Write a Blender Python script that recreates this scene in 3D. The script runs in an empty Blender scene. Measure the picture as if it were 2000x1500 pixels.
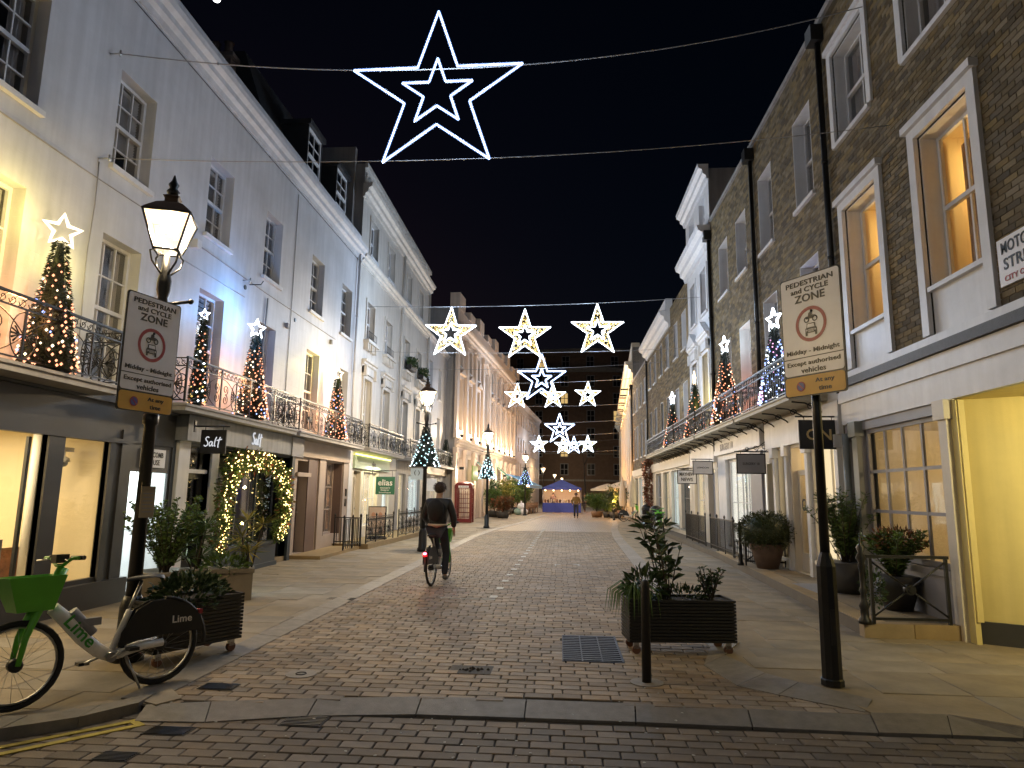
import bpy, math, random
from math import sin, cos, pi, radians, sqrt, atan2, hypot
from mathutils import Vector, Matrix
random.seed(7)
sc = bpy.context.scene
col = sc.collection
# ---------------------------------------------------------------- camera
cd = bpy.data.cameras.new('camera'); cam = bpy.data.objects.new('camera', cd); col.objects.link(cam)
cd.sensor_width = 36.0; cd.lens = 36.0 * 1320 / 2000; cd.clip_end = 3000; cd.clip_start = .05
RC = Matrix(((0.99739438, -0.00203265, 0.07211325), (0.07085509, -0.16035625, -0.98451279), (0.01356498, 0.98705711, -0.1597944)))
cam.matrix_world = Matrix.Translation((0, 0, 1.65)) @ RC.to_4x4()
sc.camera = cam
def ray(u, v): return RC @ Vector(((u - 1000) / 1320, -(v - 750) / 1320, -1))
# ---------------------------------------------------------------- night sky, moonlight
w = bpy.data.worlds.new('World'); sc.world = w; w.use_nodes = True
nt = w.node_tree; bg = nt.nodes['Background']
sky = nt.nodes.new('ShaderNodeTexSky'); sky.sky_type = 'NISHITA'; sky.sun_disc = False
md = ray(425, -2).normalized()
sky.sun_elevation = radians(2.0); sky.sun_rotation = atan2(md.x, md.y); sky.altitude = 30; sky.ozone_density = 6.0
tint = nt.nodes.new('ShaderNodeMixRGB'); tint.blend_type = 'MULTIPLY'; tint.inputs[0].default_value = 1
tint.inputs[2].default_value = (2.6, .70, .42, 1)
nt.links.new(sky.outputs[0], tint.inputs[1]); nt.links.new(tint.outputs[0], bg.inputs[0])
bg.inputs[1].default_value = 0.005
sl = bpy.data.lights.new('moonlight', 'SUN'); sl.energy = .035; sl.angle = radians(.5); sl.color = (.8, .88, 1)
so = bpy.data.objects.new('moonlight', sl); col.objects.link(so); so.rotation_euler = md.to_track_quat('Z', 'Y').to_euler()
# ---------------------------------------------------------------- exposure, sampling
vs = sc.view_settings; vs.view_transform = 'Standard'; vs.look = 'None'; vs.exposure = 0.72; vs.gamma = 1.0; vs.use_curve_mapping = False
cy = sc.cycles
cy.use_denoising = True
try: cy.denoiser = 'OPENIMAGEDENOISE'
except Exception: pass
cy.max_bounces = 6; cy.diffuse_bounces = 3; cy.glossy_bounces = 3; cy.transparent_max_bounces = 16; cy.transmission_bounces = 2
cy.sample_clamp_indirect = 2.0; cy.sample_clamp_direct = 0.0; cy.use_light_tree = True
cy.caustics_reflective = False; cy.caustics_refractive = False
# ---------------------------------------------------------------- materials
def newmat(name):
    m = bpy.data.materials.new(name); m.use_nodes = True
    return m, m.node_tree, m.node_tree.nodes['Principled BSDF']
def P(name, c, rough=.6, var=.18, scale=6.0, bump=.15, metal=0, bscale=None, streak=0, spec=.5, tone=0, detail=6, ashlar=False):
    """painted / stone / metal surface: colour mottled by noise, fine relief, optional vertical streaks and per-piece tone"""
    m, t, b = newmat(name); N = t.nodes; L = t.links
    tc = N.new('ShaderNodeTexCoord')
    nz = N.new('ShaderNodeTexNoise'); nz.inputs['Scale'].default_value = scale; nz.inputs['Detail'].default_value = detail
    nz.inputs['Roughness'].default_value = .65
    L.new(tc.outputs['Object'], nz.inputs['Vector'])
    mr = N.new('ShaderNodeMapRange'); mr.inputs[1].default_value = .25; mr.inputs[2].default_value = .75
    mr.inputs[3].default_value = 1 - var; mr.inputs[4].default_value = 1 + var * .6
    L.new(nz.outputs[0], mr.inputs[0]); fac = mr.outputs[0]
    def mul(a, b2):
        q = N.new('ShaderNodeMath'); q.operation = 'MULTIPLY'; L.new(a, q.inputs[0]); L.new(b2, q.inputs[1]); return q.outputs[0]
    if streak:
        mp = N.new('ShaderNodeMapping'); mp.inputs['Scale'].default_value = (3.0, 3.0, .18); L.new(tc.outputs['Object'], mp.inputs[0])
        n2 = N.new('ShaderNodeTexNoise'); n2.inputs['Scale'].default_value = 2.2; n2.inputs['Detail'].default_value = 5; L.new(mp.outputs[0], n2.inputs['Vector'])
        m2 = N.new('ShaderNodeMapRange'); m2.inputs[1].default_value = .35; m2.inputs[2].default_value = .65; m2.inputs[3].default_value = 1 - streak; m2.inputs[4].default_value = 1
        L.new(n2.outputs[0], m2.inputs[0]); fac = mul(fac, m2.outputs[0])
    hs = N.new('ShaderNodeHueSaturation'); hs.inputs['Color'].default_value = (*c, 1); L.new(fac, hs.inputs['Value'])
    if tone:
        at = N.new('ShaderNodeAttribute'); at.attribute_name = 'tone'
        oi = N.new('ShaderNodeObjectInfo')
        ad = N.new('ShaderNodeMath'); ad.operation = 'ADD'; L.new(at.outputs['Fac'], ad.inputs[0]); L.new(oi.outputs['Random'], ad.inputs[1])
        fr = N.new('ShaderNodeMath'); fr.operation = 'FRACT'; L.new(ad.outputs[0], fr.inputs[0])
        m3 = N.new('ShaderNodeMapRange'); m3.inputs[3].default_value = 1 - tone; m3.inputs[4].default_value = 1 + tone; L.new(fr.outputs[0], m3.inputs[0])
        L.new(mul(fac, m3.outputs[0]), hs.inputs['Value'])
        m4 = N.new('ShaderNodeMapRange'); m4.inputs[3].default_value = .75; m4.inputs[4].default_value = 1.2
        f2 = N.new('ShaderNodeMath'); f2.operation = 'MULTIPLY'; f2.inputs[1].default_value = 7.31; L.new(fr.outputs[0], f2.inputs[0])
        f3 = N.new('ShaderNodeMath'); f3.operation = 'FRACT'; L.new(f2.outputs[0], f3.inputs[0]); L.new(f3.outputs[0], m4.inputs[0])
        L.new(m4.outputs[0], hs.inputs['Saturation'])
    L.new(hs.outputs[0], b.inputs['Base Color'])
    b.inputs['Roughness'].default_value = rough; b.inputs['Metallic'].default_value = metal
    b.inputs['Specular IOR Level'].default_value = spec
    if bump:
        n3 = N.new('ShaderNodeTexNoise'); n3.inputs['Scale'].default_value = bscale or scale * 7; n3.inputs['Detail'].default_value = 4
        L.new(tc.outputs['Object'], n3.inputs['Vector'])
        bp = N.new('ShaderNodeBump'); bp.inputs['Strength'].default_value = bump; bp.inputs['Distance'].default_value = .01
        hgt = n3.outputs[0]
        if ashlar:
            sp = N.new('ShaderNodeSeparateXYZ'); L.new(tc.outputs['Object'], sp.inputs[0]); cb_ = N.new('ShaderNodeCombineXYZ')
            sy_ = N.new('ShaderNodeMath'); sy_.operation = 'ADD'; L.new(sp.outputs[0], sy_.inputs[0]); L.new(sp.outputs[1], sy_.inputs[1])
            L.new(sy_.outputs[0], cb_.inputs[0]); L.new(sp.outputs[2], cb_.inputs[1])
            bt = N.new('ShaderNodeTexBrick'); bt.inputs['Scale'].default_value = 1; bt.inputs['Brick Width'].default_value = .92; bt.inputs['Row Height'].default_value = .38
            bt.inputs['Mortar Size'].default_value = .006; bt.inputs['Color1'].default_value = bt.inputs['Color2'].default_value = (1, 1, 1, 1); bt.inputs['Mortar'].default_value = (0, 0, 0, 1)
            L.new(cb_.outputs[0], bt.inputs['Vector']); bp2 = N.new('ShaderNodeBump'); bp2.inputs['Strength'].default_value = .35; bp2.inputs['Distance'].default_value = .006
            L.new(bt.outputs[0], bp2.inputs['Height']); L.new(bp2.outputs[0], bp.inputs['Normal'])
        L.new(hgt, bp.inputs['Height']); L.new(bp.outputs[0], b.inputs['Normal'])
    return m
def E(name, c, s, sample=False, camf=None):
    m, t, b = newmat(name); t.nodes.remove(b)
    e = t.nodes.new('ShaderNodeEmission'); e.inputs[0].default_value = (*c, 1); e.inputs[1].default_value = s
    t.links.new(e.outputs[0], t.nodes['Material Output'].inputs[0])
    try: m.cycles.emission_sampling = 'FRONT_BACK' if sample else 'NONE'
    except Exception: pass
    return m
def glassmat(name, tintc=(1, 1, 1), refl=.09, rough=.02, emit=None):
    m, t, b = newmat(name); t.nodes.remove(b); N = t.nodes; L = t.links
    tr = N.new('ShaderNodeBsdfTransparent'); tr.inputs[0].default_value = (*tintc, 1)
    g = N.new('ShaderNodeBsdfGlossy'); g.inputs['Roughness'].default_value = rough
    fc_ = N.new('ShaderNodeLayerWeight'); fc_.inputs[0].default_value = .5
    lw = N.new('ShaderNodeMath'); lw.operation = 'POWER'; lw.inputs[1].default_value = 4.0; L.new(fc_.outputs['Facing'], lw.inputs[0])
    nz = N.new('ShaderNodeTexNoise'); nz.inputs['Scale'].default_value = 1.4
    bp = N.new('ShaderNodeBump'); bp.inputs['Strength'].default_value = .04; bp.inputs['Distance'].default_value = .05
    L.new(nz.outputs[0], bp.inputs['Height']); L.new(bp.outputs[0], g.inputs['Normal'])
    mx = N.new('ShaderNodeMixShader')
    ad = N.new('ShaderNodeMath'); ad.operation = 'ADD'; ad.inputs[1].default_value = refl; ad.use_clamp = True; L.new(lw.outputs[0], ad.inputs[0])
    L.new(ad.outputs[0], mx.inputs[0]); L.new(tr.outputs[0], mx.inputs[1]); L.new(g.outputs[0], mx.inputs[2])
    out = mx.outputs[0]
    if emit:
        e = N.new('ShaderNodeEmission'); e.inputs[0].default_value = (*emit[0], 1); e.inputs[1].default_value = emit[1]
        a2 = N.new('ShaderNodeAddShader'); L.new(out, a2.inputs[0]); L.new(e.outputs[0], a2.inputs[1]); out = a2.outputs[0]
        try: m.cycles.emission_sampling = 'NONE'
        except Exception: pass
    L.new(out, N['Material Output'].inputs[0])
    return m
def leafmat(name, c, c2, rough=.45):
    m, t, b = newmat(name); N = t.nodes; L = t.links
    at = N.new('ShaderNodeAttribute'); at.attribute_name = 'tone'
    cr = N.new('ShaderNodeMixRGB'); cr.inputs[1].default_value = (*c, 1); cr.inputs[2].default_value = (*c2, 1)
    L.new(at.outputs['Fac'], cr.inputs[0]); L.new(cr.outputs[0], b.inputs['Base Color'])
    b.inputs['Roughness'].default_value = rough
    return m
# ---------------------------------------------------------------- mesh collecting
class MB:
    def __init__(s): s.v = []; s.f = []; s.t = []; s.sm = []
    def face(s, ids, tone=0., smooth=False): s.f.append(ids); s.t.append(tone); s.sm.append(smooth)
    def quad(s, a, b, c, d, tone=0.):
        i = len(s.v); s.v += [a, b, c, d]; s.face((i, i + 1, i + 2, i + 3), tone); return s
    def box(s, x0, x1, y0, y1, z0, z1, tone=0.):
        i = len(s.v)
        s.v += [(x0, y0, z0), (x1, y0, z0), (x1, y1, z0), (x0, y1, z0), (x0, y0, z1), (x1, y0, z1), (x1, y1, z1), (x0, y1, z1)]
        for q in ((0, 3, 2, 1), (4, 5, 6, 7), (0, 1, 5, 4), (1, 2, 6, 5), (2, 3, 7, 6), (3, 0, 4, 7)): s.face(tuple(i + k for k in q), tone)
        return s
    def bar(s, p, q, wd, hg=None, up=(0, 0, 1)):
        """rectangular bar from p to q"""
        p = Vector(p); q = Vector(q); d = (q - p).normalized(); u = Vector(up)
        if abs(d.dot(u)) > .99: u = Vector((0, 1, 0))
        a = d.cross(u).normalized(); b = a.cross(d); hg = hg or wd; i = len(s.v)
        for o in (p, q):
            for sa, sb in ((-1, -1), (1, -1), (1, 1), (-1, 1)): s.v.append(tuple(o + a * sa * wd / 2 + b * sb * hg / 2))
        for k in ((0, 1, 2, 3), (7, 6, 5, 4), (0, 4, 5, 1), (1, 5, 6, 2), (2, 6, 7, 3), (3, 7, 4, 0)): s.face(tuple(i + j for j in k))
        return s
    def tube(s, pts, r, n=6, closed=False, r1=None, cap=True, smooth=True):
        pts = [Vector(p) for p in pts]; m = len(pts); base = len(s.v); ref = None
        for k, p in enumerate(pts):
            if closed: d = pts[(k + 1) % m] - pts[k - 1]
            else: d = pts[min(k + 1, m - 1)] - pts[max(k - 1, 0)]
            if d.length < 1e-9: d = Vector((0, 0, 1))
            d.normalize()
            if ref is None:
                ref = Vector((0, 0, 1)) if abs(d.z) < .9 else Vector((1, 0, 0))
            a = ref - d * ref.dot(d)
            if a.length < 1e-6: a = Vector((1, 0, 0)) - d * d.x
            a.normalize(); ref = a; b = d.cross(a)
            rr = r if r1 is None else r + (r1 - r) * k / max(m - 1, 1)
            if isinstance(r, (list, tuple)): rr = r[k]
            for j in range(n):
                t = 2 * pi * j / n; s.v.append(tuple(p + a * rr * cos(t) + b * rr * sin(t)))
        for k in range(m if closed else m - 1):
            k2 = (k + 1) % m
            for j in range(n):
                j2 = (j + 1) % n; s.face((base + k * n + j, base + k * n + j2, base + k2 * n + j2, base + k2 * n + j), 0, smooth)
        if cap and not closed:
            s.face(tuple(base + j for j in reversed(range(n)))); s.face(tuple(base + (m - 1) * n + j for j in range(n)))
        return s
    def lathe(s, prof, c=(0, 0, 0), n=12, smooth=True, rot=0.):
        base = len(s.v); m = len(prof)
        for r, z in prof:
            for j in range(n):
                t = 2 * pi * j / n + rot; s.v.append((c[0] + r * cos(t), c[1] + r * sin(t), c[2] + z))
        for k in range(m - 1):
            for j in range(n):
                j2 = (j + 1) % n; s.face((base + k * n + j, base + k * n + j2, base + (k + 1) * n + j2, base + (k + 1) * n + j), 0, smooth)
        s.face(tuple(base + j for j in reversed(range(n)))); s.face(tuple(base + (m - 1) * n + j for j in range(n)))
        return s
    def ball(s, c, r, n=8, sq=(1, 1, 1)):
        m = max(4, n // 2 + 1); base = len(s.v)
        for k in range(m + 1):
            ph = pi * k / m
            for j in range(n):
                t = 2 * pi * j / n; s.v.append((c[0] + r * sq[0] * sin(ph) * cos(t), c[1] + r * sq[1] * sin(ph) * sin(t), c[2] - r * sq[2] * cos(ph)))
        for k in range(m):
            for j in range(n):
                j2 = (j + 1) % n; s.face((base + k * n + j, base + k * n + j2, base + (k + 1) * n + j2, base + (k + 1) * n + j), 0, True)
        return s
    def octa(s, c, r, tone=0.):
        i = len(s.v); x, y, z = c
        s.v += [(x + r, y, z), (x, y + r, z), (x - r, y, z), (x, y - r, z), (x, y, z + r), (x, y, z - r)]
        for a, b in ((0, 1), (1, 2), (2, 3), (3, 0)): s.face((i + a, i + b, i + 4), tone); s.face((i + b, i + a, i + 5), tone)
        return s
    def prism(s, poly, y0, y1):
        """polygon in x,z pushed along y"""
        i = len(s.v); n = len(poly)
        s.v += [(x, y0, z) for x, z in poly] + [(x, y1, z) for x, z in poly]
        s.face(tuple(i + k for k in range(n))); s.face(tuple(i + n + k for k in reversed(range(n))))
        for k in range(n): s.face((i + k, i + n + k, i + n + (k + 1) % n, i + (k + 1) % n))
        return s
    def slab(s, poly, z0, z1, tone=0.):
        """polygon in x,y pushed along z"""
        i = len(s.v); n = len(poly)
        s.v += [(x, y, z0) for x, y in poly] + [(x, y, z1) for x, y in poly]
        s.face(tuple(i + k for k in reversed(range(n))), tone); s.face(tuple(i + n + k for k in range(n)), tone)
        for k in range(n): s.face((i + k, i + (k + 1) % n, i + n + (k + 1) % n, i + n + k), tone)
        return s
    def extr(s, prof, x0, x1):
        """profile in y,z pushed along x"""
        i = len(s.v); n = len(prof)
        s.v += [(x0, y, z) for y, z in prof] + [(x1, y, z) for y, z in prof]
        s.face(tuple(i + k for k in range(n))); s.face(tuple(i + n + k for k in reversed(range(n))))
        for k in range(n): s.face((i + k, i + n + k, i + n + (k + 1) % n, i + (k + 1) % n))
        return s
    def leaf(s, p, d, ln, wd, tone=None, fold=.25, nrm=None):
        """pointed leaf from p along d, two folded halves"""
        p = Vector(p); d = Vector(d).normalized()
        u = Vector(nrm) if nrm else Vector((random.uniform(-1, 1), random.uniform(-1, 1), random.uniform(.2, 1)))
        a = d.cross(u)
        if a.length < 1e-4: a = d.cross(Vector((1, 0, .1)))
        a.normalize(); b = a.cross(d); mid = p + d * ln * .5
        i = len(s.v); tone = random.random() if tone is None else tone
        s.v += [tuple(p), tuple(mid + a * wd / 2 + b * fold * wd), tuple(p + d * ln), tuple(mid - a * wd / 2 + b * fold * wd)]
        s.face((i, i + 1, i + 2), tone); s.face((i, i + 2, i + 3), tone)
        return s
    def mesh(s, name):
        me = bpy.data.meshes.new(name); me.from_pydata(s.v, [], s.f)
        me.polygons.foreach_set('use_smooth', s.sm)
        if any(s.t):
            a = me.attributes.new('tone', 'FLOAT', 'FACE'); a.data.foreach_set('value', s.t)
        return me
    def build(s, name, mat, parent=None, loc=(0, 0, 0), rot=(0, 0, 0)):
        return link(s.mesh(name), name, mat, parent, loc, rot)
def link(me, name, mat=None, parent=None, loc=(0, 0, 0), rot=(0, 0, 0)):
    if mat and not me.materials: me.materials.append(mat)
    o = bpy.data.objects.new(name, me); col.objects.link(o); o.parent = parent; o.location = loc; o.rotation_euler = rot
    return o
def tag(o, label=None, cat=None, group=None, kind=None):
    if label: o['label'] = label
    if cat: o['category'] = cat
    if group: o['group'] = group
    if kind: o['kind'] = kind
    return o
def thing(name, label, cat, loc=(0, 0, 0), rz=0, group=None, rot=None):
    o = bpy.data.objects.new(name, None); col.objects.link(o); o.location = loc
    o.rotation_euler = rot or (0, 0, rz); o.empty_display_size = .2
    return tag(o, label, cat, group)
def copy_tree(o, parent=None, label=None):
    c = o.copy(); col.objects.link(c); c.parent = parent
    if label: c['label'] = label
    for ch in list(o.children): copy_tree(ch, c)
    return c
def lamp(name, energy, color, loc, parent=None, r=.05, typ='POINT', rot=(0, 0, 0), size=None, sy=None, spread=None):
    l = bpy.data.lights.new(name, typ); l.energy = energy; l.color = color
    if typ == 'POINT' or typ == 'SPOT': l.shadow_soft_size = r
    if typ == 'AREA':
        l.size = size
        if sy: l.shape = 'RECTANGLE'; l.size_y = sy
        if spread: l.spread = spread
    o = bpy.data.objects.new(name, l); col.objects.link(o); o.parent = parent; o.location = loc; o.rotation_euler = rot
    return o
def text_mesh(body, height=None, width=None, ext=.002, shear=0, space=1, bold=.016):
    """built-in lettering as a mesh lying in x,z facing -y, centred on its own middle"""
    c = bpy.data.curves.new('lettering', 'FONT'); c.body = body; c.extrude = ext; c.align_x = 'CENTER'; c.shear = shear; c.space_character = space
    c.resolution_u = 3; c.offset = bold; c.space_character = space + bold * 2
    o = bpy.data.objects.new('lettering', c)
    me = bpy.data.meshes.new_from_object(o); bpy.data.objects.remove(o)
    xs = [v.co.x for v in me.vertices]; ys = [v.co.y for v in me.vertices]
    cx = (min(xs) + max(xs)) / 2; cz = (min(ys) + max(ys)) / 2; W = max(xs) - min(xs); Hh = max(ys) - min(ys)
    sx = (width / W) if width else height / Hh; sz = (height / Hh) if height else sx
    for v in me.vertices: v.co = Vector(((v.co.x - cx) * sx, -v.co.z, (v.co.y - cz) * sz))
    return me
def letters(body, parent, mat, loc, height=None, width=None, rot=(0, 0, 0), shear=0, name='lettering'):
    return link(text_mesh(body, height, width, shear=shear), name, mat, parent, loc, rot)
# ---------------------------------------------------------------- palette
stucco = P('stucco', (.60, .60, .63), .5, .2, .9, .16, bscale=40, streak=.13, ashlar=True)
stucco_cream = P('stucco_cream', (.62, .59, .55), .55, .12, 1.5, .12, bscale=40, streak=.2)
stucco_pink = P('stucco_pink', (.70, .56, .46), .6, .10, 1.2, .1, bscale=40, streak=.15)
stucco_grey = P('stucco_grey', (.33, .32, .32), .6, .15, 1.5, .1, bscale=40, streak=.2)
white = P('white_paint', (.72, .72, .74), .45, .1, 4, .06, streak=.1)
cream = P('cream_paint', (.66, .60, .50), .5, .08, 3, .05)
yellow_wall = P('yellow_render', (.74, .62, .26), .6, .08, 2.0, .15, bscale=60, streak=.1)
charcoal = P('charcoal_paint', (.045, .045, .047), .45, .15, 3, .06)
navy = P('navy_paint', (.035, .05, .068), .42, .15, 3, .06)
beige = P('beige_paint', (.40, .32, .27), .5, .1, 3, .06)
brown = P('brown_paint', (.15, .10, .085), .5, .12, 3, .06)
greypaint = P('grey_paint', (.27, .27, .30), .5, .1, 3, .06)
greengrey = P('sage_paint', (.25, .27, .26), .5, .1, 3, .06)
iron = P('black_iron', (.012, .012, .013), .38, .3, 12, .15)
iron2 = P('worn_black_iron', (.02, .018, .017), .5, .4, 20, .3)
slate = P('slate_roof', (.03, .03, .033), .6, .3, 5, .3)
darkroom = P('dark_interior', (.03, .03, .035), .8, .1, 2, 0)
greyroom = P('grey_interior', (.10, .10, .11), .8, .1, 2, 0)
creamroom = P('cream_plaster', (.66, .58, .42), .7, .05, 2, .03)
curtain_m = P('curtain_cloth', (.32, .30, .30), .8, .1, 8, .1)
blind_m = P('blind_cloth', (.36, .36, .38), .7, .08, 10, .1)
brick_m = P('stock_brick', (.155, .118, .062), .85, .35, 5, .5, bscale=60, tone=.5)
mortar = P('mortar', (.12, .10, .075), .9, .2, 10, .3)
farbrick = P('far_brick', (.17, .115, .09), .85, .25, 2, .2, tone=.2)
york = P('york_stone', (.275, .228, .165), .75, .42, 1.7, .3, bscale=35, tone=.09)
york_dk = P('york_joint', (.13, .11, .085), .8, .2, 3, .2)
paver_m = P('granite_paver', (.285, .220, .155), .74, .34, 5, .35, bscale=90, tone=.30)
paver_dk = P('granite_paver_dim', (.185, .148, .110), .74, .30, 5, .35, bscale=90, tone=.30)  # same pavers as the street; the weaker light is put into the colour
joint_m = P('sand_joint', (.035, .03, .025), .9, .3, 12, .3)
granite = P('granite_kerb', (.24, .215, .185), .6, .30, 9, .3, bscale=120, tone=.1)
sandstone = P('sandstone', (.33, .25, .15), .7, .2, 4, .2, tone=.1)
tarmac = P('dark_ground', (.04, .038, .035), .8, .3, 4, .3)
mark_w = P('worn_white_paint', (.52, .51, .47), .7, .4, 14, .2)
mark_y = P('worn_yellow_paint', (.48, .38, .06), .7, .4, 12, .2)
castiron = P('cast_iron', (.05, .047, .044), .75, .4, 20, .4, spec=.2)
castblue = P('bluish_cast_iron', (.055, .068, .11), .65, .35, 16, .4, spec=.3)
terracotta = P('weathered_terracotta', (.13, .085, .065), .8, .3, 6, .3)
darkpot = P('charcoal_pot', (.035, .033, .032), .6, .2, 6, .2)
stonepot = P('taupe_trough', (.16, .135, .105), .6, .25, 3, .2)
slatblack = P('black_stained_timber', (.018, .016, .015), .55, .4, 14, .4)
rubber = P('rubber', (.015, .015, .015), .7, .1, 10, .1)
chrome = P('brushed_metal', (.5, .5, .5), .3, .1, 10, .05, metal=1)
lime = P('green_plastic', (.13, .50, .045), .4, .12, 7, .05)
bikewhite = P('scuffed_white_enamel', (.82, .80, .77), .35, .18, 8, .05)
bikeblack = P('black_plastic', (.018, .018, .02), .45, .2, 9, .1)
redpaint = P('red_enamel', (.15, .009, .011), .4, .2, 5, .05)
signwhite = P('sign_white', (.88, .87, .90), .35, .08, 5, .03)
signblack = P('sign_black', (.012, .012, .014), .4, .1, 5, 0)
signred = P('sign_red', (.36, .03, .04), .4, .1, 5, 0)
signyellow = P('sign_yellow', (.66, .36, .04), .4, .1, 5, 0)
signblue = P('sign_blue', (.06, .06, .30), .4, .1, 5, 0)
greensign = P('green_sign', (.04, .17, .11), .5, .1, 5, 0)
bluecloth = P('blue_canvas', (.05, .08, .42), .7, .12, 3, .1)
creamcloth = P('cream_canvas', (.60, .54, .44), .75, .1, 3, .1)
wood = P('varnished_wood', (.22, .12, .06), .5, .3, 6, .2)
soil = P('soil', (.03, .022, .016), .9, .3, 20, .4)
bark = P('bark', (.06, .045, .03), .85, .3, 12, .5)
gold_m = P('gold_lettering', (.62, .47, .22), .4, .1, 5, 0)
skin = P('skin', (.42, .26, .19), .6, .08, 10, .02)
hair_m = P('dark_hair', (.05, .028, .02), .6, .3, 30, .3)
glass = glassmat('window_glass')
shopglass = glassmat('shop_glass', (1, 1, 1), .015)
leaf_dk = leafmat('dark_leaf', (.018, .04, .012), (.045, .085, .022))
leaf_md = leafmat('mid_leaf', (.045, .09, .018), (.11, .18, .035))
leaf_yl = leafmat('yellowing_leaf', (.06, .12, .02), (.32, .26, .04))
leaf_rd = leafmat('reddening_leaf', (.05, .07, .02), (.22, .06, .025))
leaf_fir = leafmat('fir_needle', (.006, .012, .006), (.016, .028, .012), .6)
leaf_box = leafmat('clipped_leaf', (.03, .045, .014), (.07, .085, .026))
e_rope = E('led_white', (.80, .90, 1.0), 6.0)
e_halo = glassmat('led_halo_glow', (.86, .93, 1), .0, .4, emit=((.16, .36, 1.0), .30))  # blue haze around the ropes, its glow put into a see-through tube
e_warm = E('led_warm', (1.0, .36, .19), 1.7)
e_warmw = E('led_warm_white', (1.0, .78, .52), 2.4)
e_gold = E('led_gold', (1.0, .70, .20), 1.6)
e_cool = E('led_cool', (.55, .92, 1.0), 2.0)
e_blue = E('led_blue', (.28, .40, 1.0), 2.2)
e_pink = E('led_pink', (1.0, .45, .8), 1.6)
e_lant = E('lantern_mantle', (1.0, .78, .42), 30.0)
e_lit = E('lit_room_amber', (1.0, .62, .16), .62)
e_litw = E('lit_room_warm', (1.0, .80, .48), .85)
e_litc = E('lit_room_cool', (.86, 1.0, .95), 1.0)
e_tube = E('fluorescent_tube', (.9, 1, 1), 6.0)
lantern_glass = glassmat('lantern_glass', (1, .95, .85), .0, .3, emit=((1.0, .80, .48), .55))
e_red = E('rear_light', (1, .03, .05), 25.0)
# ---------------------------------------------------------------- ground
def gp(u, v, z=0.):
    d = ray(u, v); t = (z - 1.65) / d.z; return (d.x * t, d.y * t)
def bx(y):  # the street bends gently to the right
    return 0 if y < 24 else .07 * (y - 24) * min(1, (y - 24) / 14)
def kL(y): return -3.2 + bx(y)
def kR(y): return 1.6 + max(0, y - 12) * .028
def structure(o, name=None): o['kind'] = 'structure'; return o
structure(MB().box(-400, 400, -300, 700, -.6, -.12).build('ground', tarmac))
CZ = -.055
cross = structure(MB().box(-14, 16, -8, 5.75, CZ - .06, CZ - .012).build('cross_street', joint_m))
PL, PW = .238, .130
def paver_mesh(l, wd, name='paver'):
    m = MB(); c = .006; h = .03
    a = [(-l / 2, -wd / 2), (l / 2, -wd / 2), (l / 2, wd / 2), (-l / 2, wd / 2)]
    b = [(-l / 2 + c, -wd / 2 + c), (l / 2 - c, -wd / 2 + c), (l / 2 - c, wd / 2 - c), (-l / 2 + c, wd / 2 - c)]
    m.v = [(x, y, -h) for x, y in a] + [(x, y, -.005) for x, y in a] + [(x, y, 0) for x, y in b]
    for k in range(4):
        k2 = (k + 1) % 4; m.face((k, k2, 4 + k2, 4 + k)); m.face((4 + k, 4 + k2, 8 + k2, 8 + k))
    m.face((8, 9, 10, 11)); return m
pm_proto = paver_mesh(PL - .011, PW - .011)
def add_piece(m, proto, x, y, z, rz=0, tilt=0, tone=None):
    i = len(m.v); c, s_ = cos(rz), sin(rz); tone = random.uniform(.001, 1) if tone is None else tone
    m.v += [(x + c * a - s_ * b, y + s_ * a + c * b, z + q + tilt * b) for a, b, q in proto.v]
    for f in proto.f: m.face(tuple(i + k for k in f), tone)
def inframe(x, y, z=0, mg=60):
    c = RC.transposed() @ (Vector((x, y, z)) - Vector((0, 0, 1.65)))
    if c.z > -.1: return False
    u = 1000 - 1320 * c.x / c.z; v = 750 + 1320 * c.y / c.z
    return -mg < u < 2000 + mg and -mg < v < 1500 + mg
rest = MB(); n_single = 0; shared = pm_proto.mesh('paver'); shared.materials.append(paver_dk)
r = 0; y = 5.38
cells = []
while y > 2.6:
    x = -9 + (PL / 2 if r % 2 else 0) + random.uniform(-.02, .02)
    while x < 10:
        cells.append((x, y)); x += PL
    y -= PW; r += 1
cells.sort(key=lambda p: p[1])
for x, y in cells:
    z = CZ + random.uniform(-.0025, .0025)
    if n_single < 300 and inframe(x, y):
        link(shared, 'paver', None, cross, (x, y, z)); n_single += 1
    else: add_piece(rest, pm_proto, x, y, z)
tag(rest.build('paver_field', paver_dk, cross), kind='stuff')
# carriageway of the pedestrian street
def ribbon(m, fa, fb, y0, y1, z, st=1.0):
    n = max(1, int((y1 - y0) / st))
    for k in range(n):
        a = y0 + (y1 - y0) * k / n; b = y0 + (y1 - y0) * (k + 1) / n
        m.quad((fa(a), a, z), (fb(a), a, z), (fb(b), b, z), (fa(b), b, z))
tp = [(285, 1377), (412, 1371), (620, 1364), (824, 1361), (1028, 1367), (1240, 1375), (1460, 1385), (1700, 1397)]
tpw = [gp(*p) for p in tp]
def top_edge(x):
    for (a, b), (c, d) in zip(tpw, tpw[1:]):
        if a <= x <= c: return b + (d - b) * (x - a) / (c - a)
    return tpw[0][1] if x < tpw[0][0] else tpw[-1][1] + (x - tpw[-1][0]) * .3
street = structure(MB().slab([(-3.6, 5.5)] + [(p[0], p[1] + .005) for p in tpw] + [(6.5, 6.2), (6.5, 31), (-3.6, 31)], -.06, -.012).build('street', joint_m))
rest = MB(); n_single = 0; shared = pm_proto.mesh('paver'); shared.materials.append(paver_m)
r = 0; y = 5.43
skip = [(.08, .58, 7.2, 8.32)]
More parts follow.
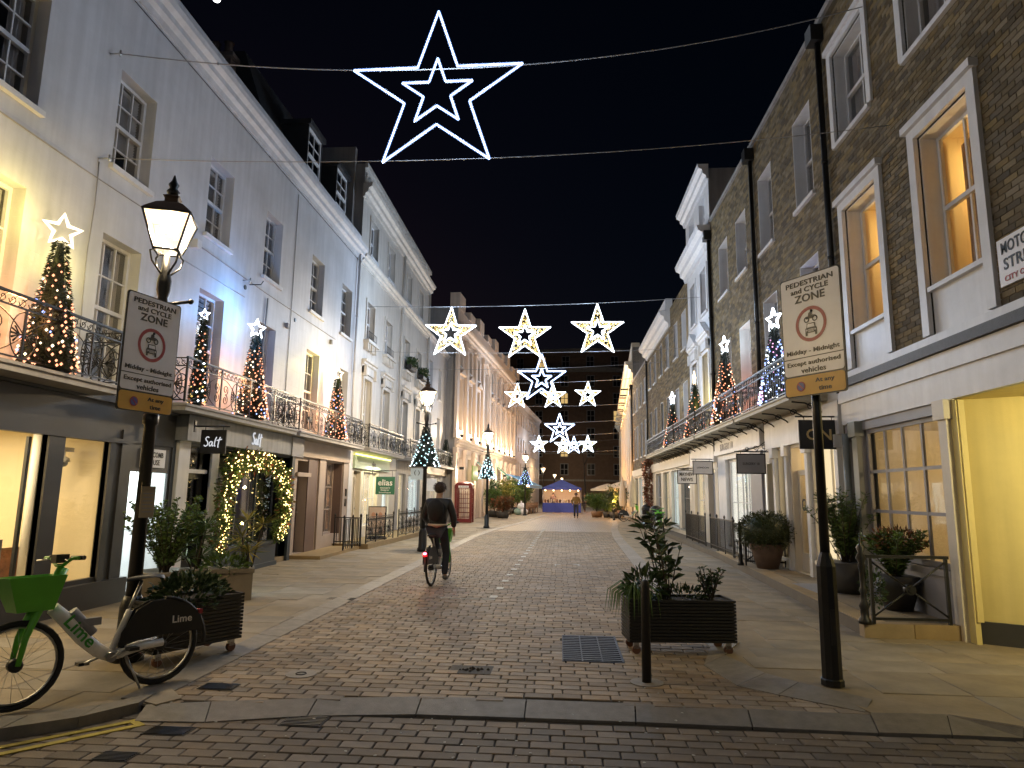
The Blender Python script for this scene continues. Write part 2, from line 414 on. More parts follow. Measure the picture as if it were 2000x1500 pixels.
while y < 31:
    x = -3.3 + (PL / 2 if r % 2 else 0) + random.uniform(-.03, .03); xe = kR(y) + .12 if y > 8.1 else (2.6 if y < 7 else 1.9)
    while x < xe + bx(y):
        if not any(a - .02 < x < b + .02 and c < y < d for a, b, c, d in skip) and (x + PL / 2 > kL(y) - .1) and y - PW * .5 > top_edge(x) - .05:
            z = random.uniform(-.0025, .0025)
            if n_single < 300 and inframe(x, y) and y < 8: link(shared, 'paver', None, street, (x, y, z)); n_single += 1
            else: add_piece(rest, pm_proto, x, y, z)
        x += PL
    y += PW; r += 1
tag(rest.build('paver_field', paver_m, street), kind='stuff')
# far carriageway, too small to tell the pavers apart
fm, t, b = newmat('far_pavers'); N = t.nodes
tc = N.new('ShaderNodeTexCoord'); br = N.new('ShaderNodeTexBrick')
br.inputs['Color1'].default_value = (.30, .23, .155, 1); br.inputs['Color2'].default_value = (.23, .175, .12, 1); br.inputs['Mortar'].default_value = (.05, .042, .035, 1)
br.inputs['Scale'].default_value = 1; br.inputs['Brick Width'].default_value = PL; br.inputs['Row Height'].default_value = PW; br.inputs['Mortar Size'].default_value = .008
t.links.new(tc.outputs['Object'], br.inputs['Vector']); t.links.new(br.outputs[0], b.inputs['Base Color']); b.inputs['Roughness'].default_value = .6
m = MB(); ribbon(m, lambda y: kL(y) - .4, lambda y: kR(y) + bx(y) * .6 + .3, 31, 100, -.004); structure(m.build('street_far', fm))
# pavements
def inpoly(p, poly):
    c = False; x, y = p; j = len(poly) - 1
    for i in range(len(poly)):
        xi, yi = poly[i]; xj, yj = poly[j]
        if (yi > y) != (yj > y) and x < (xj - xi) * (y - yi) / (yj - yi) + xi: c = not c
        j = i
    return c
def pavement(name, poly, slabs, single_near):
    o = structure(MB().slab(poly, -.06, .012).build(name, york)); rest = MB(); n = 0; cache = {}
    for x0, x1, y0, y1 in slabs:
        cs = [(x0, y0), (x1, y0), (x1, y1), (x0, y1)]
        if not all(inpoly(c, poly) for c in cs): continue
        g = .005; l, wd = round(x1 - x0 - g, 2), round(y1 - y0 - g, 2); z = .019 + random.uniform(-.002, .002)
        if y0 < single_near and n < 290:
            if (l, wd) not in cache:
                me = paver_mesh(l, wd).mesh('paving_slab'); me.materials.append(york); cache[(l, wd)] = me
            link(cache[(l, wd)], 'paving_slab', None, o, ((x0 + x1) / 2, (y0 + y1) / 2, z)); n += 1
        else: add_piece(rest, paver_mesh(l, wd), (x0 + x1) / 2, (y0 + y1) / 2, z)
    if rest.v: tag(rest.build('paving_slabs_far', york, o), kind='stuff')
    return o
def slab_rows(xa, xb, y0, y1):
    out = []; y = y0
    while y < y1:
        h = random.choice((.45, .6, .6, .75)); x = xa - random.uniform(0, .5)
        while x < xb:
            l = random.choice((.6, .75, .9, .9, 1.05)); out.append((x, x + l, y, y + h)); x += l
        y += h
    return out
ck = [gp(271, 1378), gp(153, 1407), gp(0, 1430)]
polyL = [(-3.42, 5.95), (-3.0, 5.5), (-3.1, 5.32), (ck[0][0] - .15, ck[0][1] + .14), (ck[1][0], ck[1][1] + .22), (ck[2][0], ck[2][1] + .24), (-9, ck[2][1] - .6), (-9, 8), (-6.55, 8.0), (-6.55, 38), (-6.4, 40), (-3.2, 80), (kL(80) - .2, 80)]
polyL += [(kL(y) - .22, y) for y in range(78, 5, -3)]
pavement('pavement_left', polyL, slab_rows(-9, 0, 3.6, 60), 22)
er = [(1.95, 60 * 0 + 14.0), (1.92, 9.0), (2.02, 8.2)] + [gp(*p) for p in ((1415, 1284), (1495, 1320), (1560, 1338), (1640, 1366), (1705, 1396), (1850, 1401), (2000, 1425))] + [(7.5, 5.3)]
polyR = [(kR(y) + bx(y) * .5 + .34, y) for y in range(62, 14, -3)] + er + [(9, 5.3), (9, 8.2), (5.4, 8.4), (4.7, 9), (4.9, 40), (7, 62)]
pavement('pavement_right', polyR, slab_rows(1, 9, 4.8, 50), 24)
# kerbs
def kerb_run(parent, inner, outer, z_in, z_out, drop=.09, mat=granite):
    for k in range(len(inner) - 1):
        a, b, c, d = inner[k], inner[k + 1], outer[k + 1], outer[k]
        q = lambda p, o, z: (p[0] * .994 + o[0] * .006, p[1] * .994 + o[1] * .006, z)
        m = MB(); i = 0
        m.v = [q(a, b, z_in), q(b, a, z_in), q(c, d, z_out), q(d, c, z_out), q(a, b, -.12), q(b, a, -.12), q(c, d, -.12), q(d, c, -.12)]
        for f in ((0, 1, 2, 3), (3, 2, 6, 7), (0, 3, 7, 4), (1, 0, 4, 5), (2, 1, 5, 6)): m.face(f)
        m.build('kerb_stone', mat, parent)
kerb = structure(MB().box(-3.4, 2.6, 5.4, 5.9, -.12, -.07).build('kerb', joint_m))
bt = [(262, 1409), (400, 1411), (600, 1399), (812, 1396), (1024, 1403), (1242, 1411), (1470, 1421), (1717, 1433)]
kerb_run(kerb, [gp(*p) for p in tp], [gp(*p, -.05) for p in bt], .004, -.045)
kerb_run(kerb, [gp(1700, 1397), gp(1850, 1400), gp(2000, 1424), gp(2200, 1455)], [gp(1717, 1433, -.05), gp(1860, 1438, -.05), gp(2000, 1444, -.05), gp(2200, 1470, -.05)], .02, -.04)
kerb_run(kerb, [(1.93, 8.7), (2.02, 8.2), gp(1415, 1284), gp(1495, 1320), gp(1560, 1338), gp(1705, 1372)], [(1.58, 8.7), (1.66, 8.0), gp(1375, 1300), gp(1440, 1340), gp(1520, 1358), gp(1690, 1392)], .026, .006)
yy = [8.7 + k * .95 for k in range(44)]
kerb_run(kerb, [(kR(y) + bx(y) * .5 + .34, y) for y in yy], [(kR(y) + bx(y) * .5, y) for y in yy], .026, .008)
yy = [5.4] + [5.95 + k * .95 for k in range(62)]
kerb_run(kerb, [(kL(y) - .24, y) for y in yy], [(kL(y) + .02, y) for y in yy], .026, .006)
ci = [(p[0] - .02, p[1] + .27) for p in ck] + [(ck[2][0] - 1.2, ck[2][1] - .02)]
co_ = ck + [(ck[2][0] - 1.2, ck[2][1] - .25)]
kerb_run(kerb, ci, co_, .028, .024)
# covers, gratings, markings let into the paving
def flat(name, mat, pts, z, parent, t=.004):
    return MB().slab(pts, z - t, z).build(name, mat, parent)
def disc(x, y, rr, n=24): return [(x + rr * cos(2 * pi * k / n), y + rr * sin(2 * pi * k / n)) for k in range(n)]
x, y = gp(588, 1317)
c = tag(flat('manhole_cover', granite, disc(x, y, .14), .006, None), 'pale round inspection cover set in the pavers', 'manhole cover')
MB().tube([(x + .045 * cos(a * pi / 8), y + .045 * sin(a * pi / 8), .007) for a in range(16)], .006, 4, True).build('ring', castiron, c)
x, y = gp(920, 1308)
c = tag(flat('manhole_cover', castiron, [(x - .2, y - .15), (x + .2, y - .15), (x + .2, y + .15), (x - .2, y + .15)], .002, None), 'broken square inspection cover crumbled in its middle', 'manhole cover')
m = MB()
for k in range(26):
    a = random.uniform(0, 2 * pi); rr = random.uniform(.02, .14); m.octa((x + rr * cos(a) * 1.2, y + rr * sin(a) * .6, .004), random.uniform(.008, .02), .5)
tag(m.build('rubble', soil, c), kind='stuff')
for u, v, a, b_, lab in ((595, 1409, .16, .12, 'small iron gully grating below the granite kerb'), (428, 1341, .15, .09, 'dark iron gully grating near the wheeled black planter'), (225, 1478, .12, .08, 'oval worn iron cover beside the yellow lines'), (665, 1170, .22, .12, 'narrow iron cover along the pale left kerb'), (330, 1428, .16, .09, 'wide worn iron cover near the end of yellow lines')):
    zc = CZ if v > 1395 else .004
    x, y = gp(u, v, zc)
    c = tag(flat('drain_cover', castiron, [(x - a, y - b_), (x + a, y - b_), (x + a, y + b_), (x - a, y + b_)], zc + .004, None), lab, 'drain cover')
    m = MB()
    for k in range(7): m.box(x - a * .9, x + a * .9, y - b_ * .85 + k * b_ * .26, y - b_ * .85 + k * b_ * .26 + .012, zc + .003, zc + .009)
    m.build('bars', iron, c)
g = thing('access_cover', 'large ribbed bluish iron cover beside the caster planter', 'access cover', (.33, 7.76, 0))
MB().box(-.31, .31, -.63, .63, -.03, .006).build('cover_frame', castblue, g)
for i in range(3):
    m = MB()
    for k in range(14): m.box(-.3 + i * .2, -.115 + i * .2, -.6 + k * .087, -.56 + k * .087, .006, .013)
    m.build('ribbed_panel', castblue, g)
mk = structure(MB().box(-1.9, -1.2, 10.97, 11.03, .0, .005).build('road_marking', mark_w))
for k in range(22):
    t = k / 21; x0, y0 = gp(964, 1166); x1, y1 = gp(1062, 1034); x = x0 + (x1 - x0) * t; y = y0 + (y1 - y0) * t
    MB().box(x - .06, x + .06, y - .13, y + .13, .0, .007).build('dash', mark_w, mk)
x0, y0 = gp(964, 1166)
MB().box(x0 - .5, x0 + .05, y0 - .3, y0 - .22, .0, .005).build('dash', mark_w, mk)
for u, v, s_ in ((1085, 1103, 1), (1130, 1103, -1)):
    x, y = gp(u, v); MB().box(x, x + .12 * s_, y - .02, y + .03, 0, .005).box(x - .02, x + .02, y - .2, y + .03, 0, .005).build('corner_mark', mark_w, mk)
ym = structure(MB().box(-9, -8.9, 3, 3.02, CZ, CZ + .005).build('yellow_lines', mark_y))
for (a, b_) in (((-60, 1473), (258, 1410)), ((-60, 1487), (274, 1417))):
    p, q = Vector((*gp(*a, CZ), CZ + .004)), Vector((*gp(*b_, CZ), CZ + .004)); MB().bar(p, q, .055, .006).build('yellow_line', mark_y, ym)
p, q = Vector((*gp(256, 1408, CZ), CZ + .0045)), Vector((*gp(276, 1419, CZ), CZ + .0045)); MB().bar(p, q, .055, .006).build('yellow_line', mark_y, ym)
m = MB()
for k in range(170):
    u = random.uniform(300, 1700); v = random.uniform(1100, 1490); zc = CZ if v > 1412 else .003
    x, y = gp(u, v, zc); rr = random.uniform(.004, .013)
    m.slab([(x + rr * random.uniform(.6, 1.2) * cos(a), y + rr * random.uniform(.6, 1.2) * sin(a)) for a in (0, 1, 2, 3, 4, 5)], zc, zc + .003)
tag(m.build('litter_specks', mark_w), 'pale gum spots and litter specks on the paving', 'litter', kind='stuff')
# ---------------------------------------------------------------- house building kit (local x along the front, y into the house, z up)
class House:
    def __init__(s, name, label, X, Y0, side, rz=0, cat='house'):
        s.side = side; s.Y0 = Y0; s.X = X
        s.root = thing(name, label, cat, (X, Y0, 0), (pi / 2 if side == 'L' else -pi / 2) + rz)
    def x(s, Y): return (Y - s.Y0) if s.side == 'L' else (s.Y0 - Y)
    def span(s, a, b):
        p, q = s.x(a), s.x(b); return (p, q) if p < q else (q, p)
    def build(s, m, name, mat, parent=None): return m.build(name, mat, parent or s.root)
    def wall(s, a, b, z0, z1, holes, mat, t=.2, y=0., name='wall', reveal=None):
        x0, x1 = s.span(a, b); hs = [(*s.span(h[0], h[1]), h[2], h[3]) for h in holes]
        xs = sorted({x0, x1, *[v for h in hs for v in h[:2]]}); zs = sorted({z0, z1, *[v for h in hs for v in h[2:]]})
        xs = [v for v in xs if x0 <= v <= x1]; zs = [v for v in zs if z0 <= v <= z1]; m = MB()
        for i in range(len(xs) - 1):
            for j in range(len(zs) - 1):
                cx, cz = (xs[i] + xs[i + 1]) / 2, (zs[j] + zs[j + 1]) / 2
                if any(h[0] < cx < h[1] and h[2] < cz < h[3] for h in hs): continue
                m.quad((xs[i], y, zs[j]), (xs[i + 1], y, zs[j]), (xs[i + 1], y, zs[j + 1]), (xs[i], y, zs[j + 1]))
        for h in hs:
            a_, b_, c, d = h; q = y + t
            m.quad((a_, y, c), (a_, y, d), (a_, q, d), (a_, q, c)); m.quad((b_, y, d), (b_, y, c), (b_, q, c), (b_, q, d))
            m.quad((a_, y, d), (b_, y, d), (b_, q, d), (a_, q, d)); m.quad((b_, y, c), (a_, y, c), (a_, q, c), (b_, q, c))
        w = s.build(m, name, mat)
        return w
    def body(s, a, b, z1, mat, depth=9, z0=0):
        x0, x1 = s.span(a, b); m = MB()
        for x in (x0, x1): m.quad((x, .0, z0), (x, depth, z0), (x, depth, z1), (x, .0, z1))
        m.quad((x0, depth, z0), (x1, depth, z0), (x1, depth, z1), (x0, depth, z1)); m.quad((x0, 0, z1), (x1, 0, z1), (x1, depth, z1), (x0, depth, z1))
        return s.build(m, 'side_walls', mat)
    def cornice(s, a, b, prof, mat, name='cornice'):
        x0, x1 = s.span(a, b); return s.build(MB().extr(prof, x0, x1), name, mat)
    def box(s, a, b, y0, y1, z0, z1, name, mat, parent=None):
        x0, x1 = s.span(a, b); return MB().box(x0, x1, y0, y1, z0, z1).build(name, mat, parent or s.root)
    def window(s, a, b, z0, z1, cols=2, rows=4, y=.13, room=None, dress=None, sill=True, each=False, fw=.05, bw=.024, mat=None, meet=True, gl=None, depth=.5, sillmat=None, arch=False):
        x0, x1 = s.span(a, b); mat = mat or white; m = MB()
        d0, d1 = y, y + .05
        m.box(x0, x0 + fw, d0, d1, z0, z1).box(x1 - fw, x1, d0, d1, z0, z1).box(x0 + fw, x1 - fw, d0, d1, z1 - fw, z1).box(x0 + fw, x1 - fw, d0, d1, z0, z0 + fw * 1.3)
        ix0, ix1, iz0, iz1 = x0 + fw, x1 - fw, z0 + fw * 1.3, z1 - fw
        zm = (iz0 + iz1) / 2
        for k in range(1, cols):
            xx = ix0 + (ix1 - ix0) * k / cols; m.box(xx - bw / 2, xx + bw / 2, d0 + .012, d1 - .004, iz0, iz1)
        for k in range(1, rows):
            zz = iz0 + (iz1 - iz0) * k / rows
            if meet and rows % 2 == 0 and k == rows // 2: m.box(ix0, ix1, d0 - .012, d1 - .001, zz - .03, zz + .03)
            else: m.box(ix0, ix1, d0 + .014, d1 - .006, zz - bw / 2, zz + bw / 2)
        w = m.build('window', mat, s.root)
        gl = gl or glass
        if each:
            pw, ph = (ix1 - ix0) / cols, (iz1 - iz0) / rows
            me = MB().box(-pw / 2 + bw / 2, pw / 2 - bw / 2, 0, .006, -ph / 2 + bw / 2, ph / 2 - bw / 2).mesh('pane'); me.materials.append(gl)
            for i in range(cols):
                for j in range(rows): link(me, 'pane', None, w, (ix0 + pw * (i + .5), d0 + .022, iz0 + ph * (j + .5)))
        else: MB().box(ix0, ix1, d0 + .022, d0 + .028, iz0, iz1).build('pane', gl, w)
        q = MB(); r0, r1 = d1 + .01, d1 + depth
        q.quad((x0, r1, z0), (x1, r1, z0), (x1, r1, z1), (x0, r1, z1)); q.quad((x0, r0, z0), (x0, r1, z0), (x0, r1, z1), (x0, r0, z1))
        q.quad((x1, r0, z0), (x1, r1, z0), (x1, r1, z1), (x1, r0, z1)); q.quad((x0, r0, z0), (x1, r0, z0), (x1, r1, z0), (x0, r1, z0)); q.quad((x0, r0, z1), (x1, r0, z1), (x1, r1, z1), (x0, r1, z1))
        q.build('interior', room or darkroom, w)
        if dress == 'curtain':
            for s_ in (0, 1):
                q = MB(); n = 12; cw = (ix1 - ix0) * .3; xa = ix0 if s_ == 0 else ix1 - cw
                pts = [(xa + cw * k / n, r0 + .06 + .02 * sin(k * 2.3)) for k in range(n + 1)]
                for k in range(n): q.quad((*pts[k], iz0), (*pts[k + 1], iz0), (*pts[k + 1], iz1), (*pts[k], iz1))
                q.build('curtain', curtain_m, w)
        if dress == 'blind':
            q = MB(); n = 22; h = (iz1 - iz0) * random.uniform(.6, 1)
            for k in range(n):
                zz = iz1 - h * k / n; q.quad((ix0, r0 + .03, zz), (ix1, r0 + .03, zz), (ix1, r0 + .055, zz - h / n * .7), (ix0, r0 + .055, zz - h / n * .7))
            q.build('blind', blind_m, w)
        if dress == 'shade': MB().box(ix0, ix1, r0 + .03, r0 + .034, iz0 + (iz1 - iz0) * .05, iz1).build('blind', blind_m, w)
        if sill: MB().box(x0 - .06, x1 + .06, -.07, y, z0 - .075, z0).build('sill', sillmat or mat, w)
        return w
    def surround(s, a, b, z0, z1, wd, mat, proud=.04, name='window_surround'):
        x0, x1 = s.span(a, b); m = MB()
        m.box(x0 - wd, x0, -proud, .02, z0, z1 + wd).box(x1, x1 + wd, -proud, .02, z0, z1 + wd).box(x0, x1, -proud, .02, z1, z1 + wd)
        return s.build(m, name, mat)
    def downpipe(s, Y, z0, z1, mat, r=.045, hopper=False):
        x = s.x(Y); m = MB().tube([(x, -.08, z0), (x, -.08, z1)], r, 8)
        for k in range(int((z1 - z0) / 1.8)): m.lathe([(r + .012, -.03), (r + .012, .03)], (x, -.08, z0 + .6 + k * 1.8), 8)
        if hopper: m.box(x - .14, x + .14, -.24, -.01, z1 - .05, z1 + .26)
        return s.build(m, 'downpipe', mat)
    def room(s, a, b, z0, z1, y0, y1, mat, floor=None, name='shop_interior'):
        x0, x1 = s.span(a, b); m = MB()
        m.quad((x0, y1, z0), (x1, y1, z0), (x1, y1, z1), (x0, y1, z1)); m.quad((x0, y0, z0), (x0, y1, z0), (x0, y1, z1), (x0, y0, z1))
        m.quad((x1, y0, z0), (x1, y1, z0), (x1, y1, z1), (x1, y0, z1)); m.quad((x0, y0, z1), (x1, y0, z1), (x1, y1, z1), (x0, y1, z1)); m.quad((x0, y0, z0), (x1, y0, z0), (x1, y1, z0), (x0, y1, z0))
        return s.build(m, name, mat)
    def door(s, a, b, z0, z1, y, mat, panels=4, glassed=False, name='door', gmat=None):
        x0, x1 = s.span(a, b); m = MB()
        if glassed:
            f = .1; m.box(x0, x0 + f, y, y + .05, z0, z1).box(x1 - f, x1, y, y + .05, z0, z1).box(x0 + f, x1 - f, y, y + .05, z1 - f, z1).box(x0 + f, x1 - f, y, y + .05, z0, z0 + .35)
            d = m.build(name, mat, s.root); MB().box(x0 + f, x1 - f, y + .02, y + .028, z0 + .35, z1 - f).build('pane', gmat or shopglass, d)
        else:
            m.box(x0, x1, y, y + .05, z0, z1); wd = (x1 - x0)
            for i in range(2):
                for j, (p, q) in enumerate(((.06, .36), (.42, .94))):
                    xa = x0 + wd * (.12 + .42 * i); m.box(xa, xa + wd * .34, y - .012, y + .01, z0 + (z1 - z0) * p, z0 + (z1 - z0) * q)
            d = m.build(name, mat, s.root)
        MB().ball((x1 - .09, y - .04, z0 + 1.0), .028, 8).build('handle', chrome, d)
        return d
def spiral(cx, cz, r0, r1, a0, a1, n=14, y=0.):
    return [(cx + (r0 + (r1 - r0) * k / n) * cos(a0 + (a1 - a0) * k / n), y, cz + (r0 + (r1 - r0) * k / n) * sin(a0 + (a1 - a0) * k / n)) for k in range(n + 1)]
def scroll_panel(wd, h, r=.0085):
    """wrought panel: running-scroll frieze above crossed curves, rosette and palmettes"""
    m = MB(); fz = h * .82
    for z in (0.03, fz, h): m.box(0, wd, -.010, .010, z - .009, z + .009)
    m.box(0, .018, -.011, .011, 0, h); m.box(wd - .018, wd, -.011, .011, 0, h)
    n = max(3, int(wd / .13)); p = wd / n
    for k in range(n):
        m.tube(spiral(p * (k + .5), (fz + h) / 2, p * .42, p * .1, pi, pi * 3.2, 10), r * .8, 4, cap=False)
        m.tube([(p * k, 0, fz), (p * (k + .25), 0, fz + (h - fz) * .2), (p * (k + .9), 0, h - (h - fz) * .1), (p * (k + 1), 0, h)], r * .7, 4, cap=False)
    cz = fz * .5; rr = fz * .5 - .03; cx = wd / 2
    e = [(cx + rr * .72 * cos(t * pi / 12), 0, cz + rr * sin(t * pi / 12)) for t in range(24)]; m.tube(e, r, 4, True)
    for s_ in (-1, 1):
        m.tube([(cx + s_ * wd * .5 * t, 0, cz + (fz * .46) * (1 if q else -1) * (1 - (1 - t) ** 2)) for q in (0,) for t in [k / 10 for k in range(11)]], r, 4, cap=False)
        m.tube([(cx + s_ * wd * .5 * t, 0, cz + (fz * .46) * (1 - (1 - t) ** 2)) for t in [k / 10 for k in range(11)]], r, 4, cap=False)
        m.tube(spiral(cx + s_ * wd * .36, cz + .09, .10, .02, -pi / 2, 2.3 * pi, 14), r * .9, 4, cap=False)
        m.tube(spiral(cx + s_ * wd * .36, cz - .09, .10, .02, pi / 2, -2.3 * pi, 14), r * .9, 4, cap=False)
        for k in range(5):
            a = (k - 2) * .42 + (0 if s_ > 0 else pi); m.tube([(cx + s_ * .06, 0, cz), (cx + s_ * .06 + .12 * cos(a), 0, cz + .12 * sin(a))], r * .8, 4, r1=r * 1.5)
    for k in range(8):
        a = k * pi / 4; m.tube([(cx, 0, cz), (cx + .055 * cos(a), 0, cz + .055 * sin(a))], r, 4)
    m.box(cx - .012, cx + .012, -.01, .01, 0.03, fz)
    return m
def rail_panel(wd, h, r=.009):
    m = MB()
    for z in (.04, h * .82, h): m.box(0, wd, -.012, .012, z - .01, z + .01)
    n = max(2, int(wd / .13)); p = wd / n
    for k in range(n + 1): m.box(p * k - .007, p * k + .007, -.007, .007, 0, h)
    for k in range(n):
        m.tube([(p * (k + .5) + p * .34 * cos(a * pi / 5), 0, h * .91 + h * .07 * sin(a * pi / 5)) for a in range(10)], r * .7, 4, True)
        if k % 2 == 0: m.tube(spiral(p * (k + 1), h * .45, p * .7, p * .15, 0, 3.5 * pi, 14), r * .7, 4, cap=False)
    return m
def balcony(hs, a, b, zs, proj, rail_h, npan, maker=scroll_panel, slabmat=None, brackets=False, mat=None, name='balcony', th=.12):
    x0, x1 = hs.span(a, b); mat = mat or iron
    o = MB().box(x0, x1, -proj, .0, zs - th, zs).box(x0 - .02, x1 + .02, -proj - .03, -.0, zs - .045, zs - .01).build(name, slabmat or stucco_grey, hs.root)
    wd = (x1 - x0 - .08) / npan; me = maker(wd, rail_h).mesh('panel'); me.materials.append(mat)
    for k in range(npan): link(me, 'panel', None, o, (x0 + .04 + k * wd, -proj + .05, zs + .02))
    me2 = maker(proj - .08, rail_h).mesh('panel'); me2.materials.append(mat)
    for x in (x0 + .04, x1 - .04): link(me2, 'panel', None, o, (x, -proj + .05, zs + .02), (0, 0, pi / 2))
    MB().box(x0 + .02, x1 - .02, -proj + .03, -proj + .07, zs + rail_h + .02, zs + rail_h + .045).build('handrail', mat, o)
    if brackets:
        n = max(3, int((x1 - x0) / .8))
        for k in range(n + 1):
            x = x0 + .1 + (x1 - x0 - .2) * k / n; m = MB()
            m.tube([(x, -proj + .08, zs - th - .02), (x, -proj * .55, zs - th - .04), (x, -proj * .2, zs - th - .16), (x, 0, zs - th - .3)], .016, 5)
            m.tube([(x, p[0], p[2]) for p in spiral(-proj * .42, zs - th - .10, .07, .02, 0, 2.6 * pi, 10)], .010, 4); m.build('bracket', mat if brackets is True else brackets, o)
    return o
CORN = [(0, -.32), (-.04, -.32), (-.06, -.24), (-.12, -.2), (-.13, -.12), (-.2, -.08), (-.22, 0), (0, 0)]
def prof(z, k=1.): return [(y * k, z + q * k) for y, q in CORN]
# ================================================================ LEFT SIDE
# --- long white stucco terrace with three balconies
A = House('stucco_terrace', 'long white stucco terrace with three iron balconies of lit fir trees', -6.6, 0, 'L')
WU = [(3.85, 4.77), (6.5, 7.42), (8.85, 9.75), (11.5, 12.42), (13.97, 14.86), (16.8, 17.75), (19.3, 20.3)]
holesU = [(a, b, 6.35, 7.88) for a, b in WU]; holesL = [(a, b, 3.2, 5.3) for a, b in WU]
A.wall(2.0, 20.9, 2.95, 9.1, holesU + holesL, stucco, .24)
A.body(2.0, 20.9, 9.95, stucco_grey)
A.wall(2.0, 20.9, 9.1, 9.98, [], stucco, y=-.02, name='parapet')
A.cornice(2.0, 20.93, prof(9.55, 1.25), stucco)
dr = ['curtain', 'curtain', 'blind', 'blind', None, 'curtain', None]
for i, (a, b) in enumerate(WU):
    if b < 6: continue
    A.window(a, b, 6.35, 7.88, 3, 4, .18, each=True, dress=dr[i], room=greyroom)
    A.window(a, b, 3.2, 5.3, 3, 4, .18, each=True, dress=('curtain', 'shade', 'curtain', 'blind', 'curtain', None, 'shade')[i], sill=False, room=greyroom)
# incised render joints, too fine to build
A.downpipe(20.62, 3.0, 9.3, stucco, .04)
for (y0, y1, n) in ((4.2, 8.75, 4), (10.35, 15.0, 4), (15.2, 20.3, 4)): balcony(A, y0, y1, 3.02, .6, .72, n)
for Yp, zz in ((8.56, 7.93), (8.58, 6.3), (13.1, 5.95)):
    A.build(MB().tube([(A.x(Yp), .02, zz), (A.x(Yp), -.16, zz)], .012, 6).tube([(A.x(Yp), -.16, zz + .05), (A.x(Yp), -.16, zz - .05)], .014, 6), 'wire_anchor', chrome)
A.build(MB().tube([(A.x(8.58) + .02 * sin(k), -.012, 6.25 - k * .32) for k in range(11)], .008, 5), 'cable', greypaint)
A.build(MB().tube([(A.x(14.25), -.03, 5.9), (A.x(14.2), -.03, 4.8), (A.x(14.22), -.03, 3.05)], .018, 6), 'conduit', stucco_grey)
A.build(MB().box(A.x(11.05), A.x(11.2), -.14, 0, 5.9, 6.06), 'alarm_box', white)
A.build(MB().tube([(A.x(13.4), 0, 5.95), (A.x(13.4), -.25, 5.95), (A.x(13.4), -.3, 6.03)], .012, 5), 'bracket', iron)
for pts_ in ([(3.0, 6.02), (8.3, 6.0), (10.9, 6.04), (14.2, 6.0), (18.9, 6.03)], [(9.9, 3.3), (10.25, 3.32), (10.28, 5.6), (13.2, 5.62)], [(15.6, 9.0), (15.62, 6.2), (15.58, 3.2)]):
    A.build(MB().tube([(A.x(a_), -.014, z_) for a_, z_ in pts_], .009, 5), 'cable', stucco_grey)
for a_, z_ in ((10.6, 5.7), (15.4, 5.5), (18.5, 5.8)): A.build(MB().box(A.x(a_) - .05, A.x(a_) + .05, -.07, 0, z_, z_ + .12), 'junction_box', stucco_grey)
for a_ in (3.2, 5.8, 10.7, 13.2, 15.9): A.build(MB().lathe([(.05, 0), (.05, .02)], (0, 0, 0), 10), 'wall_tie', iron).matrix_local = Matrix.Translation((A.x(a_), 0, 5.83)) @ Matrix.Rotation(pi / 2, 4, 'X')
# mansard with two dormers above the far end
m = MB(); x0, x1 = A.span(15.4, 20.75); m.v = [(x0, .55, 9.9), (x1, .55, 9.9), (x1, 1.6, 12.9), (x0, 1.6, 12.9), (x1, 7, 12.9), (x0, 7, 12.9), (x0, 7, 9.9), (x1, 7, 9.9)]
for f in ((0, 1, 2, 3), (3, 2, 4, 5), (0, 3, 5, 6), (1, 7, 4, 2)): m.face(f)
A.build(m, 'mansard_roof', slate)
for (a, b) in ((16.9, 17.9), (19.3, 20.3)):
    x0, x1 = A.span(a, b); A.window(a, b, 10.1, 11.65, 2, 4, .38, each=False, sill=False, room=darkroom, fw=.07)
    A.build(MB().box(x0 - .04, x0, .36, 1.3, 10.0, 11.8).box(x1, x1 + .04, .36, 1.3, 10.0, 11.8).box(x0 - .1, x1 + .1, .28, 1.6, 11.66, 11.8), 'dormer', slate)
A.build(MB().box(A.x(20.75), A.x(20.95), .3, 7, 9.6, 13.1), 'party_wall', stucco_grey)
A.build(MB().box(A.x(15.1), A.x(15.45), 1.8, 3.2, 9.6, 12.5).box(A.x(15.0), A.x(15.5), 1.7, 3.3, 12.5, 12.62), 'chimney_stack', farbrick)
for k in range(4): A.build(MB().lathe([(.12, 0), (.1, .35), (.13, .4)], (A.x(15.25), 1.95 + k * .35, 12.62), 8), 'chimney_pot', terracotta)
# shop on the corner: charcoal front, cream lit showroom
A.wall(4.0, 10.95, 0, 2.95, [(5.2, 8.12, .42, 2.3), (8.4, 9.3, .42, 2.3), (9.84, 10.92, 0.0, 2.33)], charcoal, .07, -.12, name='shop_front')
A.build(MB().box(A.x(4), A.x(10.92), -.2, -.1, 2.86, 2.96).box(A.x(4), A.x(9.7), -.17, -.1, 2.30, 2.36), 'fascia_moulding', charcoal)
A.build(MB().box(A.x(8.12), A.x(8.40), -.15, -.04, 0.1, 2.3).box(A.x(9.3), A.x(9.42), -.15, -.04, 0.1, 2.3).box(A.x(9.56), A.x(9.80), -.15, -.04, 0, 2.5), 'mullion', charcoal)
A.build(MB().box(A.x(4.2), A.x(9.9), -.2, -.1, 0, .36), 'plinth', charcoal)
for a, b in ((5.2, 8.12), (8.4, 9.3)):
    x0, x1 = A.span(a, b); A.build(MB().box(x0, x1, -.075, -.067, .42, 2.3), 'shop_window', shopglass)
A.room(4.6, 9.60, .3, 2.55, -.03, 3.4, creamroom)
rl = A.root
lamp('showroom_light', 125, (1, .78, .42), (6.9, 1.5, 2.46), rl, typ='AREA', size=3.8, sy=1.8)
A.build(MB().box(6.0, 7.8, 1.3, 1.9, 2.49, 2.53), 'ceiling_light', e_litw)
A.build(MB().lathe([(.07, 0), (.07, 2.2)], (A.x(9.05), .75, .32), 12), 'column', white)
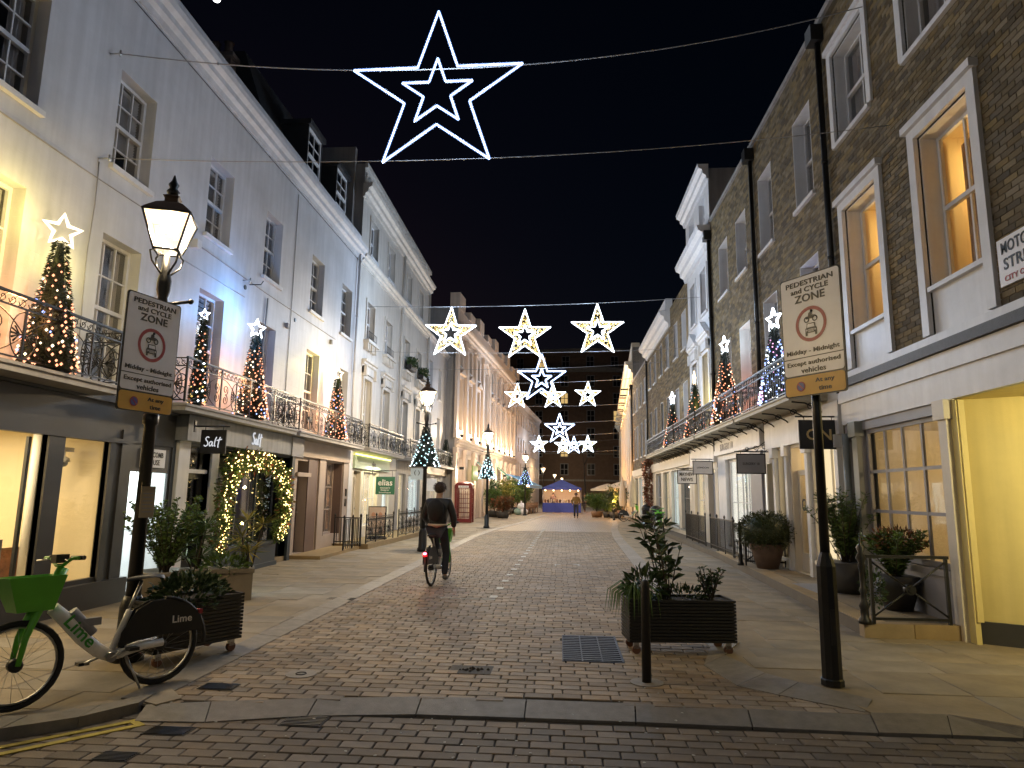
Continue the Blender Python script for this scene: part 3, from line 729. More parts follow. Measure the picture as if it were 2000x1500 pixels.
A.build(MB().box(4.8, 8.35, .5, .9, .3, .98), 'counter', greypaint)
A.build(MB().box(8.35, 8.4, .32, .36, .3, 2.3), 'partition_edge', charcoal)
dome = A.build(MB().box(9.22, 9.44, .5, .62, 2.16, 2.22).tube([(9.33, .56, 2.2), (9.33, .56, 2.08)], .012, 6).lathe([(.03, .03), (.075, .0), (.08, -.05)], (9.33, .56, 2.06), 12), 'security_camera', white)
MB().ball((9.33, .56, 2.0), .06, 10).build('camera_dome', bikeblack, dome)
pic = tag(MB().box(-.3, .3, -.015, .015, 0, .5).build('painting', wood, None, (-6.6 - .95, 8.95, .32), (radians(-8), 0, pi / 2)), 'reddish framed canvas leaning behind the showroom column', 'painting')
MB().box(-.27, .27, -.02, -.012, .03, .47).build('canvas', P('canvas_red', (.28, .11, .05), .6, .9, 7, .2), pic)
for k, (yy, h, c) in enumerate(((7.5, .22, 'squat cream jug at the end of the jug row'), (7.68, .20, 'small cream jug beside the squat jug'), (7.84, .26, 'tall cream jug between two smaller jugs'), (8.15, .28, 'pale green jug standing near the partition'))):
    j = tag(MB().lathe([(.05, 0), (.065, h * .3), (.04, h * .75), (.055, h)], (0, 0, 0), 12).build('jug', cream, None, (-7.3, yy, .985)), c + ' on the showroom counter', 'jug')
    MB().tube([(0, .06, h * .3), (0, .11, h * .5), (0, .05, h * .8)], .01, 5).build('handle', cream, j)
# entry with fluorescent light and name plate
A.room(9.80, 10.94, 0, 2.33, -.045, 2.6, white, name='hallway')
A.build(MB().box(10.04, 10.12, .9, 1.6, 1.98, 2.05), 'tube_light', e_tube)
lamp('hall_light', 60, (.86, 1, .95), (10.45, .9, 2.2), rl, typ='AREA', size=.6)
A.build(MB().box(9.84, 10.92, -.10, -.06, 1.9, 2.33), 'transom', charcoal)
pl = A.build(MB().box(10.08, 10.72, -.125, -.102, 1.98, 2.27), 'name_plate', signwhite)
letters('MOTCOMB', pl, signblack, (10.40, -.128, 2.18), height=.085, width=.5); letters('HOUSE', pl, signblack, (10.40, -.128, 2.06), height=.085, width=.34)
x0, x1 = 9.84, 10.92
A.build(MB().box(x0, x0 + .04, -.10, -.06, 0, 1.9).box(x1 - .05, x1, -.10, -.06, 0, 1.9).box(x0, x1, -.10, -.06, 0, .12), 'glazed_door', charcoal)
A.build(MB().box(x0 + .04, x1 - .05, -.085, -.079, .12, 1.9), 'pane', shopglass)
# salt shop
A.wall(10.95, 16.1, 0, 2.95, [(11.42, 12.2, .0, 2.4), (12.5, 15.2, .55, 2.42), (15.2, 15.95, 0, 2.42)], navy, .15, -.1, name='shop_front')
fb = A.build(MB().box(10.95, 16.1, -.34, -.1, 2.46, 2.9), 'fascia', P('fascia_slate_paint', (.24, .26, .29), .5, .25, 3, .1, streak=.3))
MB().box(15.4, 16.12, -.36, -.342, 2.44, 2.88).build('end_panel', greypaint, fb)
A.build(MB().box(10.9, 16.15, -.42, -.1, 2.9, 2.955), 'fascia_moulding', P('tan_moulding', (.26, .2, .12), .6, .2, 4, .1))
A.build(MB().box(11.05, 11.4, -.16, .1, 0, 2.46).box(12.2, 12.46, -.14, .1, 0, 2.46), 'pilaster', white)
A.build(MB().box(11.42, 12.2, -.06, .0, 1.93, 2.0), 'transom', white)
A.build(MB().box(15.95, 16.12, -.16, .1, 0, 2.46), 'pilaster', navy)
A.door(11.42, 12.2, .05, 1.93, .02, bikeblack, glassed=True)
A.build(MB().box(11.42, 12.2, .02, .028, 2.0, 2.4), 'transom_pane', glass)
for k in range(4): A.build(MB().box(12.5 + k * .9 - .02, 12.5 + k * .9 + .02, -.06, -.01, .55, 2.42), 'mullion', navy)
A.build(MB().box(12.5, 15.2, -.04, -.032, .55, 2.42), 'shop_window', glass)
A.build(MB().box(12.75, 15.18, -.2, -.1, 0.0, .5).box(12.72, 15.2, -.26, -.1, .5, .56).box(12.72, 15.2, -.24, -.1, 0, .1), 'stall_riser', navy)
A.room(11.3, 15.9, 0, 2.5, .06, 2.2, darkroom)
A.build(MB().box(14.0, 14.5, .6, .64, 1.7, 1.74), 'blue_strip_light', E('blue_strip', (.05, .12, 1), 5))
A.build(MB().box(13.6, 13.64, .1, .5, .6, 2.3).box(14.3, 14.34, .1, .5, .6, 2.3), 'display_stand', greypaint)
A.door(15.22, 15.93, .12, 2.2, .5, navy)
A.build(MB().box(15.2, 15.95, -.1, .5, 0, .12), 'doorstep', sandstone)
def handwritten(parent, loc, h, rz, mat, r):
    """brush lettering: S a l t"""
    S = [(.50, .92), (.42, 1.0), (.25, .98), (.16, .82), (.2, .66), (.36, .52), (.42, .34), (.36, .12), (.2, .02), (.05, .06), (.02, .16)]
    a_ = [(.86, .46), (.74, .52), (.6, .42), (.55, .22), (.62, .04), (.74, .06), (.86, .3), (.9, .5), (.88, .2), (.93, .02), (1.02, .12)]
    l_ = [(1.32, 1.0), (1.2, .7), (1.13, .3), (1.15, .02), (1.25, .06)]
    t_ = [(1.72, 1.0), (1.6, .6), (1.52, .1), (1.55, -.12)]; tb = [(1.36, .62), (1.62, .7), (1.9, .76)]
    m = MB()
    for st in (S, a_, l_, t_, tb): m.tube([((x - .95) * h, 0, (z - .5) * h) for x, z in st], r, 6)
    return m.build('lettering', mat, parent, loc, (0, 0, rz))
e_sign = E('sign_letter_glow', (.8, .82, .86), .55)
handwritten(fb, (13.55, -.352, 2.68), .24, 0, e_sign, .012)
# brown beauty shop
A.wall(16.1, 20.9, 0, 2.95, [(16.6, 17.3, .1, 2.4), (18.65, 20.05, .42, 2.45)], beige, .3, -.04, name='shop_front')
A.build(MB().box(16.15, 20.5, -.14, -.04, 2.5, 2.9), 'fascia', beige)
A.build(MB().box(17.3, 17.95, -.06, -.03, 0, 2.45), 'brown_panel', brown)
for xx in (18.62, 20.02): A.build(MB().box(xx, xx + .06, -.05, .24, .42, 2.45), 'window_reveal', brown)
A.build(MB().box(20.1, 20.55, -.09, -.04, 0, 2.5).box(18.05, 18.5, -.09, -.04, 0, 2.5), 'pilaster', beige)
wv = A.window(18.68, 20.02, .42, 2.45, 3, 3, .2, sill=False, room=E('lit_poster_room', (1, .72, .5), .10), meet=False, gl=shopglass, mat=beige)
for i in range(3):
    for j in range(3): MB().box(18.8 + i * .42, 19.1 + i * .42, .27, .275, .55 + j * .65, 1.1 + j * .65).build('poster', P('poster_%d%d' % (i, j), random.choice(((.5, .30, .2), (.12, .16, .14), (.4, .3, .24))), .5, .7, 3, 0), wv)
A.door(16.6, 17.3, .1, 2.0, .2, brown); A.build(MB().box(16.5, 17.4, -.1, -.04, 2.0, 2.1), 'door_head', beige)
A.build(MB().box(16.3, 19.6, -.85, -.05, 0, .1), 'doorstep', sandstone)
A.build(MB().box(20.56, 20.9, -.1, -.04, 0, 2.9), 'pilaster', white)
for z in (1.2, 1.5): A.build(MB().box(20.3, 20.42, -.12, -.09, z, z + .22), 'entry_panel', iron)
# --- two pedimented stucco houses
def pediment_window(hs, a, b, z0, z1, room, dress=None, tri=False, mat=stucco_cream, each=False):
    hs.window(a, b, z0, z1, 2, 2, .16, room=room, dress=dress, sill=False, each=each, meet=True)
    hs.surround(a, b, z0, z1, .12, mat, .05)
    x0, x1 = hs.span(a, b); m = MB().extr(prof(z1 + .62, .8), x0 - .28, x1 + .28)
    m.box(x0 - .2, x1 + .2, -.07, .0, z1 + .16, z1 + .4)
    for x in (x0 - .2, x1 + .08): m.box(x, x + .12, -.16, 0, z1 + .05, z1 + .4)
    if tri: m.prism([(x0 - .3, z1 + .62), (x1 + .3, z1 + .62), ((x0 + x1) / 2, z1 + 1.1)], -.2, .0)
    hs.build(m, 'pediment', mat)
def front_house(name, label, Y0, Y1, wins, rooms, sidez, top=12.6, mat=stucco_cream, lit=None):
    h = House(name, label, -6.6, Y0, 'L')
    hol = []
    for a, b in wins: hol += [(a, b, 9.72, 11.0), (a, b, 6.75, 8.05), (a, b, 3.1, 5.4)]
    h.wall(Y0, Y1, 2.95, top, hol, mat, .22); h.body(Y0, Y1, top, stucco_grey)
    h.cornice(Y0, Y1 + .02, prof(9.42, 1.0), mat); h.cornice(Y0 - .12, Y1 + .06, prof(11.85, 1.5), mat)
    x0, x1 = h.span(Y0, Y1); m = MB()
    for k in range(int((x1 - x0) / .3)): m.tube(spiral(x0 + .15 + k * .3, 12.2, .12, .03, 0, 3 * pi, 10, -.04), .02, 4)
    m.box(x0, x1, -.1, 0, 12.45, 12.62); h.build(m, 'frieze', mat)
    for i, (a, b) in enumerate(wins):
        h.window(a, b, 9.72, 11.0, 2, 2, .16, room=greyroom, dress=('blind', None)[i % 2], sill=True); h.surround(a, b, 9.72, 11.0, .1, mat)
        h.window(a, b, 6.75, 8.05, 2, 2, .16, room=greyroom, dress=(None, 'shade')[i % 2], sill=True); h.surround(a, b, 6.75, 8.05, .1, mat)
        pediment_window(h, a, b, 3.1, 5.4, rooms[i], 'curtain' if i % 2 else None)
        xa, xb = h.span(a, b)
        g = MB()
        for z in (6.8, 7.02): g.tube([(xa, -.12, z), (xb, -.12, z)], .012, 5)
        for k in range(7): g.tube([(xa + (xb - xa) * k / 6, -.12, 6.72), (xa + (xb - xa) * k / 6, -.12, 7.02)], .008, 4)
        h.build(g, 'window_guard', iron)
        g = MB()
        for k in range(5): g.box(xa - .15 + k * (xb - xa + .3) / 5, xa - .07 + k * (xb - xa + .3) / 5, -.16 + .02 * (k % 2), 0, 6.35, 6.68)
        g.box(xa - .2, xb + .2, -.2, 0, 6.6, 6.7); h.build(g, 'bracketed_sill', mat)
    h.downpipe(Y1 - .12, 2.9, 11.4, mat, .05)
    return h
B = front_house('pedimented_house', 'cream stucco house with pedimented windows above the green hanging sign', 20.95, 26.85, [(21.9, 22.85), (24.35, 25.35)], [e_litw, e_litw], 9.5)
# warm bedrooms glimpsed: curtains drawn
balcony(B, 21.0, 25.75, 3.02, .6, .72, 4)
B.build(MB().box(.4, 1.4, 2.0, 2.06, 12.7, 13.6), 'rooflight', e_litw)
B.build(MB().box(3.6, 4.6, 1.0, 1.6, 12.5, 14.0), 'chimney_stack', stucco_grey)
lamp('shop_glow', 22, (1, .92, .55), (2.3, -.3, 2.5), B.root, typ='AREA', size=1.6, sy=.2)
B.wall(20.95, 26.85, 0, 2.95, [(21.3, 22.1, 0.1, 2.3), (22.4, 24.2, .5, 2.3), (24.9, 25.9, .1, 2.2)], cream, .2, -.02, name='shop_front')
fb = B.build(MB().box(.1, 4.5, -.12, -.02, 2.38, 2.78), 'fascia', P('lime_fascia', (.42, .55, .42), .5, .1, 3, 0))
letters('elias', fb, charcoal, (2.3, -.125, 2.58), height=.2)
B.build(MB().box(.1, 4.5, -.16, -.12, 2.8, 2.84), 'fascia_light', E('fascia_strip', (1, .95, .25), 3))
B.window(22.4, 24.2, .5, 2.3, 3, 2, .1, room=e_litw, meet=False, sill=False, gl=shopglass); B.door(21.3, 22.1, .1, 2.2, .15, cream, glassed=True)
B.room(21.2, 22.2, 0, 2.4, .2, 1.5, creamroom)
B.window(24.9, 25.9, .1, 2.2, 1, 1, .1, room=e_litc, meet=False, sill=False, gl=shopglass)
C = front_house('pedimented_house', 'cream stucco house with planted window boxes beside the grey house', 26.9, 32.4, [(27.5, 28.45), (30.0, 30.95)], [greyroom, greyroom], 9.5)
balcony(C, 26.95, 32.3, 3.02, .6, .72, 4)
C.wall(26.9, 32.4, 0, 2.95, [(27.4, 28.6, .1, 2.4), (29.2, 31.6, .5, 2.4)], stucco_grey, .2, -.02, name='shop_front')
C.window(29.2, 31.6, .5, 2.4, 3, 1, .1, room=e_litc, meet=False, sill=False, gl=shopglass); C.window(27.4, 28.6, .1, 2.4, 1, 1, .1, room=e_litw, meet=False, sill=False, gl=shopglass)
for a, b in ((27.5, 28.45), (30.0, 30.95)):
    xa, xb = C.span(a, b); wb = C.build(MB().box(xa, xb, -.34, -.14, 6.75, 6.95), 'window_box', iron); m = MB()
    for k in range(420):
        p = (random.uniform(xa, xb), random.uniform(-.42, -.08), random.uniform(6.9, 7.25)); m.leaf(p, (random.uniform(-1, 1), random.uniform(-1, .4), random.uniform(-.3, 1)), .12, .06)
    tag(m.build('foliage', leaf_dk, wb), kind='stuff')
# --- lower grey-white house
D = House('plain_stucco_house', 'plain lower stucco house between pedimented house and peach hall', -6.6, 32.45, 'L')
hol = [(a, b, z0, z1) for a, b in ((33.1, 34.0), (35.6, 36.5)) for z0, z1 in ((6.6, 8.3), (3.6, 5.6))]
D.wall(32.45, 38.35, 0, 9.5, hol + [(33.0, 34.4, .3, 2.5), (35.2, 37.6, .4, 2.5)], stucco, .22); D.body(32.45, 38.35, 9.5, stucco_grey); D.cornice(32.45, 38.35, prof(9.5, .8), stucco)
for h_ in hol: D.window(*h_, 2, 4, .16, room=darkroom)
for h_ in ((33.0, 34.4, .3, 2.5), (35.2, 37.6, .4, 2.5)): D.window(*h_, 2, 1, .16, room=e_litw, sill=False, meet=False)
balcony(D, 33.2, 38.2, 3.02, .6, .72, 4); D.build(MB().box(.1, 5.8, -.16, 0, 2.55, 2.95), 'fascia', cream)
# --- peach classical hall washed by uplights
Ph = House('classical_hall', 'long peach classical hall with pilasters and arched window washed by uplights', -6.05, 38.4, 'L', -radians(4.2), cat='hall')
L_ = 24.8; bays = [1.2 + 2.65 * k for k in range(9)]
hol = []
for k, c in enumerate(bays):
    if k != 3: hol.append((38.4 + c - .6, 38.4 + c + .6, 5.3, 8.4)); hol.append((38.4 + c - .5, 38.4 + c + .5, 9.1, 10.6))
    else: hol.append((38.4 + c - 1.0, 38.4 + c + 1.0, 5.3, 10.2))
gh = [(38.4 + c - .85, 38.4 + c + .85, .3, 3.7) for c in bays]
Ph.wall(38.4, 38.4 + L_, 0, 12.5, hol + gh, stucco_pink, .3); Ph.body(38.4, 38.4 + L_, 12.5, stucco_grey)
Ph.cornice(38.3, 38.4 + L_, prof(11.5, 1.8), stucco_pink); Ph.cornice(38.3, 38.4 + L_, prof(4.75, 1.4), stucco_pink, 'string_course')
for k in range(9):
    x = k * 3.1; Ph.build(MB().box(x, x + 1.5, -.1, .5, 12.5, 12.5 + (.9 if k % 2 == 0 else .5)), 'parapet_block', stucco_pink)
for k in range(10):
    x = bays[0] - 1.3 + 2.65 * k
    Ph.build(MB().box(x - .28, x + .28, -.16, 0, 4.75, 10.7).box(x - .36, x + .36, -.22, 0, 10.5, 10.85).box(x - .34, x + .34, -.2, 0, 4.75, 5.0), 'pilaster', stucco_pink)
    Ph.build(MB().box(x - .3, x + .3, -.18, 0, 0, 4.2).box(x - .36, x + .36, -.24, 0, 3.9, 4.2), 'pilaster', stucco_pink)
    if k < 9:
        u = Ph.build(MB().lathe([(.07, 0), (.1, .16)], (x, -.42, 4.78), 8), 'uplight', iron); MB().lathe([(.085, 0), (.085, .02)], (x, -.42, 4.95), 8).build('lens', e_warmw, u)
        lamp('uplight_beam', 120, (1, .76, .50), (x, -.42, 5.05), Ph.root, .05)
        if k % 2 == 0: lamp('wall_wash', 70, (1, .80, .56), (x + .2, -.7, 2.9), Ph.root, .06); Ph.build(MB().box(x + .12, x + .28, -.56, -.3, 2.95, 3.1), 'wall_lamp', iron)
for h_ in hol:
    big = h_[3] - h_[2] > 4
    Ph.window(*h_, 3 if big else 2, 6 if big else 4, .22, room=greyroom, sill=not big, dress=None)
    xa, xb = Ph.span(h_[0], h_[1])
    if big:
        n = 14; rr = (xb - xa) / 2 + .25; cx = (xa + xb) / 2
        Ph.build(MB().tube([(cx + rr * cos(pi * k / n), -.06, 9.6 + rr * sin(pi * k / n)) for k in range(n + 1)], .1, 6), 'arch_moulding', stucco_pink)
    elif h_[2] < 6:
        Ph.build(MB().prism([(xa - .2, 8.6), (xb + .2, 8.6), ((xa + xb) / 2, 9.0)], -.2, 0), 'pediment', stucco_pink)
for i, h_ in enumerate(gh): Ph.window(*h_, 2, 2, .22, room=(e_litw if i % 2 else greyroom), sill=False, meet=False, gl=shopglass)
gs = Ph.build(MB().box(bays[1] - 1.0, bays[1] + .6, -.5, -.44, 2.4, 3.3), 'shop_banner', P('lime_banner', (.30, .48, .10), .6, .1, 3, 0))
for k, zz in ((2, 2.5), (5, 2.7)):
    xa = bays[k]; m = MB(); m.quad((xa - .9, -.02, 3.7), (xa + .9, -.02, 3.7), (xa + .9, -1.0, 2.9), (xa - .9, -1.0, 2.9)); m.quad((xa - .9, -1.0, 2.9), (xa + .9, -1.0, 2.9), (xa + .9, -1.0, 2.7), (xa - .9, -1.0, 2.7)); Ph.build(m, 'awning', P('green_awning%d' % k, (.03, .13, .09), .7, .1, 3, 0))
Fh = House('far_stucco_block', 'far pinkish stucco block beyond the classical hall', -4.15, 63.4, 'L', -radians(4.2))
hol = [(63.4 + 1.0 + 1.9 * k, 63.4 + 1.9 + 1.9 * k, z, z + 1.4) for k in range(10) for z in (8.2, 5.6, 3.2)]
Fh.wall(63.4, 84, 0, 10.6, hol, stucco_pink, .2); Fh.body(63.4, 84, 10.6, stucco_grey); Fh.cornice(63.3, 84, prof(10.6, 1.2), stucco_pink)
for h_ in hol: Fh.window(*h_, 2, 2, .12, room=darkroom, sill=False)
lamp('wall_wash', 30, (1, .78, .6), (4, -1.2, 2.4), Fh.root, .1); Fh.build(MB().box(3.9, 4.1, -1.25, -.0, 2.5, 2.6), 'wall_lamp', iron)
# ================================================================ RIGHT SIDE
XR = 4.8
BL, BHt = .225, .075
brick_n = 0
def brick_front(hs, a, b, z0, z1, holes, singles=0, half=False):
    """brick courses laid proud of a mortar face, cut at openings"""
    global brick_n
    base = hs.wall(a, b, z0, z1, holes, mortar, .28, 0, name='brick_wall'); m = MB(); x0, x1 = hs.span(a, b)
    hs_ = [(*hs.span(h[0], h[1]), h[2], h[3]) for h in holes]; z = z0; r = 0
    me = MB().box(-BL / 2 + .006, BL / 2 - .006, -.009, .02, .005, BHt - .005).mesh('brick'); me.materials.append(brick_m)
    cand = []
    while z + BHt <= z1 + .001:
        iv = [(x0, x1)]
        for h in hs_:
            if h[2] < z + BHt - .012 and h[3] > z + .012:
                iv = [q for p in iv for q in ((p[0], min(p[1], h[0])), (max(p[0], h[1]), p[1])) if q[1] - q[0] > .03]
        x = x0 - (BL / 2 if r % 2 else 0)
        while x < x1:
            for p in iv:
                c, d = max(x, p[0]), min(x + BL, p[1])
                if d - c > .03:
                    if d - c > BL - .001: cand.append(((c + d) / 2, z))
                    else: m.box(c + .006, d - .006, -.009, .0, z + .005, z + BHt - .005, random.uniform(.001, 1))
            x += BL
        z += BHt; r += 1
    M4 = hs.root.matrix_basis.copy()
    Mw = Matrix.Translation(hs.root.location) @ Matrix.Rotation(hs.root.rotation_euler.z, 4, 'Z')
    cand.sort(key=lambda p: (Mw @ Vector((p[0], 0, p[1])) - Vector((0, 0, 1.65))).length)
    for (x, z) in cand:
        wp = Mw @ Vector((x, 0, z))
        if singles > 0 and inframe(*wp, mg=0): link(me, 'brick', None, base, (x, 0, z)); singles -= 1
        else:
            j = random.uniform(-.003, .002); m.box(x - BL / 2 + .006, x + BL / 2 - .006, -.009 + j, .0, z + .005, z + BHt - .005, random.uniform(.001, 1))
    tag(m.build('brick_courses', brick_m, base), kind='stuff')
    return base
amberroom = P('amber_plaster', (.72, .55, .25), .7, .08, 2, .03)
R1 = House('brick_house', 'corner brown brick house with amber lit windows and yellow splayed entrance', XR, 5.4, 'R')
mid = [(7.66, 8.86), (10.02, 11.22)]; upp = [(7.72, 8.94), (10.08, 11.32)]
hol = [(a, b, 3.72, 6.46) for a, b in mid] + [(a, b, 7.72, 9.4) for a, b in upp] + [(5.6, 6.6, 7.72, 9.4)]
brick_front(R1, 5.4, 11.75, 3.66, 10.36, hol, 290)
R1.body(5.4, 11.75, 10.36, mortar, 9, 2.9)
for i, (a, b) in enumerate(mid):
    R1.window(a, b, 4.36, 6.46, 2, 2, .24, room=amberroom, each=True, sill=False, fw=.07, bw=.035, depth=1.3, dress=None)
    lamp('room_lamp', 46, (1, .70, .32), (R1.x((a + b) / 2) - .1, 1.15, 6.0), R1.root, .06); R1.build(MB().lathe([(.16, 0), (.09, .2)], (R1.x((a + b) / 2) - .1, 1.15, 6.08), 12), 'ceiling_lamp', cream)
    R1.surround(a, b, 3.74, 6.46, .16, white, .06)
    x0, x1 = R1.span(a, b); R1.build(MB().box(x0 - .2, x1 + .2, -.12, .0, 6.6, 6.7), 'window_hood', white)
    R1.build(MB().box(x0 + .002, x1 - .002, .02, .26, 3.74, 4.30), 'apron_panel', white); R1.build(MB().box(x0 + .01, x1 - .01, -.05, .3, 4.30, 4.36), 'sill', white)
    R1.build(MB().box(x0 + .003, x0 + .02, .02, .25, 4.36, 6.45).box(x1 - .02, x1 - .003, .02, .25, 4.36, 6.45).box(x0 + .02, x1 - .02, .02, .25, 6.44, 6.457), 'reveal_lining', white)
    R1.build(MB().box(x0 + .1, x0 + .3, .5, .53, 4.36, 6.3), 'shutter_leaf', wood)
for a, b in upp:
    R1.window(a, b, 7.72, 9.4, 2, 2, .2, room=greyroom, dress='curtain', each=True, sill=True, fw=.06, bw=.03)
    R1.surround(a, b, 7.72, 9.4, .14, white, .05)
    x0, x1 = R1.span(a, b); R1.build(MB().box(x0 - .19, x1 + .19, -.09, .0, 9.5, 9.6), 'window_hood', white)
    R1.build(MB().box(x0 + .003, x0 + .02, .02, .2, 7.73, 9.39).box(x1 - .02, x1 - .003, .02, .2, 7.73, 9.39).box(x0 + .02, x1 - .02, .02, .2, 9.375, 9.392), 'reveal_lining', white)
R1.build(MB().box(*R1.span(5.4, 11.8), -.06, .3, 10.36, 10.48), 'coping', stucco_grey)
R1.build(MB().box(*R1.span(5.4, 11.75), -.05, .0, 3.58, 3.72), 'stone_band', white)
R1.build(MB().box(*R1.span(5.4, 11.75), -.16, .02, 3.45, 3.578), 'lead_ledge', P('lead_flashing', (.035, .036, .04), .55, .4, 14, .5))
R1.build(MB().box(*R1.span(5.4, 11.75), -.10, .02, 3.22, 3.448).box(*R1.span(5.4, 11.75), -.06, .02, 2.86, 3.22), 'fascia', white)
R1.downpipe(11.72, 3.4, 10.0, iron, .05, True)
# bay shop front
R1.wall(8.62, 11.75, 0, 2.86, [(8.9, 11.12, .78, 2.72), (11.42, 11.7, .3, 2.6)], greypaint, .2, -.02, name='shop_front')
R1.window(8.9, 11.12, .78, 2.72, 4, 3, .04, room=creamroom, each=True, sill=True, fw=.06, bw=.045, meet=False, gl=shopglass, mat=greypaint, depth=2.6)
lamp('shop_lamp', 30, (1, .74, .40), (R1.x(9.6), 1.4, 2.55), R1.root, .15)
R1.build(MB().lathe([(.16, 0), (.1, .16)], (R1.x(9.6), 1.4, 2.62), 12), 'pendant_lamp', cream)
m = MB(); xa = R1.x(9.2)
for j in range(4):
    for i in range(2): m.box(xa - .05 - i * .5, xa + .38 - i * .5, 2.5, 2.56, .85 + j * .46, 1.23 + j * .46); m.tube([(xa + .165 - i * .5 + .1 * cos(a * pi / 6), 2.49, 1.04 + j * .46 + .1 * sin(a * pi / 6)) for a in range(12)], .018, 4, True)
R1.build(m, 'carved_panelling', creamroom)
R1.build(MB().box(xa - .1, xa + .2, 1.2, 1.22, 1.5, 1.85).box(xa - .5, xa - .3, 1.2, 1.22, 1.45, 1.8), 'notice', cream)
for Y in (8.68, 11.22):
    x = R1.x(Y); R1.build(MB().box(x - .09, x + .09, -.1, .0, .0, 2.62).box(x - .13, x + .13, -.14, .0, 2.62, 2.86), 'pilaster', cream if Y < 9 else greengrey)
R1.build(MB().tube([(R1.x(11.55), -.1, .2), (R1.x(11.55), -.1, 2.7)], .06, 8), 'downpipe', greengrey)
# yellow splayed corner under the overhang
c0 = Vector((0, 0)); x8 = R1.x(8.6)
m = MB(); a = (x8, .0); b = (x8 + 1.15, 1.9)
nx, ny = (b[0] - a[0]), (b[1] - a[1]); ln = hypot(nx, ny); nx /= ln; ny /= ln
m.quad((a[0], a[1], .26), (b[0], b[1], .26), (b[0], b[1], 2.86), (a[0], a[1], 2.86)); R1.build(m, 'splayed_wall', yellow_wall)
m = MB(); o = (ny * .03, -nx * .03); m.quad((a[0] + o[0], a[1] + o[1], 0), (b[0] + o[0], b[1] + o[1], 0), (b[0] + o[0], b[1] + o[1], .26), (a[0] + o[0], a[1] + o[1], .26)); m.quad((a[0] + o[0], a[1] + o[1], .26), (b[0] + o[0], b[1] + o[1], .26), (b[0], b[1], .262), (a[0], a[1], .262)); R1.build(m, 'plinth', charcoal)
R1.build(MB().box(x8 - .06, x8 + .13, -.04, .02, .0, 2.84).box(x8 + .125, x8 + .15, -.02, .05, .26, 2.84), 'corner_trim', yellow_wall)
R1.build(MB().quad((x8, .0, 2.855), (0, .0, 2.855), (0, 6, 2.855), (x8, 6, 2.855)), 'soffit', yellow_wall)
dl = R1.build(MB().box(x8 + 2.55, x8 + 2.75, .2, 1.4, 2.78, 2.85), 'soffit_fill_box', E('soffit_fill_glow', (1, .86, .42), 3))  # added fitting, stands in for an unseen street lamp lighting the splayed wall
lamp('soffit_fill', 62, (1, .84, .42), (x8 + 2.5, .8, 2.72), R1.root, typ='AREA', size=.25, sy=1.2, rot=Vector((-.9, .05, -.45)).to_track_quat('-Z', 'Y').to_euler())
plate = R1.build(MB().box(R1.x(7.42), R1.x(6.2), -.045, -.012, 3.92, 4.44), 'street_name_plate', signwhite)
x7 = (R1.x(7.42) + R1.x(6.2)) / 2
letters('MOTCOMB', plate, signblack, (x7 - .18, -.049, 4.33), height=.13, width=.72); letters('STREET', plate, signblack, (x7 - .22, -.049, 4.15), height=.13, width=.6)
letters('CITY OF WESTMINSTER', plate, signred, (x7, -.049, 3.99), height=.06, width=1.05)
R2b = House('brick_house', 'brown brick house with white reveals between two black downpipes, blue fir balcony', XR, 11.8, 'R')
def plain_brick(h, a, b, z1, wins, zu, zm, singles=0, base=3.5):
    hol = [(p, q, *zu) for p, q in wins] + [(p, q, *zm) for p, q in wins]
    brick_front(h, a, b, base, z1, hol, singles); h.body(a, b, z1, mortar, 9, base)
    for p, q in wins:
        for z in (zu, zm):
            h.window(p, q, *z, 2, 2 if z is zu else 4, .22, room=greyroom, dress='blind' if z is zm else None, sill=True)
            x0, x1 = h.span(p, q); h.build(MB().box(x0 + .002, x0 + .018, -.012, .22, z[0], z[1]).box(x1 - .018, x1 - .002, -.012, .22, z[0], z[1]).box(x0 + .018, x1 - .018, -.012, .22, z[1] - .016, z[1] - .002), 'reveal_lining', white)
    h.build(MB().box(*h.span(a, b), -.06, .3, z1, z1 + .1), 'coping', stucco_grey)
plain_brick(R2b, 11.8, 16.3, 10.36, [(12.45, 13.42), (14.9, 15.92)], (7.4, 9.28), (3.6, 6.2))
R2b.downpipe(16.25, 3.4, 10.0, iron, .05, True); R2b.build(MB().box(*R2b.span(12.6, 14.0), .6, 1.2, 10.5, 11.0), 'roof_hatch', white)
R3c = House('brick_house', 'brown brick house with small-paned sashes beside the white pedimented house', XR, 16.35, 'R')
plain_brick(R3c, 16.35, 21.15, 10.36, [(17.1, 18.1), (19.05, 20.1)], (7.5, 9.1), (3.6, 6.1))
R3c.downpipe(21.1, 3.0, 9.8, iron, .06, True); R3c.build(MB().box(*R3c.span(17.6, 19.0), .6, 1.2, 10.5, 11.0), 'roof_hatch', white)
# ground floors and shop fronts under the balcony
R2b.wall(11.8, 16.3, 0, 3.5, [(12.2, 13.3, .5, 2.66), (13.6, 14.5, .2, 2.66), (14.85, 15.35, .4, 2.66), (15.6, 16.2, .1, 2.4)], cream, .2, -.02, name='shop_front')
R2b.build(MB().box(*R2b.span(11.8, 16.0), -.1, -.02, 2.72, 3.3), 'fascia', white)
R2b.window(12.2, 13.3, .5, 2.66, 2, 2, .1, room=e_litw, sill=True, meet=False, gl=shopglass, mat=cream); R2b.window(14.85, 15.35, .4, 2.66, 1, 2, .1, room=e_litw, meet=False, gl=shopglass, mat=cream)
d = R2b.door(13.6, 14.5, .2, 2.2, .1, cream, glassed=True); R2b.room(13.5, 14.6, 0, 2.7, .2, 1.6, creamroom)
lamp('shop_lamp', 12, (1, .75, .42), (R2b.x(14.05), .8, 2.5), R2b.root, .1)
letters('ON', d, charcoal, (R2b.x(14.05), .085, 1.5), height=.25)
R2b.door(15.6, 16.2, .1, 2.2, .2, bikeblack)
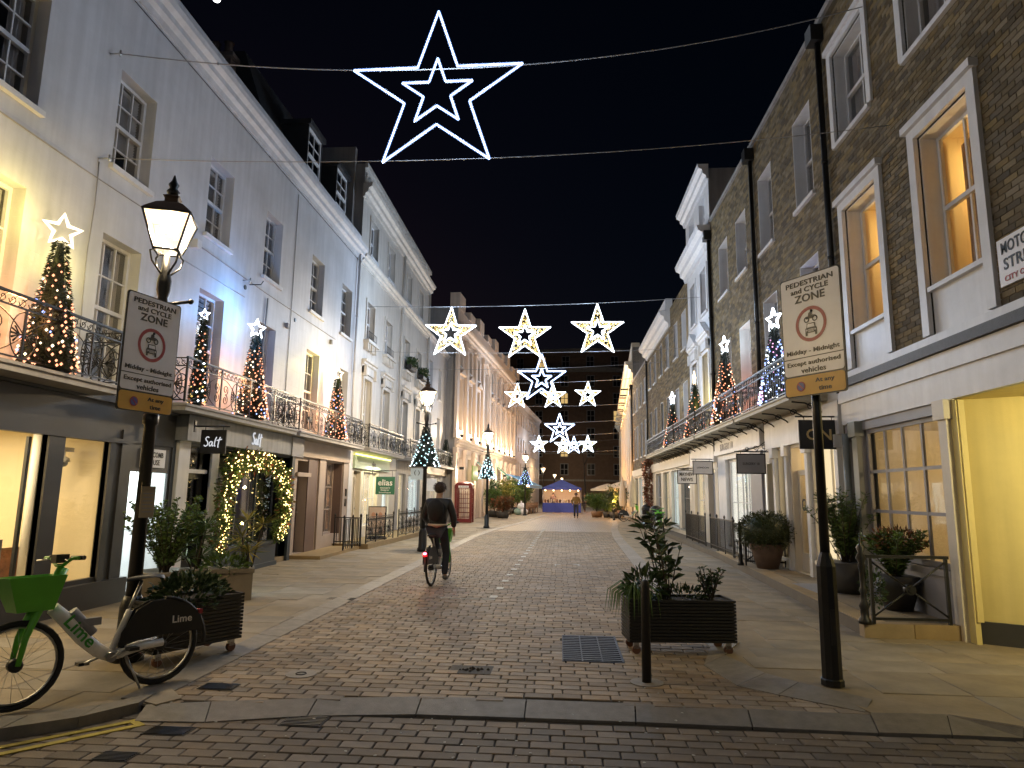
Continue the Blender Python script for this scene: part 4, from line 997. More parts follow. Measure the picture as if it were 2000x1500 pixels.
for Y in (12.0, 13.45, 14.65, 15.45):
    x = R2b.x(Y); R2b.build(MB().box(x - .07, x + .07, -.1, -.02, 0, 2.6).box(x - .11, x + .11, -.15, -.02, 2.5, 2.72), 'pilaster', white)
R3c.wall(16.35, 21.15, 0, 3.5, [(17.6, 20.2, .25, 2.7)], white, .2, -.02, name='shop_front')
wv = R3c.window(17.6, 20.2, .25, 2.7, 4, 2, .1, room=E('lit_white_shop', (1, .97, .84), 1.0), sill=True, meet=False, gl=shopglass, fw=.08)
for k in range(3): MB().tube([(R3c.x(18.0 + k * .7), .35, .3), (R3c.x(18.0 + k * .7), .35, 2.6)], .03, 6).build('clothes_rail', chrome, wv)
R3c.build(MB().box(*R3c.span(16.45, 17.4), -.08, -.02, 0, 2.75), 'grey_panel', greypaint)
R3c.build(MB().box(*R3c.span(16.35, 21.15), -.12, -.02, 2.85, 3.3), 'fascia', white)
letters('SURGERY 18', R3c.root, greypaint, (R3c.x(19.6), -.124, 3.05), height=.2, width=1.5)
# white classical house
R4 = House('white_classical_house', 'tall white house with triangular window pediments between brick fronts', XR, 21.2, 'R')
wins = [(21.9, 22.8), (23.7, 24.6)]
hol = [(a, b, z0, z1) for a, b in wins for z0, z1 in ((10.75, 11.7), (7.7, 9.2), (3.6, 6.3))]
R4.wall(21.2, 25.25, 3.0, 12.3, hol, white, .24); R4.body(21.2, 25.25, 12.3, stucco_grey, 9, 3)
R4.cornice(21.1, 25.35, prof(12.4, 1.6), white); R4.cornice(21.1, 25.35, prof(10.3, 2.0), white)
for a, b in wins:
    R4.window(a, b, 10.75, 11.7, 2, 2, .16, room=darkroom, sill=False); R4.window(a, b, 7.7, 9.2, 2, 2, .16, room=greyroom, dress='shade'); pediment_window(R4, a, b, 3.6, 6.3, greyroom, 'curtain', True, white)
    R4.surround(a, b, 7.7, 9.2, .12, white)
R4.wall(21.2, 25.25, 0, 3.5, [(21.6, 22.6, .1, 2.5), (23.2, 24.9, .4, 2.6)], cream, .2, -.02, name='shop_front'); R4.window(23.2, 24.9, .4, 2.6, 2, 2, .1, room=e_litw, meet=False, gl=shopglass); R4.door(21.6, 22.6, .1, 2.4, .15, greypaint)
R4.build(MB().box(*R4.span(21.3, 25.2), -.1, -.02, 2.7, 3.3), 'fascia', white)
# further brick fronts
def far_brick(name, label, Y0, Y1, z1, wins, zu, zm, corn=None):
    h = House(name, label, XR, Y0, 'R'); hol = [(a, b, *z) for a, b in wins for z in (zu, zm)]
    shop = [(Y0 + .5 + k * 2.4, Y0 + 2.3 + k * 2.4, .4, 2.7) for k in range(int((Y1 - Y0 - .6) / 2.4))]
    h.wall(Y0, Y1, 3.2, z1, hol, brick_m, .25, name='brick_wall'); h.body(Y0, Y1, z1, mortar)
    m = MB(); x0, x1 = h.span(Y0, Y1); z = 3.2
    while z < z1:
        x = x0
        while x < x1:
            if not any(h.span(q[0], q[1])[0] - .1 < x < h.span(q[0], q[1])[1] + .1 and q[2] - .1 < z < q[3] + .05 for q in hol): m.box(x, x + .43, -.012, 0, z + .006, z + .069, random.uniform(.001, 1))
            x += .45
        z += BHt
    tag(m.build('brick_courses', brick_m, h.root), kind='stuff')
    h.wall(Y0, Y1, 0, 3.2, shop, cream, .2, -.02, name='shop_front')
    for i, s_ in enumerate(shop): h.window(*s_, 2, 2, .1, room=(greyroom, e_litc, e_litw, greyroom)[i % 4], meet=False, gl=shopglass, mat=greengrey if i % 2 == 0 else white)
    for q in hol:
        h.window(*q, 2, 2, .2, room=darkroom); x0, x1 = h.span(q[0], q[1]); h.build(MB().box(x0 + .002, x0 + .02, -.014, .2, q[2], q[3]).box(x1 - .02, x1 - .002, -.014, .2, q[2], q[3]).box(x0 + .02, x1 - .02, -.014, .2, q[3] - .018, q[3] - .002), 'reveal_lining', white)
    h.build(MB().box(*h.span(Y0, Y1), -.1, -.02, 2.8, 3.2), 'fascia', cream)
    if corn: h.cornice(corn[0], corn[1], prof(corn[2], 2.2), white); h.build(MB().box(*h.span(corn[0], corn[1]), -.2, .1, corn[2], corn[2] + .55), 'parapet', white)
    else: h.build(MB().box(*h.span(Y0, Y1), -.05, .25, z1, z1 + .1), 'coping', stucco_grey)
    h.downpipe(Y1 - .1, 3.2, z1 - .4, iron, .05, True)
    return h
R5 = far_brick('brick_house', 'brick house with white parapet cornice beyond the white pedimented house', 25.3, 37.4, 9.75, [(25.7, 26.6), (27.6, 28.5), (29.9, 30.75), (31.9, 32.7), (34.0, 34.8), (35.9, 36.7)], (7.3, 8.8), (3.9, 6.0), (29.3, 37.4, 9.7))
R6 = far_brick('brick_house', 'lower brick house against the amber-lit colonnade', 37.45, 45.4, 9.1, [(38.2, 39.0), (40.2, 41.0), (42.3, 43.1), (44.0, 44.8)], (6.9, 8.3), (3.9, 5.9))
def right_balcony(h, a, b, n):
    o = balcony(h, a, b, 3.5, .7, .7, n, rail_panel, P('cream_slab', (.5, .46, .36), .6, .15, 4, .1), True); return o
right_balcony(R2b, 12.4, 16.28, 4); right_balcony(R3c, 16.4, 21.1, 5); right_balcony(R4, 21.25, 25.2, 4); right_balcony(R5, 25.35, 33, 6)
R7 = House('amber_colonnade_building', 'amber lit stone building with fluted columns at the far right', XR + .05, 45.5, 'R', -radians(3.6), cat='building')
R7.wall(45.5, 90, 0, 10.6, [(46.5 + 4.2 * k, 48.5 + 4.2 * k, 1, 8) for k in range(10)], P('amber_stone', (.62, .48, .30), .6, .12, 1.5, .1), .4)
R7.body(45.5, 90, 11.6, stucco_grey); R7.cornice(45.4, 90, prof(10.6, 2.4), cream); R7.box(45.5, 90, -.05, .5, 10.6, 11.9, 'parapet', cream)
for k in range(12):
    x = R7.x(46.0 + 4.2 * (k // 2) + (.0 if k % 2 == 0 else 2.9)); pm_ = MB().box(x - .5, x + .5, -.18, 0, 0, 8.3).box(x - .6, x + .6, -.28, 0, 8.3, 8.7)
    for q_ in range(5): pm_.box(x - .42 + q_ * .19, x - .32 + q_ * .19, -.23, -.18, .4, 8.1)
    R7.build(pm_, 'fluted_pilaster', cream)
    lamp('column_uplight', 26, (1, .50, .16), (x + .75, -1.35, .9), R7.root, .06)
    sp_ = lamp('column_spot', 2400, (1, .45, .13), (x + .2, -1.35, .8), R7.root, .06, 'SPOT', (radians(166), 0, 0)); sp_.data.spot_size = radians(52); sp_.data.spot_blend = 1.0
    lamp('ledge_light', 60, (1, .66, .28), (x, -.75, 8.9), R7.root, .06); R7.build(MB().box(x - .1, x + .1, -.8, -.3, 8.72, 8.8), 'ledge_lamp', iron)
    R7.build(MB().lathe([(.12, 0), (.05, .1), (.04, .6), (.12, .7)], (x + .75, -1.35, .02), 8), 'uplight', iron)
for k in range(10): R7.window(46.5 + 4.2 * k, 48.5 + 4.2 * k, 1, 8, 2, 4, .3, room=greyroom, sill=False)
# --- tall curved apartment block closing the view
Ap = thing('apartment_block', 'tall curved dark brick apartment block closing the street end', 'building', (6, 140, 0)); Ap.scale = (1.1, 1, 1.17)
def arc(a, rr): return (rr * sin(a), 30 - rr * cos(a))
m = MB(); fac = 20; R_ = 34
for k in range(fac):
    a, b = -.95 + 1.9 * k / fac, -.95 + 1.9 * (k + 1) / fac; p, q = arc(a, R_), arc(b, R_); m.quad((*p, 0), (*q, 0), (*q, 22.5), (*p, 22.5))
    p2, q2 = arc(a, R_ - 1.8), arc(b, R_ - 1.8); m.quad((*p2, 22.5), (*q2, 22.5), (*q2, 26.6), (*p2, 26.6)); m.quad((*p, 22.5), (*q, 22.5), (*q2, 22.5), (*p2, 22.5))
m.build('wall', farbrick, Ap)
for z, hh, o in ((22.4, .8, .5), (26.4, .5, -1.4), (3.6, .3, .2), (8.2, .12, .15)):
    m = MB()
    for k in range(fac):
        a, b = -.95 + 1.9 * k / fac, -.95 + 1.9 * (k + 1) / fac; p, q = arc(a, R_ + o), arc(b, R_ + o); p2, q2 = arc(a, R_ + o - .7), arc(b, R_ + o - .7); m.quad((*p, z), (*q, z), (*q, z + hh), (*p, z + hh)); m.quad((*p, z), (*q, z), (*q2, z), (*p2, z)); m.quad((*p, z + hh), (*q, z + hh), (*q2, z + hh), (*p2, z + hh))
    m.build('string_course', stucco_grey, Ap)
wm = MB()
for (x0, x1, z0, z1) in ((-.75, -.62, -1, 1), (.62, .75, -1, 1), (-.62, .62, .87, 1), (-.62, .62, -1, -.87), (-.62, .62, -.05, .05), (-.05, .05, -.87, .87)): wm.box(x0, x1, -.08, .04, z0, z1)
wme = wm.mesh('window'); wme.materials.append(greypaint)
pd = MB().box(-.62, .62, -.02, .0, -.87, .87).mesh('pane'); pd.materials.append(P('far_dark_glass', (.02, .02, .025), .1, .1, 3, 0))
pl_ = MB().box(-.62, .62, -.02, .0, -.87, .87).mesh('pane'); pl_.materials.append(E('far_lit_glass', (1, .66, .25), .42))
lits = {(5, 4), (5, 1), (7, 3), (4, 6)}
for i in range(13):
    for j in range(7):
        a = -.85 + 1.7 * i / 12; rr = R_ + .02 if j < 6 else R_ - 1.78; p = arc(a, rr); z = 5.6 + j * 3.05 if j < 6 else 24.6
        wo = link(wme, 'window', None, Ap, (p[0], p[1], z), (0, 0, a)); link(pl_ if (i, j) in lits else pd, 'pane', None, wo)
# ================================================================ hanging stars and wires
def at(u, v, Y):
    d = ray(u, v); t = Y / d.y; return Vector((d.x * t, Y, 1.65 + d.z * t))
def onx(u, v, X):
    d = ray(u, v); t = X / d.x; return Vector((X, d.y * t, 1.65 + d.z * t))
def star_pts(R, k=.382): return [((R if i % 2 == 0 else R * k) * sin(i * pi / 5), (R if i % 2 == 0 else R * k) * cos(i * pi / 5)) for i in range(10)]
def dense(p, st):
    out = []
    for i in range(len(p)):
        a, b = p[i], p[(i + 1) % len(p)]; n = max(1, int(hypot(b[0] - a[0], b[1] - a[1]) / st))
        out += [(a[0] + (b[0] - a[0]) * k / n, a[1] + (b[1] - a[1]) * k / n) for k in range(n)]
    return out
def star(name, label, loc, R, style, group=None, power=10, rope=.016, rz=0, tilt=0, big=False):
    o = thing(name, label, 'star light', loc, group=group, rot=(0, tilt, rz))
    for q, nm in ((1, 'outer_rope_light'), (.415, 'inner_rope_light')):
        pts = star_pts(R * q)
        rm, hm = MB(), MB()
        for i_ in range(10):
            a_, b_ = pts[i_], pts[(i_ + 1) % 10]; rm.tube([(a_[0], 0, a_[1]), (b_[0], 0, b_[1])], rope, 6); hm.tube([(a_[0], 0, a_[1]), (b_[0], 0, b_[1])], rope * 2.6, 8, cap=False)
        rp = rm.build(nm, e_rope, o)
        if big or style == 'double': hm.build('halo_tube', e_halo, rp)  # added tube that draws the blue halo around the rope
        m = MB()
        for i, (x, z) in enumerate(dense(pts, .024 if big else .06)):
            a = random.uniform(0, 2 * pi); m.octa((x + cos(a) * rope * .7, -rope * .6, z - rope * random.uniform(.4, 2.0)), rope * random.uniform(.45, .8))
        tag(m.build('led_beads', e_rope, rp), kind='stuff')
    if style == 'gold':
        pts = star_pts(R); ins = star_pts(R * .46); m = MB(); m2 = MB(); k = 0
        while k < 620:
            x, z = random.uniform(-R, R), random.uniform(-R, R)
            if inpoly((x, z), pts) and not inpoly((x, z), ins): (m if random.random() < .55 else m2).octa((x, random.uniform(-.02, .02), z), R * random.uniform(.014, .026)); k += 1
        tag(m.build('gold_leds', e_gold, o), kind='stuff'); tag(m2.build('silver_tinsel', P('tinsel%d' % len(bpy.data.materials), (.55, .5, .4), .3, .2, 8, 0, metal=.6), o), kind='stuff')
    fr = MB()
    for i in range(0, 10, 2):
        a, b = star_pts(R)[i], star_pts(R * .415)[i]; fr.tube([(a[0], .02, a[1]), (b[0], .02, b[1])], .003, 3)
    if not big: fr.build('frame', iron, o)
    n = 5 if big else 1
    for i in range(n):
        a = 2 * pi * i / n; rr = R * .5 if big else 0
        lamp('star_glow', power / n, (.58, .76, 1), (rr * sin(a), -.12, rr * cos(a)), o, .25 if not big else .15)
    return o
def wire(label, p, q, sag=.25, r=.008, knots=0, name='overhead_wire', mat=None):
    n = 24; pts = []
    for k in range(n + 1):
        t = k / n; v = p.lerp(q, t); v.z -= sag * 4 * t * (1 - t); pts.append(v)
    m = MB().tube(pts, r, 5)
    for k in range(knots): m.ball(pts[3 + k * 5], r * 2.5, 5)
    return tag(m.build(name, mat or chrome_wire), label, 'wire')
chrome_wire = P('galvanised_wire', (.35, .35, .37), .5, .2, 20, 0, metal=.5)
cS = at(857, 198, 8.9)
star('star_light', 'large double outline star of cool white rope light on two wires', Vector((-1.80, 8.9, 7.38)), 1.31, 'double', None, 110, .0085, tilt=-.012, big=True)
wire('upper support wire of the large double star', Vector((-6.45, 8.56, 7.93)), Vector((4.8, 9.98, 9.35)), .62, .009, 2); wire('lower steadying wire under the large double star', Vector((-6.45, 8.58, 6.3)), Vector((4.8, 9.53, 7.05)), .25, .006)
rows = [((880, 651), (1025, 655), (1167, 645), 54.5, 22.5, 'three gold-filled stars hung before the white houses'), ((1010, 774), (1080, 774), (1148, 771), 26.5, 47, 'three small gold-filled stars beyond the second outline star'), ((1053, 868), (1100, 870), (1148, 868), 18, 70, 'three smallest gold-filled stars above the blue market tent')]
labs = ['gold-filled white star, one of three on the wire before the white houses', 'small gold-filled star, one of three behind the second outline star', 'tiny gold-filled star, one of three above the blue market tent']
for i, (a, b, c, rp, Y, grp) in enumerate(rows):
    R = rp * Y / 1320
    for j, p in enumerate((a, b, c)):
        lo = at(p[0], p[1], Y); star('star_light', labs[i], lo, R, 'gold', grp, (230, 160, 90)[i], (.016, .018, .022)[i], tilt=random.uniform(-.03, .03))
    l0, l1 = at(a[0], a[1], Y), at(c[0], c[1], Y)
    wire(('support wire of three gold stars from white house to white house', 'support wire of the three small gold stars', 'support wire of the three tiny gold stars by the tent')[i], Vector((-6.6 + bx(Y), Y - .3, l0.z + R * .95)), Vector((4.8 + bx(Y) * .5, Y + .4, l1.z + R * 1.35)), .12, .010 + i * .004)
    wire(('steadying wire below the three gold stars', 'steadying wire below the three small gold stars', 'steadying wire below the three tiny gold stars')[i], Vector((-6.6 + bx(Y), Y - .3, l0.z - R * .75)), Vector((4.8 + bx(Y) * .5, Y + .4, l1.z - R * .55)), .12, .007 + i * .003)
for (u, v, rp, Y, lab) in ((1058, 740, 50, 31, 'second cool white outline star hung just beyond the three gold stars'), (1093, 838, 30.5, 51, 'third cool white outline star hung over the street planting'), (1121, 870, 18, 87, 'farthest cool white outline star against the dark apartment block')):
    lo = at(u, v, Y); R = rp * Y / 1320; star('star_light', lab, lo, R, 'double', None, 260, .018 if Y < 40 else .022)
    wire('support wire of the ' + lab.split(' outline')[0], Vector((-6.6 + bx(Y), Y, lo.z + R * .4)), Vector((4.8 + bx(Y) * .6, Y, lo.z + R * .7)), .15, .010)
mo = tag(MB().ball((0, 0, 0), 4.6, 20).build('moon', E('moon_face', (.95, .98, 1), 4), None, tuple(Vector((0, 0, 1.65)) + ray(423, -3).normalized() * 1000)), 'bright full moon above the white parapet', 'moon')
# ================================================================ lit fir trees
def fir(name, label, loc, h, r, leds, topper, cat='christmas tree', n=2600, glow=None, group=None, trunk=True, nl=200, parent=None, pot=True, size=.019):
    o = thing(name, label, cat, loc, group=group)
    if parent: o.parent = parent
    m = MB()
    for k in range(n):
        t = random.random() ** .8; z = h * (1 - t) ; z = h * (1 - sqrt(random.random())) if random.random() < .5 else random.uniform(0, h)
        rr = r * (1 - z / h * .86) * random.uniform(.86, 1.05); a = random.uniform(0, 2 * pi)
        m.leaf((rr * .8 * cos(a), rr * .8 * sin(a), z + .04), (cos(a), sin(a), random.uniform(-.9, .25)), random.uniform(.04, .075), .022)
    m.lathe([(r * .8, .02), (r * .45, h * .45), (r * .08, h)], (0, 0, 0), 10)
    tag(m.build('needles', leaf_fir, o), kind='stuff')
    if pot: MB().lathe([(r * .5, 0), (r * .6, .1), (r * .5, .14)], (0, 0, -.02), 10).build('base', iron, o)
    ms = [MB() for _ in leds]
    for k in range(nl):
        z = h * (1 - sqrt(1 - k / nl * .98)) + random.uniform(-.02, .02); a = k * 2.399 + random.uniform(-.25, .25); rr = r * (1 - max(0, z) / h * .86) * 1.02
        random.choices(ms, [w for _, w in leds])[0].octa((rr * cos(a), rr * sin(a), max(.04, z)), size * random.uniform(.8, 1.25))
    for mm, (mat, _) in zip(ms, leds):
        if mm.v: tag(mm.build('fairy_lights', mat, o), kind='stuff')
    if topper:
        R = topper[1]; pts = star_pts(R, .45)
        tp = MB().tube([(x, 0, z) for x, z in pts], R * .11, 5, True).build('star_topper', topper[0], o, (0, 0, h + R * .75), (0, 0, topper[2]))
    if glow:
        for (dx, dy, dz, wt, c) in glow: lamp('tree_glow', wt, c, (dx, dy, dz), o, .12)
    return o
OR = (1, .42, .16); YL = (1, .82, .22); BL_ = (.12, .42, 1)
gA = 'fir trees on the white terrace balconies'
warm = [(e_warm, 6), (e_warmw, 2), (e_blue, .6)]
fir('christmas_tree', 'warm lit fir tree with open star topper on the balcony above the charcoal shop', (-6.22, 7.62, 3.03), 1.62, .35, warm, (e_warmw, .22, pi / 2 - .6), glow=[(-.05, -.45, 1.9, 16, YL), (.05, -.6, .7, 26, OR), (-.05, .5, 1.5, 7, YL)], group=gA)
fir('christmas_tree', 'slim lit fir shape standing in for a window reflection above the black hanging sign', (-6.1, 10.85, 3.03), 1.5, .13, [(e_warm, 3), (e_rope, 2), (e_gold, 1)], (e_rope, .10, 0), glow=[(.1, 0, 1.2, 1.2, (1, .9, .8))], nl=90, group=gA)  # added cone for lights reflected in the window, not a standing tree
fir('christmas_tree', 'warm lit fir tree with white star above the grey shop fascia', (-6.2, 13.05, 3.03), 1.72, .35, warm, (e_rope, .2, 1.0), glow=[(.22, -.5, 2.1, 40, BL_), (.05, -.6, .7, 24, OR), (.0, .5, .6, 7, OR)], nl=290, group=gA)
fir('christmas_tree', 'warm lit fir tree with warm star above the beige shop fascia', (-6.2, 18.2, 3.03), 1.7, .35, warm, (e_warmw, .2, 1.1), glow=[(-.0, -.5, 2.0, 18, YL), (.05, -.6, .7, 20, OR), (.0, .5, .8, 5, OR)], nl=290, group=gA)
gR = 'fir trees on the long right balcony'
fir('christmas_tree', 'fir tree with multicoloured blue and pink lights on the right balcony', (4.42, 14.05, 3.5), 1.62, .38, [(e_blue, 5), (e_pink, 1.5), (e_rope, 2.5), (e_warmw, .6)], (e_rope, .24, 1.9), glow=[(-.1, -.5, 1.2, 10, (.45, .5, 1)), (-.1, -.2, 2.1, 6, (.8, .9, 1))], nl=290, group=gR)
fir('christmas_tree', 'warm lit fir tree with white star beside the small-paned sashes', (4.35, 18.0, 3.5), 1.95, .42, warm, (e_rope, .24, 1.85), glow=[(.1, -.6, .6, 14, (1, .3, .12)), (.1, -.3, 2.2, 8, (.8, .95, 1))], nl=290, group=gR)
fir('christmas_tree', 'warm lit fir tree with warm star before the pedimented window', (4.4, 22.4, 3.5), 1.8, .40, warm, (e_warmw, .24, 1.2), glow=[(.1, -.55, 1.2, 18, YL), (.1, -.55, .5, 6, OR)], nl=110, group=gR)
fir('christmas_tree', 'warm lit fir tree with white star at the end of the right balcony', (4.4, 26.9, 3.5), 1.75, .40, warm, (e_rope, .26, 1.8), glow=[(.1, -.3, 2.0, 3, (.8, .95, 1)), (.2, -.5, .5, 2, OR)], nl=110, group=gR)
for (Y, h, r, lab) in ((31.2, 1.5, .42, 'tall dark unlit fir on the balcony behind the middle lamp'), (36.6, 1.45, .42, 'dark unlit conical fir on the plain house balcony')):
    fir('conical_fir', lab, (-6.25, Y, 3.03), h, r, [(e_warm, 1)], None, nl=0, cat='fir tree')
# ================================================================ street lamps
copper = P('aged_copper', (.12, .075, .05), .5, .3, 12, .2)
def street_lamp(label, loc, power=170, color=(1, .80, .54)):
    o = thing('street_lamp', label, 'street lamp', loc, group='black lantern street lamps')
    MB().lathe([(.15, 0), (.15, .08), (.12, .12), (.112, .52), (.095, .58), (.078, .62)], n=12).build('base', iron, o)
    MB().lathe([(.07, .6), (.056, 2.28), (.075, 2.3), (.075, 2.38), (.052, 2.42), (.044, 3.5), (.062, 3.52), (.05, 3.62), (.07, 3.7), (.07, 3.8), (.045, 3.9), (.03, 4.08)], n=12).build('column', iron, o)
    lb = MB().tube([(-.26, 0, 3.60), (-.08, 0, 3.56), (.08, 0, 3.56), (.26, 0, 3.60)], .018, 6).ball((-.27, 0, 3.6), .03, 8).ball((.27, 0, 3.6), .03, 8).build('ladder_bar', iron, o)
    fg = MB()
    for k in range(4):
        a = k * pi / 2 + pi / 4; c, s_ = cos(a), sin(a)
        fg.tube([(c * .03, s_ * .03, 3.85), (c * .16, s_ * .16, 3.98), (c * .19, s_ * .19, 4.08), (c * .11, s_ * .11, 4.13)], .011, 5)
    fg.build('frog_bracket', iron, o)
    b0, b1, z0, z1 = .115, .225, 4.12, 4.50
    cage = MB()
    cs = [(1, 1), (-1, 1), (-1, -1), (1, -1)]
    for (sx, sy) in cs: cage.tube([(sx * b0, sy * b0, z0), (sx * b1, sy * b1, z1)], .012, 5)
    for bb, z in ((b0, z0), (b1, z1)):
        for k in range(4):
            p, q = cs[k], cs[(k + 1) % 4]; cage.tube([(p[0] * bb, p[1] * bb, z), (q[0] * bb, q[1] * bb, z)], .014, 5)
    cage.build('lantern_frame', iron, o)
    for k in range(4):
        p, q = cs[k], cs[(k + 1) % 4]; e = .985
        MB().quad((p[0] * b0 * e, p[1] * b0 * e, z0), (q[0] * b0 * e, q[1] * b0 * e, z0), (q[0] * b1 * e, q[1] * b1 * e, z1), (p[0] * b1 * e, p[1] * b1 * e, z1)).build('lantern_pane', lantern_glass, o)
    MB().lathe([(.33, 4.49), (.315, 4.52), (.18, 4.62), (.09, 4.66), (.09, 4.70), (.115, 4.72), (.05, 4.75)], n=4, smooth=False, rot=pi / 4).build('lantern_roof', copper, o)
    MB().lathe([(.045, 4.74), (.068, 4.79), (.036, 4.83), (.055, 4.87), (.028, 4.91), (.006, 4.98)], n=10).build('finial', iron, o)
    for k in range(4):
        a = k * pi / 2; MB().ball((.06 * cos(a), 0.06 * sin(a), 4.36), .032, 8, (1, 1, 1.5)).build('mantle', e_lant, o)
    lamp('lantern_light', power, color, (0, 0, 4.32), o, .08)
    o.rotation_euler = (0, 0, .35)
    return o
street_lamp('street lamp carrying the zone sign beside the parked hire bike', (-4.15, 6.55, 0), 240, (1, .78, .48))
street_lamp('street lamp behind the cyclist with a white lit fir collar', (-3.86, 19.2, 0.02), 640)
street_lamp('street lamp in front of the peach hall with lit fir collar', (-3.5, 32.5, 0.02), 640)
street_lamp('street lamp by the white bin bags with blue lit fir collar', (-2.7, 52, 0.02), 640)
street_lamp('street lamp beside the blue market tent', (-1.95, 76, 0.0), 240)
street_lamp('street lamp standing between the tent and apartment block', (-.9, 100, 0.0), 1500)
street_lamp('farthest street lamp before the apartment block', (.2, 122, 0.0), 1300)
# two unseen lamps added as fill behind the camera, then the right cross-street lamp
street_lamp('added fill lamp at the near corner across the cross street', (-5.6, -5.5, 0.0), 140, (1, .88, .7))
street_lamp('added cool fill lamp on the far pavement of the cross street', (3.4, -4.6, 0.0), 150, (.9, .93, 1))
street_lamp('street lamp standing on the right pavement of cross street', (10.6, 2.6, 0.0), 25)
for (x, Y, z, h, r, leds, lab) in ((-3.86, 19.2, 2.35, 1.12, .42, [(e_cool, 3), (e_rope, 1)], 'cone of white lit fir round the lamp behind the cyclist'), (-3.5, 32.5, 2.3, 1.2, .42, [(e_cool, 3), (e_rope, 1)], 'cone of white lit fir round the peach hall lamp'), (-2.7, 52, 2.3, 1.3, .55, [(e_blue, 3), (e_cool, 2)], 'cone of blue lit fir round the bin bag lamp')):
    fir('lamp_fir_collar', lab, (x, Y, z), h, r, leds, None, nl=100, pot=False, glow=[(.3, -.6, .5, 4, (.7, .9, 1))], size=.02 if Y < 25 else .03)
# ================================================================ zone signs
def zone_sign(label, loc, yaw, wd=.66, h=1.16):
    o = thing('zone_sign', label, 'road sign', loc, group='pedestrian and cycle zone signs', rot=(0, 0, yaw))
    yl = h * .165
    def plate(x0, x1, z0, z1, r=.03):
        pts = []
        for cx, cz, a0 in ((x1 - r, z1 - r, 0), (x0 + r, z1 - r, pi / 2), (x0 + r, z0 + r, pi), (x1 - r, z0 + r, 1.5 * pi)): pts += [(cx + r * cos(a0 + k * pi / 8), cz + r * sin(a0 + k * pi / 8)) for k in range(5)]
        return pts
    MB().prism(plate(-wd / 2, wd / 2, -h / 2, h / 2), .0, .012).build('backing', signblack, o)
    MB().prism(plate(-wd / 2 + .012, wd / 2 - .012, -h / 2 + .012 + yl, h / 2 - .012), -.004, -.0005).build('white_face', signwhite, o)
    yp = MB().prism(plate(-wd / 2 + .012, wd / 2 - .012, -h / 2 + .012, -h / 2 + yl - .004), -.004, -.0005).build('yellow_face', signyellow, o)
    y = -.006; top = h / 2
    def T(s, fz, hh, ww): letters(s, o, signblack, (0, y, top - fz * h), height=hh, width=ww)
    T('PEDESTRIAN', .065, .05, wd * .78); T('and CYCLE', .125, .05, wd * .62); T('ZONE', .195, .075, wd * .5)
    T('Midday - Midnight', .64, .055, wd * .86); T('Except authorised', .735, .055, wd * .86); T('vehicles', .79, .05, wd * .4)
    for fz in (.685,): MB().box(-wd / 2 + .012, wd / 2 - .012, y, y + .002, top - fz * h - .004, top - fz * h + .004).build('divider', signblack, o)
    cz = top - .42 * h; ro, ri = wd * .255, wd * .205
    m = MB(); n = 32
    for k in range(n):
        a, b = 2 * pi * k / n, 2 * pi * (k + 1) / n; m.quad((ri * cos(a), y, cz + ri * sin(a)), (ro * cos(a), y, cz + ro * sin(a)), (ro * cos(b), y, cz + ro * sin(b)), (ri * cos(b), y, cz + ri * sin(b)))
    m.build('red_ring', signred, o)
    k = wd / .66; m = MB()
    # motorcycle with rider
    for s_ in (-1, 1): m.tube([(s_ * .045 * k + .024 * k * cos(a * pi / 6), y, cz + .045 * k + .024 * k * sin(a * pi / 6)) for a in range(12)], .005 * k, 4, True)
    m.prism([(-.05 * k, cz + .05 * k), (.03 * k, cz + .05 * k), (.055 * k, cz + .075 * k), (.02 * k, cz + .085 * k), (-.05 * k, cz + .07 * k)], y - .002, y)
    m.prism([(-.025 * k, cz + .07 * k), (.005 * k, cz + .07 * k), (.02 * k, cz + .1 * k), (0, cz + .115 * k), (-.02 * k, cz + .105 * k)], y - .002, y); m.ball((.012 * k, y, cz + .122 * k), .013 * k, 8)
    m.build('motorcycle_symbol', signblack, o)
    m = MB(); c2 = cz - .055 * k
    m.prism([(-.062 * k, c2 - .03 * k), (.062 * k, c2 - .03 * k), (.062 * k, c2 + .012 * k), (.05 * k, c2 + .02 * k), (.042 * k, c2 + .062 * k), (-.042 * k, c2 + .062 * k), (-.05 * k, c2 + .02 * k), (-.062 * k, c2 + .012 * k)], y - .002, y)
    for s_ in (-1, 1): m.box(s_ * .052 * k - .01 * k, s_ * .052 * k + .01 * k, y - .002, y, c2 - .055 * k, c2 - .03 * k)
    m.build('car_symbol', signblack, o)
    m = MB().prism([(-.04 * k, c2 + .022 * k), (.04 * k, c2 + .022 * k), (.034 * k, c2 + .054 * k), (-.034 * k, c2 + .054 * k)], y - .004, y - .0025)
    for q in range(3): m.box(-.03 * k, .03 * k, y - .004, y - .0025, c2 - .02 * k + q * .01 * k, c2 - .016 * k + q * .01 * k)
    for s_ in (-1, 1): m.ball((s_ * .045 * k, y - .002, c2 - .004 * k), .009 * k, 8, (1, .2, 1))
    m.build('car_symbol_windscreen', signwhite, o)
    zy = -h / 2 + yl / 2
    rd = MB().prism([(-wd * .22 + .048 * k * cos(a * pi / 12), zy + .048 * k * sin(a * pi / 12)) for a in range(24)], y - .001, y).build('no_waiting_disc', signred, o)
    MB().prism([(-wd * .22 + .038 * k * cos(a * pi / 12), zy + .038 * k * sin(a * pi / 12)) for a in range(24)], y - .003, y - .0015).build('blue_disc', signblue, o)
    MB().bar((-wd * .22 - .028 * k, y - .004, zy + .028 * k), (-wd * .22 + .028 * k, y - .004, zy - .028 * k), .001, .01, up=(1, 0, 1)).build('red_bar', signred, o)
    letters('At any', o, signblack, (wd * .17, y, zy + .035), height=.05, width=wd * .3); letters('time', o, signblack, (wd * .17, y, zy - .035), height=.042, width=wd * .2)
